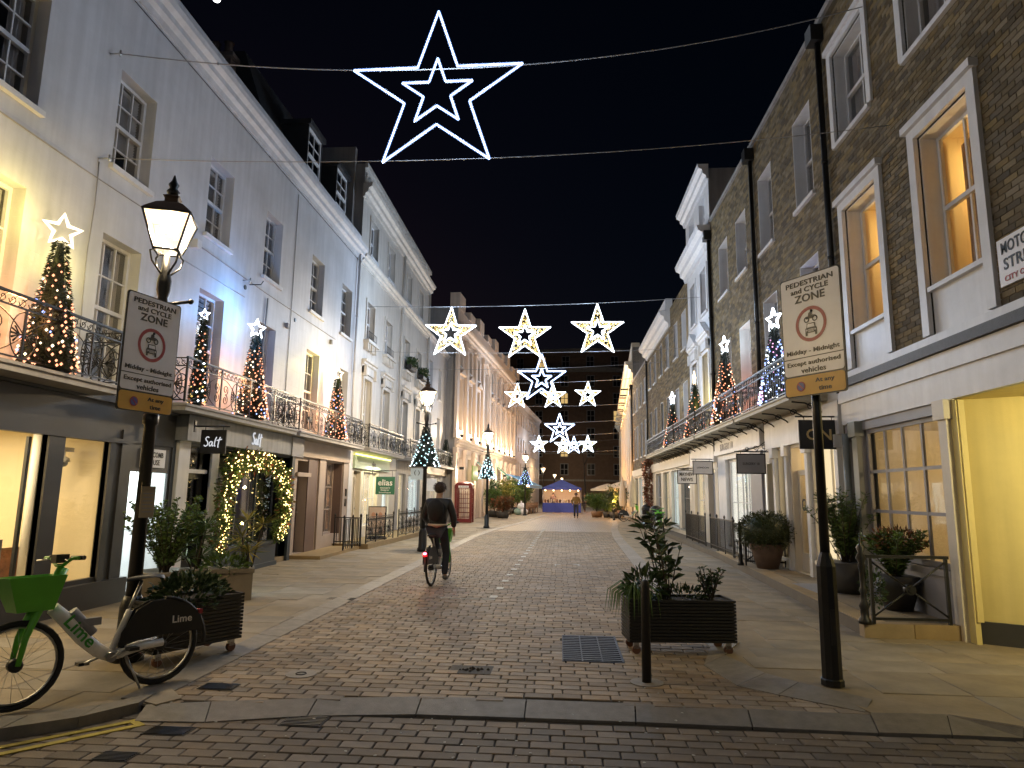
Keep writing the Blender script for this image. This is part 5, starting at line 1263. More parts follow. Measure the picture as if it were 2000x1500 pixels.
    for z in (-.3, .3): MB().box(-.06, .06, .012, .05, z - .02, z + .02).build('clamp', iron, o)
    return o
zone_sign('white and yellow zone sign strapped to the lamp column', (-4.06, 6.3, 2.96), radians(76))
zone_sign('white and yellow zone sign on the plain black post with thick base', (2.33, 6.32, 3.16), radians(-58))
po = thing('sign_post', 'black post with thick octagonal base carrying the right zone sign', 'sign post', (2.40, 6.5, .02))
MB().lathe([(.10, 0), (.10, .05), (.088, .06), (.084, 1.02), (.06, 1.1), (.046, 1.14)], n=10, smooth=False).build('base', iron, po); MB().lathe([(.043, 1.12), (.04, 3.75)], n=12).build('pole', iron, po)
MB().box(-.02, .02, -.096, -.084, .35, .65).build('access_door', iron2, po)
bo = thing('bollard', 'slim black bollard with domed top beside the wheeled planter', 'bollard', (.77, 6.45, .0))
MB().lathe([(.042, 0), (.040, .83), (.037, .865), (.022, .885), (.005, .89)], n=14).build('post', iron2, bo); MB().lathe([(.15, 0), (.148, .006)], n=20).build('collar', granite, bo)
nt_ = thing('parking_notice', 'laminated paper notice tied to the lamp column', 'notice', (-4.02, 6.42, 1.52), rot=(0, 0, radians(60)))
MB().box(-.07, .07, -.004, 0, -.15, .15).build('paper', P('buff_paper', (.36, .30, .22), .5, .2, 6, 0), nt_)
for k in range(6): MB().box(-.05, .05, -.006, -.004, -.10 + k * .035, -.09 + k * .035).build('printed_line', greypaint, nt_)
MB().box(-.07, .07, -.006, .002, .1, .19).build('sleeve', glass, nt_)
# hanging shop signs
def hang_sign(label, loc, wd, h, side, plate, txts, frame=None, scroll=False, drop=.06):
    o = thing('hanging_sign', label, 'shop sign', loc, group=None)
    s_ = 1 if side == 'L' else -1   # the wall lies on -s_ side
    MB().box(-wd / 2, wd / 2, -.012, .012, -h / 2, h / 2).build('board', plate, o)
    if frame:
        f = MB()
        for a in (-1, 1): f.box(a * wd / 2 - .012, a * wd / 2 + .012, -.018, .018, -h / 2 - .012, h / 2 + .012); f.box(-wd / 2, wd / 2, -.018, .018, a * h / 2 - .012, a * h / 2 + .012)
        f.build('frame', frame, o)
    zb = h / 2 + drop; xe = -s_ * (wd / 2 + .12)
    br = MB().tube([(xe, 0, zb), (s_ * (wd / 2 + .05), 0, zb)], .014, 6); br.box(xe - .01, xe + .01, -.03, .03, zb - .1, zb + .1)
    for a in (-.35, .35): br.tube([(a * wd, 0, zb), (a * wd, 0, h / 2)], .006, 4)
    if scroll:
        for q in range(3): br.tube(spiral(xe + s_ * (.12 + q * .2), zb + .1 - q * .02, .09 - q * .02, .02, -pi / 2, 2 * pi, 12), .008, 4)
        br.tube([(xe, 0, zb + .3), (xe + s_ * .25, 0, zb + .12), (xe + s_ * .6, 0, zb)], .009, 4)
    br.build('bracket', iron, o)
    for (t, z, hh, ww, mat) in txts: letters(t, o, mat, (0, -.016, z), height=hh, width=ww)
    return o
salt = hang_sign('square black hanging sign with white handwritten word Salt', (-5.83, 11.0, 2.44), .44, .40, 'L', signblack, [])
handwritten(salt, (0, -.02, 0), .16, 0, e_sign, .009)
hang_sign('dark square hanging sign with gold letters O N', (4.42, 11.95, 2.72), .66, .50, 'R', bikeblack, [('ON', 0, .19, .42, gold_m)])
hang_sign('grey rectangular hanging sign with scrolled bracket over the white shop', (4.38, 16.05, 2.40), .64, .44, 'R', greypaint, [('SURGERY 18', 0, .06, .38, charcoal)], signblack, True)
hang_sign('small pale framed hanging sign before the pedimented house', (4.4, 21.5, 2.52), .60, .40, 'R', signwhite, [('LONDON', 0, .05, .36, charcoal)], signblack)
hang_sign('white newsagent sign reading Mayhew News', (4.36, 24.0, 2.3), .64, .46, 'R', signwhite, [('MAYHEW', .09, .12, .5, charcoal), ('NEWS', -.09, .12, .4, charcoal)], signblack)
hang_sign('green hanging sign with white word elias', (-5.8, 22.3, 1.85), .64, .58, 'L', greensign, [('elias', .1, .2, .48, signwhite), ("women's", -.07, .06, .34, signwhite), ('designer', -.15, .06, .3, signwhite), ('boutique', -.23, .06, .4, signwhite)], None, False, .2)
hang_sign('pale blue hanging sign with dark crescents above the railings', (-5.6, 26.3, 2.35), .5, .44, 'L', P('pale_blue_sign', (.5, .56, .62), .5, .1, 4, 0), [('( )', .04, .2, .22, charcoal)])
hang_sign('plain white hanging sign next to the cyclist', (-5.3, 27.6, 1.95), .5, .5, 'L', signwhite, [])
# ================================================================ plants and planters
def blob(m, c, rad, n, ln, wd, hollow=.55, up=.3, tone=None):
    for k in range(n):
        while True:
            d = Vector((random.uniform(-1, 1), random.uniform(-1, 1), random.uniform(-1, 1)))
            if .05 < d.length < 1: break
        d.normalize(); q = random.uniform(hollow, 1) * random.uniform(.85, 1.1)
        p = (c[0] + d.x * rad[0] * q, c[1] + d.y * rad[1] * q, c[2] + d.z * rad[2] * q)
        m.leaf(p, (d.x + random.uniform(-.6, .6), d.y + random.uniform(-.6, .6), d.z + up + random.uniform(-.6, .6)), ln * random.uniform(.7, 1.3), wd, None if tone is None else min(1, max(0, tone + random.uniform(-.4, .4))))
    return m
def stems(m, base, n, h, spread, r=.008):
    tips = []
    for k in range(n):
        a = random.uniform(0, 2 * pi); s_ = random.uniform(.2, 1) * spread; hh = h * random.uniform(.6, 1)
        p0 = Vector((base[0] + random.uniform(-.05, .05), base[1] + random.uniform(-.05, .05), base[2])); p2 = p0 + Vector((s_ * cos(a), s_ * sin(a), hh)); p1 = p0.lerp(p2, .5) + Vector((0, 0, hh * .08))
        m.tube([p0, p1, p2], r, 4, r1=r * .4); tips.append((p0, p1, p2))
    return tips
def stemmed(o, base, n, h, spread, per, ln, wd, lm, stemmat=None, droop=0., lo=.25):
    sm = MB(); lf = MB()
    for p0, p1, p2 in stems(sm, base, n, h, spread):
        for k in range(per):
            t = random.uniform(lo, 1.0); p = p0.lerp(p1, t * 2) if t < .5 else p1.lerp(p2, t * 2 - 1); a = random.uniform(0, 2 * pi)
            lf.leaf(p, (cos(a), sin(a), random.uniform(-.1, .9) - droop), ln * random.uniform(.7, 1.25), wd)
    sm.build('stems', stemmat or bark, o); return tag(lf.build('foliage', lm, o), kind='stuff')
def castor(parent, x, y, red=False):
    c = MB().box(x - .03, x + .03, y - .02, y + .02, .055, .12).build('castor', chrome, parent); MB().tube([(x, y - .02, .045), (x, y + .02, .045)], .045, 12).build('castor_wheel', P('castor_brown', (.16, .07, .045), .6, .2, 9, 0) if not bpy.data.materials.get('castor_brown') else bpy.data.materials['castor_brown'], c)
def slat_planter(label, loc, rz, L, W, H):
    o = thing('slatted_planter', label, 'planter', loc, rz)
    MB().box(-L / 2 + .02, L / 2 - .02, -W / 2 + .02, W / 2 - .02, .12, .12 + H - .03).build('box', slatblack, o)
    n = 13; p = H / n; ms = MB().box(-L / 2, L / 2, -.012, .012, .004, p - .006).mesh('slat'); ms.materials.append(slatblack)
    me = MB().box(-W / 2, W / 2, -.012, .012, .004, p - .006).mesh('slat'); me.materials.append(slatblack)
    for k in range(n):
        for s_ in (-1, 1): link(ms, 'slat', None, o, (0, s_ * (W / 2 - .012), .12 + k * p)); link(me, 'slat', None, o, (s_ * (L / 2 - .012), 0, .12 + k * p), (0, 0, pi / 2))
    MB().box(-L / 2 + .025, L / 2 - .025, -W / 2 + .025, W / 2 - .025, .12 + H - .07, .12 + H - .028).build('soil', soil, o)
    for sx in (-1, 1):
        for sy in (-1, 1): castor(o, sx * (L / 2 - .08), sy * (W / 2 - .06))
    return o
o = slat_planter('long black slatted planter on brown castors with a leafy laurel', (1.27, 7.78, .0), .10, 1.14, .46, .44)
def plant(label, loc, name='potted_plant', cat='plant', rz=0): return thing(name, label, cat, loc, rz)
q = plant('tall laurel with big dark leaves in the long wheeled planter', (1.17, 7.78, .5), 'laurel_bush', 'shrub'); stemmed(q, (0, 0, 0), 9, .98, .34, 15, .15, .055, leaf_dk)
q = plant('low small-leaved bush at the right end of the long planter', (1.62, 7.8, .52), 'low_bush', 'shrub'); stemmed(q, (0, 0, 0), 14, .36, .18, 16, .055, .03, leaf_dk); blob_m = blob(MB(), (-.28, 0, .04), (.28, .18, .1), 240, .06, .03); tag(blob_m.build('ground_leaves', leaf_dk, q), kind='stuff')
q = plant('spidery pale grass trailing over the left end of the planter', (.82, 7.74, .52), 'spider_plant', 'plant'); m = MB()
for k in range(70):
    a = random.uniform(0, 2 * pi); l = random.uniform(.2, .42); p = [Vector((0, 0, 0)), Vector((cos(a) * l * .4, sin(a) * l * .4, l * .5)), Vector((cos(a) * l * .75, sin(a) * l * .75, l * .25)), Vector((cos(a) * l * .85, sin(a) * l * .85, -l * .4))]
    m.tube(p, [.007, .009, .007, .001], 3, cap=False)
m.build('blades', leaf_yl, q); tag(blob(MB(), (.1, 0, .14), (.22, .16, .2), 150, .1, .05).build('leaves', leaf_dk, q), kind='stuff')
o = slat_planter('black slatted planter on red castors behind the parked hire bike', (-3.72, 6.78, .02), 1.1, .95, .5, .46)
q = plant('low ivy mound in the planter behind the hire bike', (-3.72, 6.78, .55), 'ivy', 'plant'); tag(blob(MB(), (0, 0, .06), (.32, .48, .2), 900, .07, .045).build('foliage', leaf_dk, q), kind='stuff')
# left shop front planters
o = thing('round_planter', 'round taupe pot by the bright hallway', 'planter', (-5.75, 9.75, .02)); MB().lathe([(.2, 0), (.3, .12), (.36, .42), (.36, .46), (.32, .46), (.3, .4)], n=20).build('pot', stonepot, o)
q = plant('airy small-leaved shrub silhouetted against the white hallway', (-5.75, 9.75, .45), 'airy_shrub', 'shrub'); stemmed(q, (0, 0, 0), 40, 1.1, .72, 75, .065, .038, leaf_md, lo=.1)
o = thing('trough_planter', 'rectangular taupe trough of yellowing strappy plants', 'planter', (-5.15, 10.15, .02), .45); MB().box(-.5, .5, -.2, .2, 0, .44).box(-.52, .52, -.22, .22, .4, .46).build('trough', stonepot, o)
for i, (x, y, lab) in enumerate(((-5.45, 10.05, 'strappy green plant at the left of the taupe trough'), (-4.78, 10.35, 'tall strappy plant with yellow hanging leaves in the taupe trough'))):
    q = plant(lab, (x, y, .46), 'strappy_plant', 'plant'); m = MB(); sm = MB()
    for c in range(5):
        hx, hy, hz = random.uniform(-.22, .22), random.uniform(-.15, .15), random.uniform(.15, .85); sm.tube([(hx * .3, hy * .3, 0), (hx, hy, hz)], .014, 5)
        for k in range(34):
            a = random.uniform(0, 2 * pi); l = random.uniform(.2, .36); e = random.uniform(-.6, .9); m.leaf((hx, hy, hz), (cos(a), sin(a), e), l, .035, None if random.random() < .75 else 1., nrm=(0, 0, 1))
    sm.build('stems', bark, q); tag(m.build('foliage', leaf_yl if i else leaf_md, q), kind='stuff')
tag(blob(MB(), (0, 0, 0), (.4, .2, .16), 420, .09, .04).build('underplanting', leaf_md, q, (-.3, -.15, .05)), kind='stuff')
# garland round the salt window
g = thing('window_garland', 'lush leafy garland with warm fairy lights arching round the dark shop window', 'garland', (-6.33, 12.35, 0))
m = MB(); mr_ = MB(); ml = MB()
path = [(.0, .5, .10), (.05, .9, .14), (.1, 1.3, .2), (.15, 1.7, .26), (.35, 2.05, .3), (.8, 2.2, .26), (1.3, 2.25, .22), (1.8, 2.22, .2), (2.3, 2.15, .22), (2.75, 1.95, .24), (2.95, 1.6, .2), (2.95, 1.2, .19), (2.8, .85, .2), (2.6, .6, .14)]
for i in range(len(path) - 1):
    for k in range(9):
        t = k / 9; yy = path[i][0] + (path[i + 1][0] - path[i][0]) * t; zz = path[i][1] + (path[i + 1][1] - path[i][1]) * t; rr = path[i][2] + (path[i + 1][2] - path[i][2]) * t
        blob(m, (.02, yy, zz), (.14, rr, rr), 24, .11, .04, .2, -.1); blob(mr_, (.04, yy, zz), (.15, rr, rr), 5, .12, .05, .5, -.1, .8 if random.random() < .5 else .1)
        for q_ in range(3): ml.octa((random.uniform(.06, .17), yy + random.uniform(-rr, rr), zz + random.uniform(-rr, rr)), random.uniform(.008, .016))
tag(m.build('foliage', leaf_md, g), kind='stuff'); tag(mr_.build('red_leaves', leaf_rd, g), kind='stuff'); tag(ml.build('fairy_lights', E('garland_led', (1, .72, .25), 7), g), kind='stuff')
for (a, b) in ((.3, 1.9), (1.5, 2.1), (2.7, 1.7), (.15, 1.1), (2.7, .9)): lamp('garland_glow', 3.0, (1, .72, .28), (.36, a, b), g, .03)
# ================================================================ right forecourt
PZ = .18
fc = structure(MB().slab([(3.62, 8.75), (4.75, 8.7), (4.9, 45), (4.45, 45), (4.15, 18.6)], 0, PZ - .012).build('forecourt', york_dk))
for k in range(9):
    y0 = 8.78 + k * 1.15; xo = lambda y: 3.64 + (y - 8.75) * .053
    MB().slab([(xo(y0), y0), (xo(y0) + .28, y0), (xo(y0 + 1.14) + .28, y0 + 1.14), (xo(y0 + 1.14), y0 + 1.14)], .0, PZ).build('edge_stone', sandstone, fc)
for k in range(2): MB().box(3.6 + k * .58, 4.17 + k * .58, 8.66, 8.80, 0, PZ + .003).build('edge_stone', sandstone, fc)
for k in range(22):
    y0 = 9.0 + k * .55
    for j in range(2): MB().box(xo(y0) + .33 + j * .42, min(4.74, xo(y0) + .74 + j * .42), y0, y0 + .54, .1, PZ - .004).build('paving_slab', york, fc)
MB().box(4.0, 4.5, 11.2, 12.4, .1, PZ + .004).build('ribbed_mat', greypaint, fc)
def finial_post(label, loc, h=.98):
    o = thing('railing_post', label, 'railing post', loc, group=None)
    pr = [(.075, 0), (.075, .04), (.05, .08), (.045, .16), (.06, .2), (.035, .26), (.03, .34), (.045, .38), (.028, .42), (.03, .62), (.045, .66), (.032, .7), (.06, .76), (.032, .82), (.05, .88), (.012, .93), (.004, h)]
    MB().lathe(pr, n=12).build('post', iron, o); return o
x, y = gp(1690, 1218, PZ); finial_post('ornate black finial post at the forecourt corner', (x, y, PZ), 1.06)
x2, y2 = gp(1862, 1222, PZ)
ra = thing('cross_railing', 'black railing panel with diagonal cross and centre boss', 'railing', (x, y, PZ)); dv = Vector((x2 - x, y2 - y, 0)); H_ = .78
m = MB(); a0 = dv * .10; a1 = dv * .97
m.bar(Vector((0, 0, H_)), dv + Vector((0, 0, H_)), .05, .035).bar(a0 + Vector((0, 0, .06)), a1 + Vector((0, 0, .06)), .035, .03); m.bar(a0 + Vector((0, 0, .0)), a0 + Vector((0, 0, H_ - .02)), .035).bar(a1, a1 + Vector((0, 0, H_ - .02)), .035)
m.build('rails', iron, ra)
m = MB(); mid_ = (a0 + a1) / 2 + Vector((0, 0, .4))
for p in (a0, a1):
    for z in (.08, H_ - .05): m.tube([p + Vector((0, 0, z)), mid_], .012, 6)
m.build('diagonals', iron, ra); bs = MB(); bs.tube([mid_ + Vector((.0, -.04, 0)), mid_ + Vector((0, .04, 0))], .06, 14); bs.tube([mid_ + Vector((.0, -.055, 0)), mid_ + Vector((0, -.04, 0))], .03, 10); bs.build('boss', iron, ra)
x, y = gp(1447, 1104, PZ); finial_post('ornate black finial post beside the clipped round shrub', (x, y, PZ), .98)
gt = thing('gate_frame', 'low black gate with diagonal brace behind the round shrub', 'gate', (x + .1, y - .05, PZ)); MB().bar((0, 0, .1), (.75, -.25, .1), .035).bar((0, 0, .74), (.75, -.25, .74), .03).bar((0, 0, .1), (.5, -.16, .5), .03).bar((0, 0, 0), (0, 0, .74), .03).bar((.75, -.25, 0), (.75, -.25, .74), .03).build('frame', iron, gt)
x, y = gp(1790, 1205, PZ)
o = thing('round_planter', 'grey pot behind the cross railing', 'planter', (x + .05, y + .55, PZ)); MB().lathe([(.17, 0), (.26, .3), (.28, .44), (.24, .44)], n=18).build('pot', darkpot, o)
q = plant('bushy heavenly bamboo with reddening top behind the cross railing', (x + .05, y + .55, PZ + .42), 'reddening_shrub', 'shrub'); stemmed(q, (0, 0, 0), 36, .62, .46, 80, .08, .03, leaf_md, lo=.05); tag(blob(MB(), (.05, 0, .5), (.38, .34, .16), 420, .07, .025, .4).build('red_leaves', leaf_rd, q), kind='stuff')
tag(blob(MB(), (-.45, -.3, -.1), (.16, .14, .24), 260, .06, .035).build('trailing_leaves', leaf_dk, q), kind='stuff')
x, y = gp(1662, 1158, PZ)
o = thing('round_planter', 'large black pot beside the sage downpipe', 'planter', (x, y + .1, PZ)); MB().lathe([(.3, 0), (.34, .1), (.36, .46), (.3, .46)], n=20).build('pot', darkpot, o)
q = plant('tall feathery willow-leaved shrub in the large black pot', (x, y + .1, PZ + .44), 'feathery_shrub', 'shrub'); stemmed(q, (0, 0, 0), 46, 1.2, .6, 64, .10, .022, leaf_md, lo=.12)
x, y = gp(1500, 1110, PZ)
o = thing('round_planter', 'tapered weathered terracotta pot under the round shrub', 'planter', (x, y, PZ)); MB().lathe([(.21, 0), (.34, .42), (.36, .5), (.31, .5)], n=20).build('pot', terracotta, o)
q = plant('clipped round shrub in the tapered terracotta pot', (x, y, PZ + .5), 'round_shrub', 'shrub'); m = MB().ball((0, 0, .26), .42, 14, (1.2, 1.1, .75)); blob(m, (0, 0, .26), (.58, .55, .4), 3600, .06, .022, .82, .1); tag(m.build('foliage', leaf_box, q), kind='stuff')
# railings
def railing(label, p, q, h, maker, n, z=0., mat=None, spikes=False):
    p = Vector(p); q = Vector(q); d = q - p; o = thing('railing', label, 'railing', (p.x, p.y, z), atan2(d.y, d.x)); wd = d.length / n
    me = maker(wd, h).mesh('panel'); me.materials.append(mat or iron)
    for k in range(n): link(me, 'panel', None, o, (k * wd, 0, .03))
    for k in range(n + 1): MB().box(k * wd - .016, k * wd + .016, -.016, .016, 0, h + .05).lathe([(.02, h + .05), (.03, h + .09), (.004, h + .14)], (k * wd, 0, 0), 6).build('post', mat or iron, o)
    return o
def bars_panel(wd, h):
    m = MB(); n = max(2, int(wd / .12))
    for z in (.08, h - .02): m.box(0, wd, -.012, .012, z, z + .022)
    for k in range(n): m.box(wd * (k + .5) / n - .008, wd * (k + .5) / n + .008, -.008, .008, .0, h)
    return m
railing('plain black gate railings on the beige shop step', (-5.75, 18.0), (-5.70, 19.4), .78, bars_panel, 2, .1); railing('return of the plain gate railings toward the shop', (-5.72, 19.4), (-6.5, 19.5), .78, bars_panel, 1, .1)
railing('scrolled black railings along the stone ledge past the poster stand', (-5.6, 19.6), (-5.5, 22.4), .72, scroll_panel, 3, .16); railing('scrolled black railings running on behind the lamp to the peach hall', (-5.45, 22.9), (-5.3, 29.5), .8, scroll_panel, 6, .16)
led = structure(MB().slab([(-6.58, 19.5), (-5.5, 19.5), (-5.15, 30), (-6.5, 30)], 0, .16).build('forecourt_ledge', sandstone))
railing('dark barred railings beside the white lit shop', (4.22, 17.3), (4.3, 20.2), .85, bars_panel, 3, PZ); railing('dark barred railings at the area steps near the bins', (4.3, 20.9), (4.4, 24.6), .85, bars_panel, 3, PZ); railing('open scroll railing between the finial post and barred railings', (4.2, 15.2), (4.22, 17.2), .8, rail_panel, 2, PZ)
# poster stand
x, y = gp(735, 1052, .16); o = thing('poster_stand', 'black framed poster stand showing two smiling faces on a rubber foot', 'poster stand', (x, y, .16), .12)
MB().box(-.29, .29, -.02, .02, .12, 1.02).build('frame', iron, o); MB().lathe([(.34, 0), (.3, .07), (.1, .1)], n=14).build('foot', rubber, o); MB().box(-.26, .26, -.026, -.02, .15, .99).build('poster', P('poster_sheet', (.55, .44, .38), .5, .2, 3, 0), o)
for sx in (-.12, .1): MB().ball((sx, -.022, .74), .1, 10, (.8, .08, 1.1)).build('printed_face', P('printed_face%d' % (sx > 0), (.5, .28, .2), .5, .3, 9, 0), o)
# phone box
o = thing('phone_box', 'red telephone box at the corner of the peach hall', 'phone box', (-5.40, 38.3, .02), .0); o.scale = (.95, .95, .91); w_ = .45
m = MB()
for sx in (-1, 1):
    for sy in (-1, 1): m.box(sx * w_ - .06, sx * w_ + .06, sy * w_ - .06, sy * w_ + .06, 0, 2.1)
m.box(-w_, w_, -w_, w_, 0, .22).box(-w_ - .07, w_ + .07, -w_ - .07, w_ + .07, 2.05, 2.28); m.build('frame', redpaint, o)
MB().lathe([(.70, 2.28), (.62, 2.36), (.45, 2.44), (.15, 2.48)], n=4, smooth=False, rot=pi / 4).build('roof', redpaint, o)
for k in range(4):
    f = MB(); rz = k * pi / 2
    for i in range(4): f.box(-.36 + i * .24 - .012, -.36 + i * .24 + .012, -w_ - .02, -w_ + .02, .22, 2.05)
    for j in range(7): f.box(-.38, .38, -w_ - .02, -w_ + .02, .3 + j * .28, .325 + j * .28)
    d = f.build('glazing', redpaint, o, rot=(0, 0, rz)); MB().box(-.38, .38, -w_, -w_ + .008, .24, 2.04).build('pane', shopglass, d); MB().box(-.3, .3, -w_ - .075, -w_ - .065, 2.1, 2.22).build('header', signwhite, d); letters('TELEPHONE', d, signblack, (0, -w_ - .078, 2.16), height=.06, width=.5)
MB().box(-.3, .3, -.3, .3, 1.98, 2.02).build('ceiling_light', e_litw, o); lamp('box_light', 4, (1, .8, .5), (0, 0, 1.9), o, .1)
# ================================================================ hire bikes
def bike(label, loc, rz, lean=0., steer=0.):
    o = thing('hire_bike', label, 'bicycle', loc, group='green and white hire bikes', rot=(lean, 0, rz))
    def wheel(cx, nm, par=o):
        wv = MB().lathe([(.03, -.05), (.05, -.04), (.05, .04), (.03, .05)], n=12); e = bpy.data.objects.new(nm, wv.mesh('hub')); e.data.materials.append(bikeblack); col.objects.link(e); e.parent = par; e.location = (cx, 0, .335); e.rotation_euler = (pi / 2, 0, 0)
        MB().tube([(.315 * cos(a * pi / 16), .315 * sin(a * pi / 16), 0) for a in range(32)], .023, 7, True).build('tyre', rubber, e); MB().tube([(.285 * cos(a * pi / 16), .285 * sin(a * pi / 16), 0) for a in range(32)], .011, 5, True).build('rim', chrome, e)
        sp = MB()
        for k in range(20): a = k * pi / 10; sp.tube([(.04 * cos(a + .5), .04 * sin(a + .5), .03 * (-1) ** k), (.285 * cos(a), .285 * sin(a), 0)], .0016, 3)
        sp.build('spokes', chrome, e); return e
    wheel(0, 'rear_wheel')
    fr = MB(); fr.tube([(.86, 0, .74), (.78, 0, .66), (.62, 0, .47), (.50, 0, .36), (.42, 0, .315), (.30, 0, .31)], [.05, .056, .056, .055, .05, .045], 10); fr.tube([(.36, -.055, .31), (.16, -.065, .35), (.0, -.07, .36)], [.035, .03, .034], 8).tube([(.36, .055, .31), (.16, .065, .35), (0, .07, .36)], [.035, .03, .034], 8); fr.tube([(.40, 0, .33), (.30, 0, .58), (.27, 0, .66)], .028, 8)
    fr.build('frame', bikewhite, o)
    MB().tube([(.30, 0, .6), (.185, 0, .90)], .016, 8).build('seat_post', chrome, o)
    sd = MB(); sd.v = []; secs = [(.02, .085, .94), (.08, .085, .955), (.16, .06, .95), (.26, .025, .94), (.31, .015, .93)]
    for x, hw, z in secs: sd.v += [(x, -hw, z - .03), (x, -hw * .7, z), (x, hw * .7, z), (x, hw, z - .03)]
    for k in range(4):
        for j in range(3): a = k * 4 + j; sd.face((a, a + 4, a + 5, a + 1), 0, True)
    sd.face((0, 1, 2, 3)); sd.build('saddle', bikeblack, o)
    pts = [(-.36, .42), (-.34, .55), (-.22, .66), (-.06, .72), (.10, .72), (.22, .66), (.34, .48), (.36, .36), (.2, .40), (.0, .42), (-.2, .42)]
    mg = MB().prism(pts, -.05, -.04).prism(pts, .04, .05).build('rear_guard', bikeblack, o); letters('Lime', mg, bikewhite, (-.17, -.052, .54), height=.065); letters('Lime', mg, bikewhite, (-.17, .052, .54), height=.065, rot=(0, 0, pi))
    MB().tube([(-.40 * cos(a), 0, .335 + .40 * sin(a)) for a in [(-.1 + k * .2) for k in range(9)]], .02, 5).build('mudguard', bikeblack, o)
    MB().box(.5, .66, -.04, .04, .57, .63).tube([(.72, 0, .70), (.55, 0, .50)], .045, 8).build('battery', greypaint, o)
    L = text_mesh('Lime', .10, .30); lg = link(L, 'lettering', P('lime_letter', (.05, .32, .04), .5, .1, 5, 0) if not bpy.data.materials.get('lime_letter') else bpy.data.materials['lime_letter'], o, (.655, -.06, .535), (0, radians(-50), 0)); lg.rotation_euler = (0, radians(-48), 0)
    lg2 = link(L, 'lettering', bpy.data.materials['lime_letter'], o, (.655, .06, .535), (0, radians(48), pi))
    st = bpy.data.objects.new('front_fork', MB().tube([(.0, -.06, .0), (-.03, -.065, .2), (-.12, -.06, .44), (-.17, -.04, .5)], [.02, .026, .034, .03], 8).tube([(.0, .06, .0), (-.03, .065, .2), (-.12, .06, .44), (-.17, .04, .5)], [.02, .026, .034, .03], 8).tube([(-.15, 0, .44), (-.28, 0, .72)], [.05, .045], 10).mesh('front_fork')); st.data.materials.append(lime); col.objects.link(st); st.parent = o; st.location = (1.08, 0, .335); st.rotation_euler = (0, 0, steer)
    wheel(1.08, 'front_wheel')
    bs = MB(); bt, tp = [(-.14, -.10), (.12, -.10), (.12, .10), (-.14, .10)], [(-.19, -.17), (.22, -.17), (.22, .17), (-.19, .17)]; i = 0
    bs.v = [(a, b, 0) for a, b in bt] + [(a, b, .27) for a, b in tp] + [(a * .94, b * .93, .27) for a, b in tp] + [(a * .92, b * .9, .015) for a, b in bt]
    for k in range(4): k2 = (k + 1) % 4; bs.face((k, k2, 4 + k2, 4 + k)); bs.face((4 + k, 4 + k2, 8 + k2, 8 + k)); bs.face((8 + k, 8 + k2, 12 + k2, 12 + k))
    bs.face((0, 3, 2, 1)); bs.face((12, 13, 14, 15)); bk = bs.build('basket', lime, st, (-.06, 0, .40))
    hb = MB().tube([(-.26, -.30, .80), (-.26, -.2, .80), (-.25, -.06, .74), (-.25, .06, .74), (-.26, .2, .80), (-.26, .30, .80)], .014, 7).build('handlebar', lime, st)
    for s_ in (-1, 1): MB().tube([(-.26, s_ * .18, .80), (-.30, s_ * .31, .80)], .019, 7).build('grip', bikeblack, st); MB().tube([(-.22, s_ * .17, .79), (-.19, s_ * .28, .78)], .007, 4).build('brake_lever', chrome, st)
    MB().box(-.30, -.20, -.05, .05, .76, .83).build('phone_mount', bikeblack, st)
    ck_ = MB().tube([(.42, -.09, .30), (.56, -.10, .25)], .012, 6).tube([(.42, .09, .30), (.28, .10, .35)], .012, 6).tube([(.42, -.1, .30), (.42, .1, .30)], .04, 10).build('crank', chrome, o); MB().box(.52, .60, -.20, -.10, .235, .26).box(.24, .32, .10, .20, .34, .365).build('pedals', bikeblack, ck_)
    MB().tube([(.30, .07, .30), (.20, .16, .02)], .010, 5).build('kickstand', chrome, o)
    MB().box(-.36, -.33, -.04, .04, .56, .60).build('rear_light', signred, o)
    return o
pr_ = Vector((*gp(305, 1341), 0)); pf = Vector((*gp(42, 1392), 0)); d = pf - pr_
b1 = bike('green and white hire bike with basket parked at the kerb by the lamp', (pr_.x, pr_.y, .022), atan2(d.y, d.x), .06, .12); b1.scale = (.95, .95, .95)
def bike_copy(label, loc, rz, lean=0):
    c = copy_tree(b1, None, label); c.location = loc; c.rotation_euler = (lean, 0, rz); return c
x, y = gp(1228, 1019); bike_copy('hire bike parked side-on before the dark bins', (x - .35, y - .4, .02), .2, .05)
x, y = gp(1283, 1046, .02); bike_copy('hire bike facing down the street by the barred railings', (x + .12, y + 1.2, .02), -1.45, .08)
cb = bike_copy('hire bike ridden by the person in black', (-2.30, 12.35, .0), radians(84), -.05)
rl_ = tag(MB().ball((-.37, 0, .62), .035, 10, (.5, 1, .7)).build('rear_light', e_red, cb)); lamp('rear_lamp', .7, (1, .05, .05), (-.5, 0, .62), cb, .03)
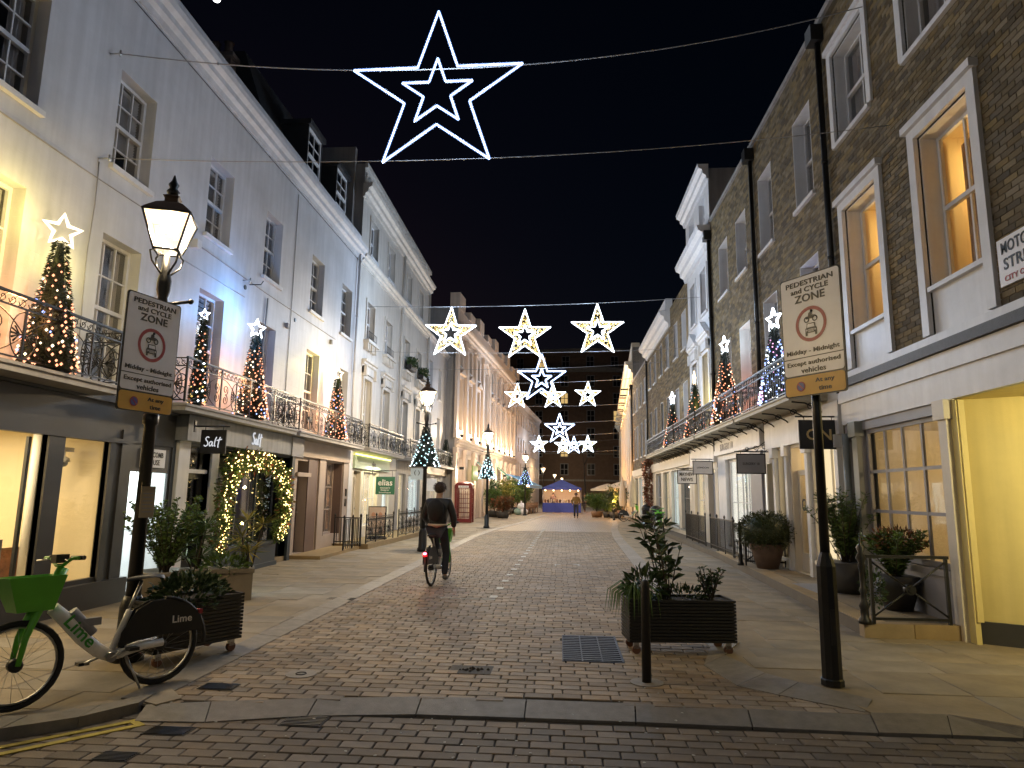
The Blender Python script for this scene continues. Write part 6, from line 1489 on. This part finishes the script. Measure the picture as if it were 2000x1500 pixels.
# ================================================================ people
def skinned(name, V, Ed, mat, parent, sub=2):
    ks = list(V); me = bpy.data.meshes.new(name); me.from_pydata([V[k][0] for k in ks], [(ks.index(a), ks.index(b)) for a, b in Ed], [])
    o = bpy.data.objects.new(name, me); col.objects.link(o); o.parent = parent; me.materials.append(mat)
    md_ = o.modifiers.new('skin', 'SKIN'); md_.use_smooth_shade = True
    for i, k in enumerate(ks):
        r = V[k][1]; me.skin_vertices[0].data[i].radius = r if isinstance(r, tuple) else (r, r); me.skin_vertices[0].data[i].use_root = (i == 0)
    s_ = o.modifiers.new('sub', 'SUBSURF'); s_.levels = sub; s_.render_levels = sub
    return o
def person(label, loc, rz, J, jacket, trouser, shoe, hair, bag=None, fingers=True, group=None):
    """J: joint name -> position; one continuous body, clothes and hair over it"""
    o = thing('person', label, 'person', loc, rz, group)
    Vv = lambda n, r: (J[n], r)
    B_ = {'pelvis': Vv('pelvis', .10), 'spine': Vv('spine', .10), 'chest': Vv('chest', (.14, .10)), 'neck': Vv('neck', .05), 'skull': Vv('skull', .085), 'crown': Vv('crown', .075)}
    Ed = [('pelvis', 'spine'), ('spine', 'chest'), ('chest', 'neck'), ('neck', 'skull'), ('skull', 'crown')]
    for s_ in ('l', 'r'):
        for a, r in (('sh', .055), ('el', .04), ('wr', .028), ('hand', .038), ('hip', .085), ('kn', .055), ('an', .04), ('toe', .035)): B_[a + s_] = Vv(a + s_, r)
        Ed += [('chest', 'sh' + s_), ('sh' + s_, 'el' + s_), ('el' + s_, 'wr' + s_), ('wr' + s_, 'hand' + s_), ('pelvis', 'hip' + s_), ('hip' + s_, 'kn' + s_), ('kn' + s_, 'an' + s_), ('an' + s_, 'toe' + s_)]
        if fingers:
            h = Vector(J['hand' + s_]); w = Vector(J['wr' + s_]); dd = (h - w).normalized(); sd_ = Vector((0, 1, 0)) if abs(dd.z) > .6 else Vector((1, 0, 0))
            for k, (off, l) in enumerate(((-.027, .065), (-.009, .08), (.009, .075), (.027, .058))):
                B_['f%s%d' % (s_, k)] = (tuple(h + sd_ * off + dd * .03), .0095); B_['g%s%d' % (s_, k)] = (tuple(h + sd_ * off * 1.2 + dd * (.03 + l * .8) + Vector((0, .015, 0))), .008); Ed += [('hand' + s_, 'f%s%d' % (s_, k)), ('f%s%d' % (s_, k), 'g%s%d' % (s_, k))]
            B_['t' + s_] = (tuple(h - dd * .01 + sd_ * .05 + dd * .04), .010); Ed.append(('hand' + s_, 't' + s_))
    skinned('body', B_, Ed, skin, o, 1)
    jk = {'spine': Vv('spine', (.175, .135)), 'hem': (tuple(Vector(J['pelvis']).lerp(Vector(J['spine']), .25)), (.185, .14)), 'chest': Vv('chest', (.19, .14)), 'collar': (tuple(Vector(J['chest']).lerp(Vector(J['neck']), .75)), .085)}
    je = [('spine', 'hem'), ('spine', 'chest'), ('chest', 'collar')]
    for s_ in ('l', 'r'):
        for a, r in (('sh', .085), ('el', .066), ('wr', .05)): jk[a + s_] = Vv(a + s_, r)
        je += [('chest', 'sh' + s_), ('sh' + s_, 'el' + s_), ('el' + s_, 'wr' + s_)]
    skinned('jacket', jk, je, jacket, o)
    tr_ = {'pelvis': Vv('pelvis', (.155, .125))}; te = []
    for s_ in ('l', 'r'):
        for a, r in (('hip', .105), ('kn', .075), ('an', .058)): tr_[a + s_] = Vv(a + s_, r)
        te += [('pelvis', 'hip' + s_), ('hip' + s_, 'kn' + s_), ('kn' + s_, 'an' + s_)]
    skinned('trousers', tr_, te, trouser, o)
    for s_ in ('l', 'r'):
        a, b = Vector(J['an' + s_]), Vector(J['toe' + s_]); skinned('shoe', {'a': (tuple(a - Vector((0, .03, .03))), .05), 'b': (tuple(a.lerp(b, .6) - Vector((0, 0, .02))), .05), 'c': (tuple(b), .042)}, [('a', 'b'), ('b', 'c')], shoe, o, 1)
    hd = Vector(J['skull']); cr = Vector(J['crown']); up = (cr - hd).normalized()
    m = MB().ball(tuple(hd + up * .055 + Vector((0, -.018, 0))), .108, 14, (.92, 1.02, 1.05))
    for k in range(140):
        a = random.uniform(0, 2 * pi); e = random.uniform(-.5, 1.3); dv_ = Vector((cos(a) * cos(e), sin(a) * cos(e) - .15, sin(e))); m.leaf(hd + up * .055 + dv_ * .098, dv_ + Vector((0, 0, -.5)), .04, .014)
    m.build('hair', hair, o)
    face = MB().ball(tuple(hd + Vector((0, .105, .0))), .016, 8, (1, 1.3, 1.5)).ball(tuple(hd + Vector((-.088, .02, .0))), .02, 8, (.5, 1, 1.4)).ball(tuple(hd + Vector((.088, .02, .0))), .02, 8, (.5, 1, 1.4)); face.build('nose_and_ears', skin, o)
    ey = MB(); [ey.ball(tuple(hd + Vector((s_ * .033, .088, .025))), .011, 8) for s_ in (-1, 1)]; ey.build('eyes', signwhite, o); MB().box(hd.x - .025, hd.x + .025, hd.y + .085, hd.y + .097, hd.z - .052, hd.z - .043).build('mouth', signred, o)
    return o
black_cl = P('black_nylon', (.009, .009, .011), .5, .35, 9, 1.0, bscale=11); navy_cl = P('navy_denim', (.018, .022, .036), .8, .2, 12, .2); shoe_m = P('grey_trainer', (.12, .12, .12), .6, .3, 10, .1); ochre_cl = P('ochre_jacket', (.20, .12, .03), .7, .3, 10, .2); shirt_m = P('pale_shirt', (.55, .46, .34), .7, .1, 8, .1)
J = dict(pelvis=(0, 0, 1.0), spine=(.0, .02, 1.2), chest=(.0, .05, 1.43), neck=(.0, .07, 1.57), skull=(.0, .09, 1.68), crown=(.0, .085, 1.765), shl=(-.195, .05, 1.47), ell=(-.29, .10, 1.2), wrl=(-.27, .38, 1.08), handl=(-.26, .46, 1.08), shr=(.195, .05, 1.47), elr=(.295, .04, 1.2), wrr=(.285, .08, 1.01), handr=(.285, .10, .94),
         hipl=(-.10, .03, .95), knl=(-.12, .38, .68), anl=(-.115, .22, .36), toel=(-.115, .36, .33), hipr=(.10, .02, .95), knr=(.125, .20, .56), anr=(.125, .12, .16), toer=(.125, .28, .11))
rd = person('cyclist in black jacket seen from behind riding away, right arm hanging', (-2.25, 12.52, .0), radians(-6), J, black_cl, navy_cl, shoe_m, hair_m)
MB().ball((0, -.16, 1.33), .165, 12, (1, .62, 1.25)).build('backpack', P('black_canvas', (.010, .010, .011), .8, .3, 10, .3), rd); MB().lathe([(.172, 1.045), (.178, 1.085)], (0, 0, 0), 18).build('shirt_hem', shirt_m, rd)
J2 = dict(pelvis=(0, 0, .93), spine=(0, 0, 1.14), chest=(0, 0, 1.36), neck=(0, 0, 1.50), skull=(0, .02, 1.60), crown=(0, .02, 1.68), shl=(-.19, 0, 1.41), ell=(-.26, 0, 1.15), wrl=(-.22, .12, .96), handl=(-.2, .15, .90), shr=(.19, 0, 1.41), elr=(.27, -.02, 1.14), wrr=(.24, .08, .94), handr=(.23, .1, .88), hipl=(-.09, 0, .88), knl=(-.1, .12, .5), anl=(-.1, .1, .09), toel=(-.1, .25, .05), hipr=(.09, 0, .88), knr=(.1, .03, .5), anr=(.1, -.15, .1), toer=(.1, -.02, .05))
person('pedestrian in ochre jacket walking in the middle of the street', (1.08, 48.4, 0), pi, J2, ochre_cl, navy_cl, shoe_m, hair_m, fingers=False)
person('dark-clad pedestrian standing right of the blue tent', (2.3, 66, 0), 2.6, J2, black_cl, black_cl, black_cl, hair_m, fingers=False)
person('dark-clad stallholder behind the blue tent counter', (-.7, 65.2, 0), pi, J2, brown, navy_cl, black_cl, hair_m, fingers=False)
# ================================================================ far end of the street
tt = thing('market_tent', 'blue market tent with lit stall and blue counter cloth', 'market stall', (.1, 64.6, 0)); tw = 1.75
for sx in (-1, 1):
    for sy in (-1, 1): MB().tube([(sx * tw, sy * tw, 0), (sx * tw, sy * tw, 2.1)], .03, 6).build('leg', chrome, tt)
MB().lathe([(tw * 1.46, 2.05), (tw * 1.46, 2.2), (tw * .7, 2.6), (.05, 3.0)], n=4, smooth=False, rot=pi / 4).build('canopy', bluecloth, tt)
MB().box(-tw, tw, -tw - .03, -tw + .5, 0, .85).build('counter_cloth', bluecloth, tt); MB().box(-tw, tw, tw - .05, tw, .8, 2.05).build('back_sheet', creamcloth, tt)
for k in range(12): MB().lathe([(.08, 0), (.1, .22), (.05, .3)], (-1.5 + k * .27, -tw + .25, .87), 8).build('goods', (wood, terracotta, cream, gold_m)[k % 4], tt)
for k in range(5): MB().ball((-1.5 + k * .75, -tw + .1, 1.98), .06, 8).build('bulb', E('tent_bulb%d' % k, (1, .62, .3), 9), tt)
for x in (-1, 0, 1): lamp('tent_light', 38, (1, .55, .28), (x, -.4, 1.9), tt, .1)
def parasol(label, loc, open_=True, r=1.5, h=2.6):
    o = thing('parasol', label, 'parasol', loc, group='cream cafe parasols'); MB().tube([(0, 0, 0), (0, 0, h)], .03, 8).build('pole', wood, o); MB().box(-.3, .3, -.3, .3, 0, .08).build('base', darkpot, o)
    if open_: MB().lathe([(r, h - .62), (r, h - .5), (r * .5, h - .2), (.04, h)], n=8, smooth=False).build('canopy', creamcloth, o)
    else:
        pts = MB(); pts.lathe([(.2, .9), (.26, 1.3), (.2, 2.0), (.1, 2.6), (.02, 2.9)], n=10, smooth=False); pts.build('canopy', creamcloth, o)
    return o
parasol('open cream parasol near the tent side of the cafe terrace', (4.1, 60, 0)); parasol('open cream parasol tucked against the amber columns', (5.2, 55, 0), r=1.6, h=2.8)
parasol('furled cream parasol before the amber columns', (4.2, 47, 0), False); parasol('second furled cream parasol close to the amber wall', (4.62, 44.6, 0), False)
aw = thing('cafe_awning', 'blue cafe awning with warm bulbs over the terrace tables', 'awning', (-3.9, 56, 0), -radians(4.2)); m = MB(); m.quad((-.3, -3, 3.2), (1.7, -3, 2.35), (1.7, 7, 2.35), (-.3, 7, 3.2)); m.quad((1.7, -3, 2.35), (1.7, -3, 2.1), (1.7, 7, 2.1), (1.7, 7, 2.35)); m.build('canvas', P('sky_blue_canvas', (.08, .25, .55), .7, .1, 3, 0), aw)
for k in range(8): MB().ball((1.5, -2.6 + k * 1.25, 2.25), .07, 8).build('bulb', bpy.data.materials['tent_bulb0'], aw)
for k in (0, 3, 6): lamp('awning_light', 18, (1, .6, .3), (1.0, -2 + k * 1.3, 2.2), aw, .1)
for s_ in (-3, 7): MB().tube([(-.3, s_, 2.3), (1.7, s_, 2.35)], .02, 5).build('arm', iron, aw)
for k in range(4):
    o = thing('cafe_table', 'small round cafe table under the blue awning', 'table', (-2.75 + k * .17, 54.6 + k * 2.2, .02), group='cafe tables under the awning'); MB().lathe([(.34, .72), (.34, .75)], n=14).build('top', wood, o); MB().lathe([(.22, 0), (.03, .04), (.03, .72)], n=10).build('pedestal', iron, o)
    for s_ in (-1, 1):
        c = thing('cafe_chair', 'wicker cafe chair drawn up to a terrace table', 'chair', (-2.75 + k * .17, 54.6 + k * 2.2 + s_ * .55, .02), 0 if s_ < 0 else pi, 'cafe chairs under the awning'); MB().box(-.2, .2, -.2, .2, .43, .47).build('seat', wood, c); MB().box(-.2, .2, -.22, -.19, .47, .88).build('backrest', wood, c)
        for a in (-1, 1):
            for b in (-1, 1): MB().tube([(a * .18, b * .18, 0), (a * .18, b * .18, .44)], .014, 5).build('leg', wood, c)
# planting beside the hall and on the right
def far_plant(label, u, v, w_m, h_m, lm, potmat=darkpot, n=500, ln=.22, palm=False, name='potted_shrub'):
    x, y = gp(u, v, .02); o = thing(name, label, 'plant', (x, y, .02)); MB().lathe([(w_m * .22, 0), (w_m * .3, .4), (w_m * .26, .42)], n=12).build('pot', potmat, o); m = MB()
    if palm:
        MB().lathe([(.12, .4), (.1, h_m * .55), (.13, h_m * .6)], n=8).build('trunk', bark, o)
        for k in range(26):
            a = k * 2.4; e = random.uniform(.1, 1.1)
            for j in range(12):
                t = j / 12; c_ = Vector((cos(a) * w_m * .5 * t, sin(a) * w_m * .5 * t, h_m * .58 + h_m * .45 * e * t - h_m * .35 * t * t))
                for s_ in (-1, 1): m.leaf(c_, (cos(a) * .5 - s_ * sin(a), sin(a) * .5 + s_ * cos(a), .3), .22 * (1 - t * .6), .03)
    else:
        sm = MB(); tp = stems(sm, (0, 0, .4), 12, h_m - .4, w_m * .45, .012); sm.build('stems', bark, o)
        for p0, p1, p2 in tp: blob(m, tuple(p1), (w_m * .22, w_m * .22, h_m * .2), n // 24, ln, ln * .28, .1); blob(m, tuple(p2), (w_m * .18, w_m * .18, h_m * .16), n // 24, ln, ln * .28, .1)
    tag(m.build('foliage', lm, o), kind='stuff'); return o
far_plant('bright green palm beside the phone box', 945, 1007, 1.5, 1.9, leaf_yl, palm=True, name='potted_palm')
for (u, v, wd, h, lm, lab) in ((966, 1010, 1.5, 1.5, leaf_md, 'leafy shrub directly behind the hall lamp'), (982, 1012, 1.3, 1.1, leaf_rd, 'low reddish shrub in a pot before the hall'), (985, 1005, 1.9, 2.2, leaf_yl, 'tall bamboo clump before the hall windows'), (1000, 1003, 1.9, 2.3, leaf_md, 'large bushy evergreen before the hall windows'), (1010, 1000, 2.0, 2.2, leaf_yl, 'pale bamboo clump near the bin bags'), (1022, 1001, 2.0, 2.1, leaf_md, 'dark bushy shrub near the awning edge'), (955, 1008, 1.2, 2.1, leaf_dk, 'dark upright shrub beside the palm')): far_plant(lab, u, v, wd * 1.2, h * 1.12, lm, n=1600, ln=.24)
for (u, v, wd, h, lm, pm, lab) in ((1166, 1010, 1.6, 1.5, leaf_md, wood, 'leafy plant in a timber box before the parasols'), (1186, 1011, 1.1, 1.2, leaf_md, darkpot, 'small leafy pot plant between timber box and tall pot'), (1203, 1012, 1.7, 1.8, leaf_dk, darkpot, 'spiky dark plant in a tall black pot'), (1220, 1008, 2.2, 2.2, leaf_dk, terracotta, 'round dark shrub beside the side-on hire bike'), (1242, 1006, 2.0, 2.0, leaf_dk, darkpot, 'dark shrub under the red floral hanging'), (1176, 1003, 1.4, 1.5, leaf_md, darkpot, 'bushy terrace plant at the foot of the open parasol')): far_plant(lab, u, v, wd, h, lm, pm, 1500, .2)
o = thing('floral_hanging', 'tall dark red floral wreath hanging on the cream shop front', 'wreath', (4.62, 36.2, 2.0)); m = MB(); blob(m, (0, 0, .9), (.3, .62, .7), 700, .16, .07, .3, 0, .7); blob(m, (0, 0, -.3), (.25, .42, .7), 500, .16, .07, .3, -.3, .8); tag(m.build('flowers', leaf_rd, o), kind='stuff'); l2 = MB()
for k in range(24): l2.octa((-.3 + random.uniform(-.05, .05), random.uniform(-.5, .5), random.uniform(-.8, 1.4)), .016)
tag(l2.build('fairy_lights', e_warm, o), kind='stuff')
for (u, v, lab) in ((1266, 1030, 'black litter bin with domed hood beside the hire bikes'), (1284, 1040, 'second black litter bin nearer the barred railings')):
    x, y = gp(u, v, .02); o = thing('litter_bin', lab, 'litter bin', (x, y + .3, .02)); MB().lathe([(.26, 0), (.27, .85), (.29, .87), (.29, .92)], n=16).build('body', bikeblack, o); MB().ball((0, 0, .95), .29, 14, (1, 1, .8)).build('hood', bikeblack, o); MB().box(-.18, .18, -.3, -.24, .88, 1.0).build('slot', darkroom, o); MB().lathe([(.275, .6), (.275, .63)], n=16).build('band', chrome, o)
x, y = gp(1018, 1006, .02)
for k, (dx, dz, lab) in enumerate(((-.25, .0, 'pale green tied rubbish sack by the lamp'), (.2, .0, 'white tied rubbish sack by the lamp'), (0, .42, 'white rubbish sack on top of the other two'))):
    o = thing('rubbish_sack', lab, 'rubbish sack', (x + dx, y, .02 + dz)); m = MB().ball((0, 0, .26), .32, 12, (1, .9, .8)).lathe([(.1, .48), (.03, .56), (.08, .64)], n=8); mm = m.build('sack', (P('pale_green_sack', (.3, .42, .36), .4, .2, 6, .3) if k == 0 else signwhite), o)
    for v_ in mm.data.vertices: v_.co += Vector((random.uniform(-.02, .02), random.uniform(-.02, .02), random.uniform(-.02, .02)))
# bare street tree and rooftop twigs near the far block
tr = thing('street_tree', 'nearly bare street tree with a few yellow leaves before the apartment block', 'tree', (3.2, 92, 0)); m = MB().tube([(0, 0, 0), (.1, 0, 2.2), (0, .1, 4)], [.14, .11, .08], 8); lf = MB()
def grow(p, d, l, r, dep):
    q = p + d * l; m.tube([p, p.lerp(q, .5) + Vector((random.uniform(-.05, .05), random.uniform(-.05, .05), 0)), q], r, 4, r1=r * .6)
    if dep == 0:
        for k in range(3): lf.leaf(q, (random.uniform(-1, 1), random.uniform(-1, 1), random.uniform(-1, .5)), .2, .1)
        return
    for k in range(3): grow(q, (d + Vector((random.uniform(-.7, .7), random.uniform(-.7, .7), random.uniform(-.1, .5)))).normalized(), l * .72, r * .6, dep - 1)
grow(Vector((0, .1, 4)), Vector((0, 0, 1)), 1.6, .08, 4); m.build('trunk', bark, tr); tag(lf.build('crown', leaf_yl, tr), kind='stuff')
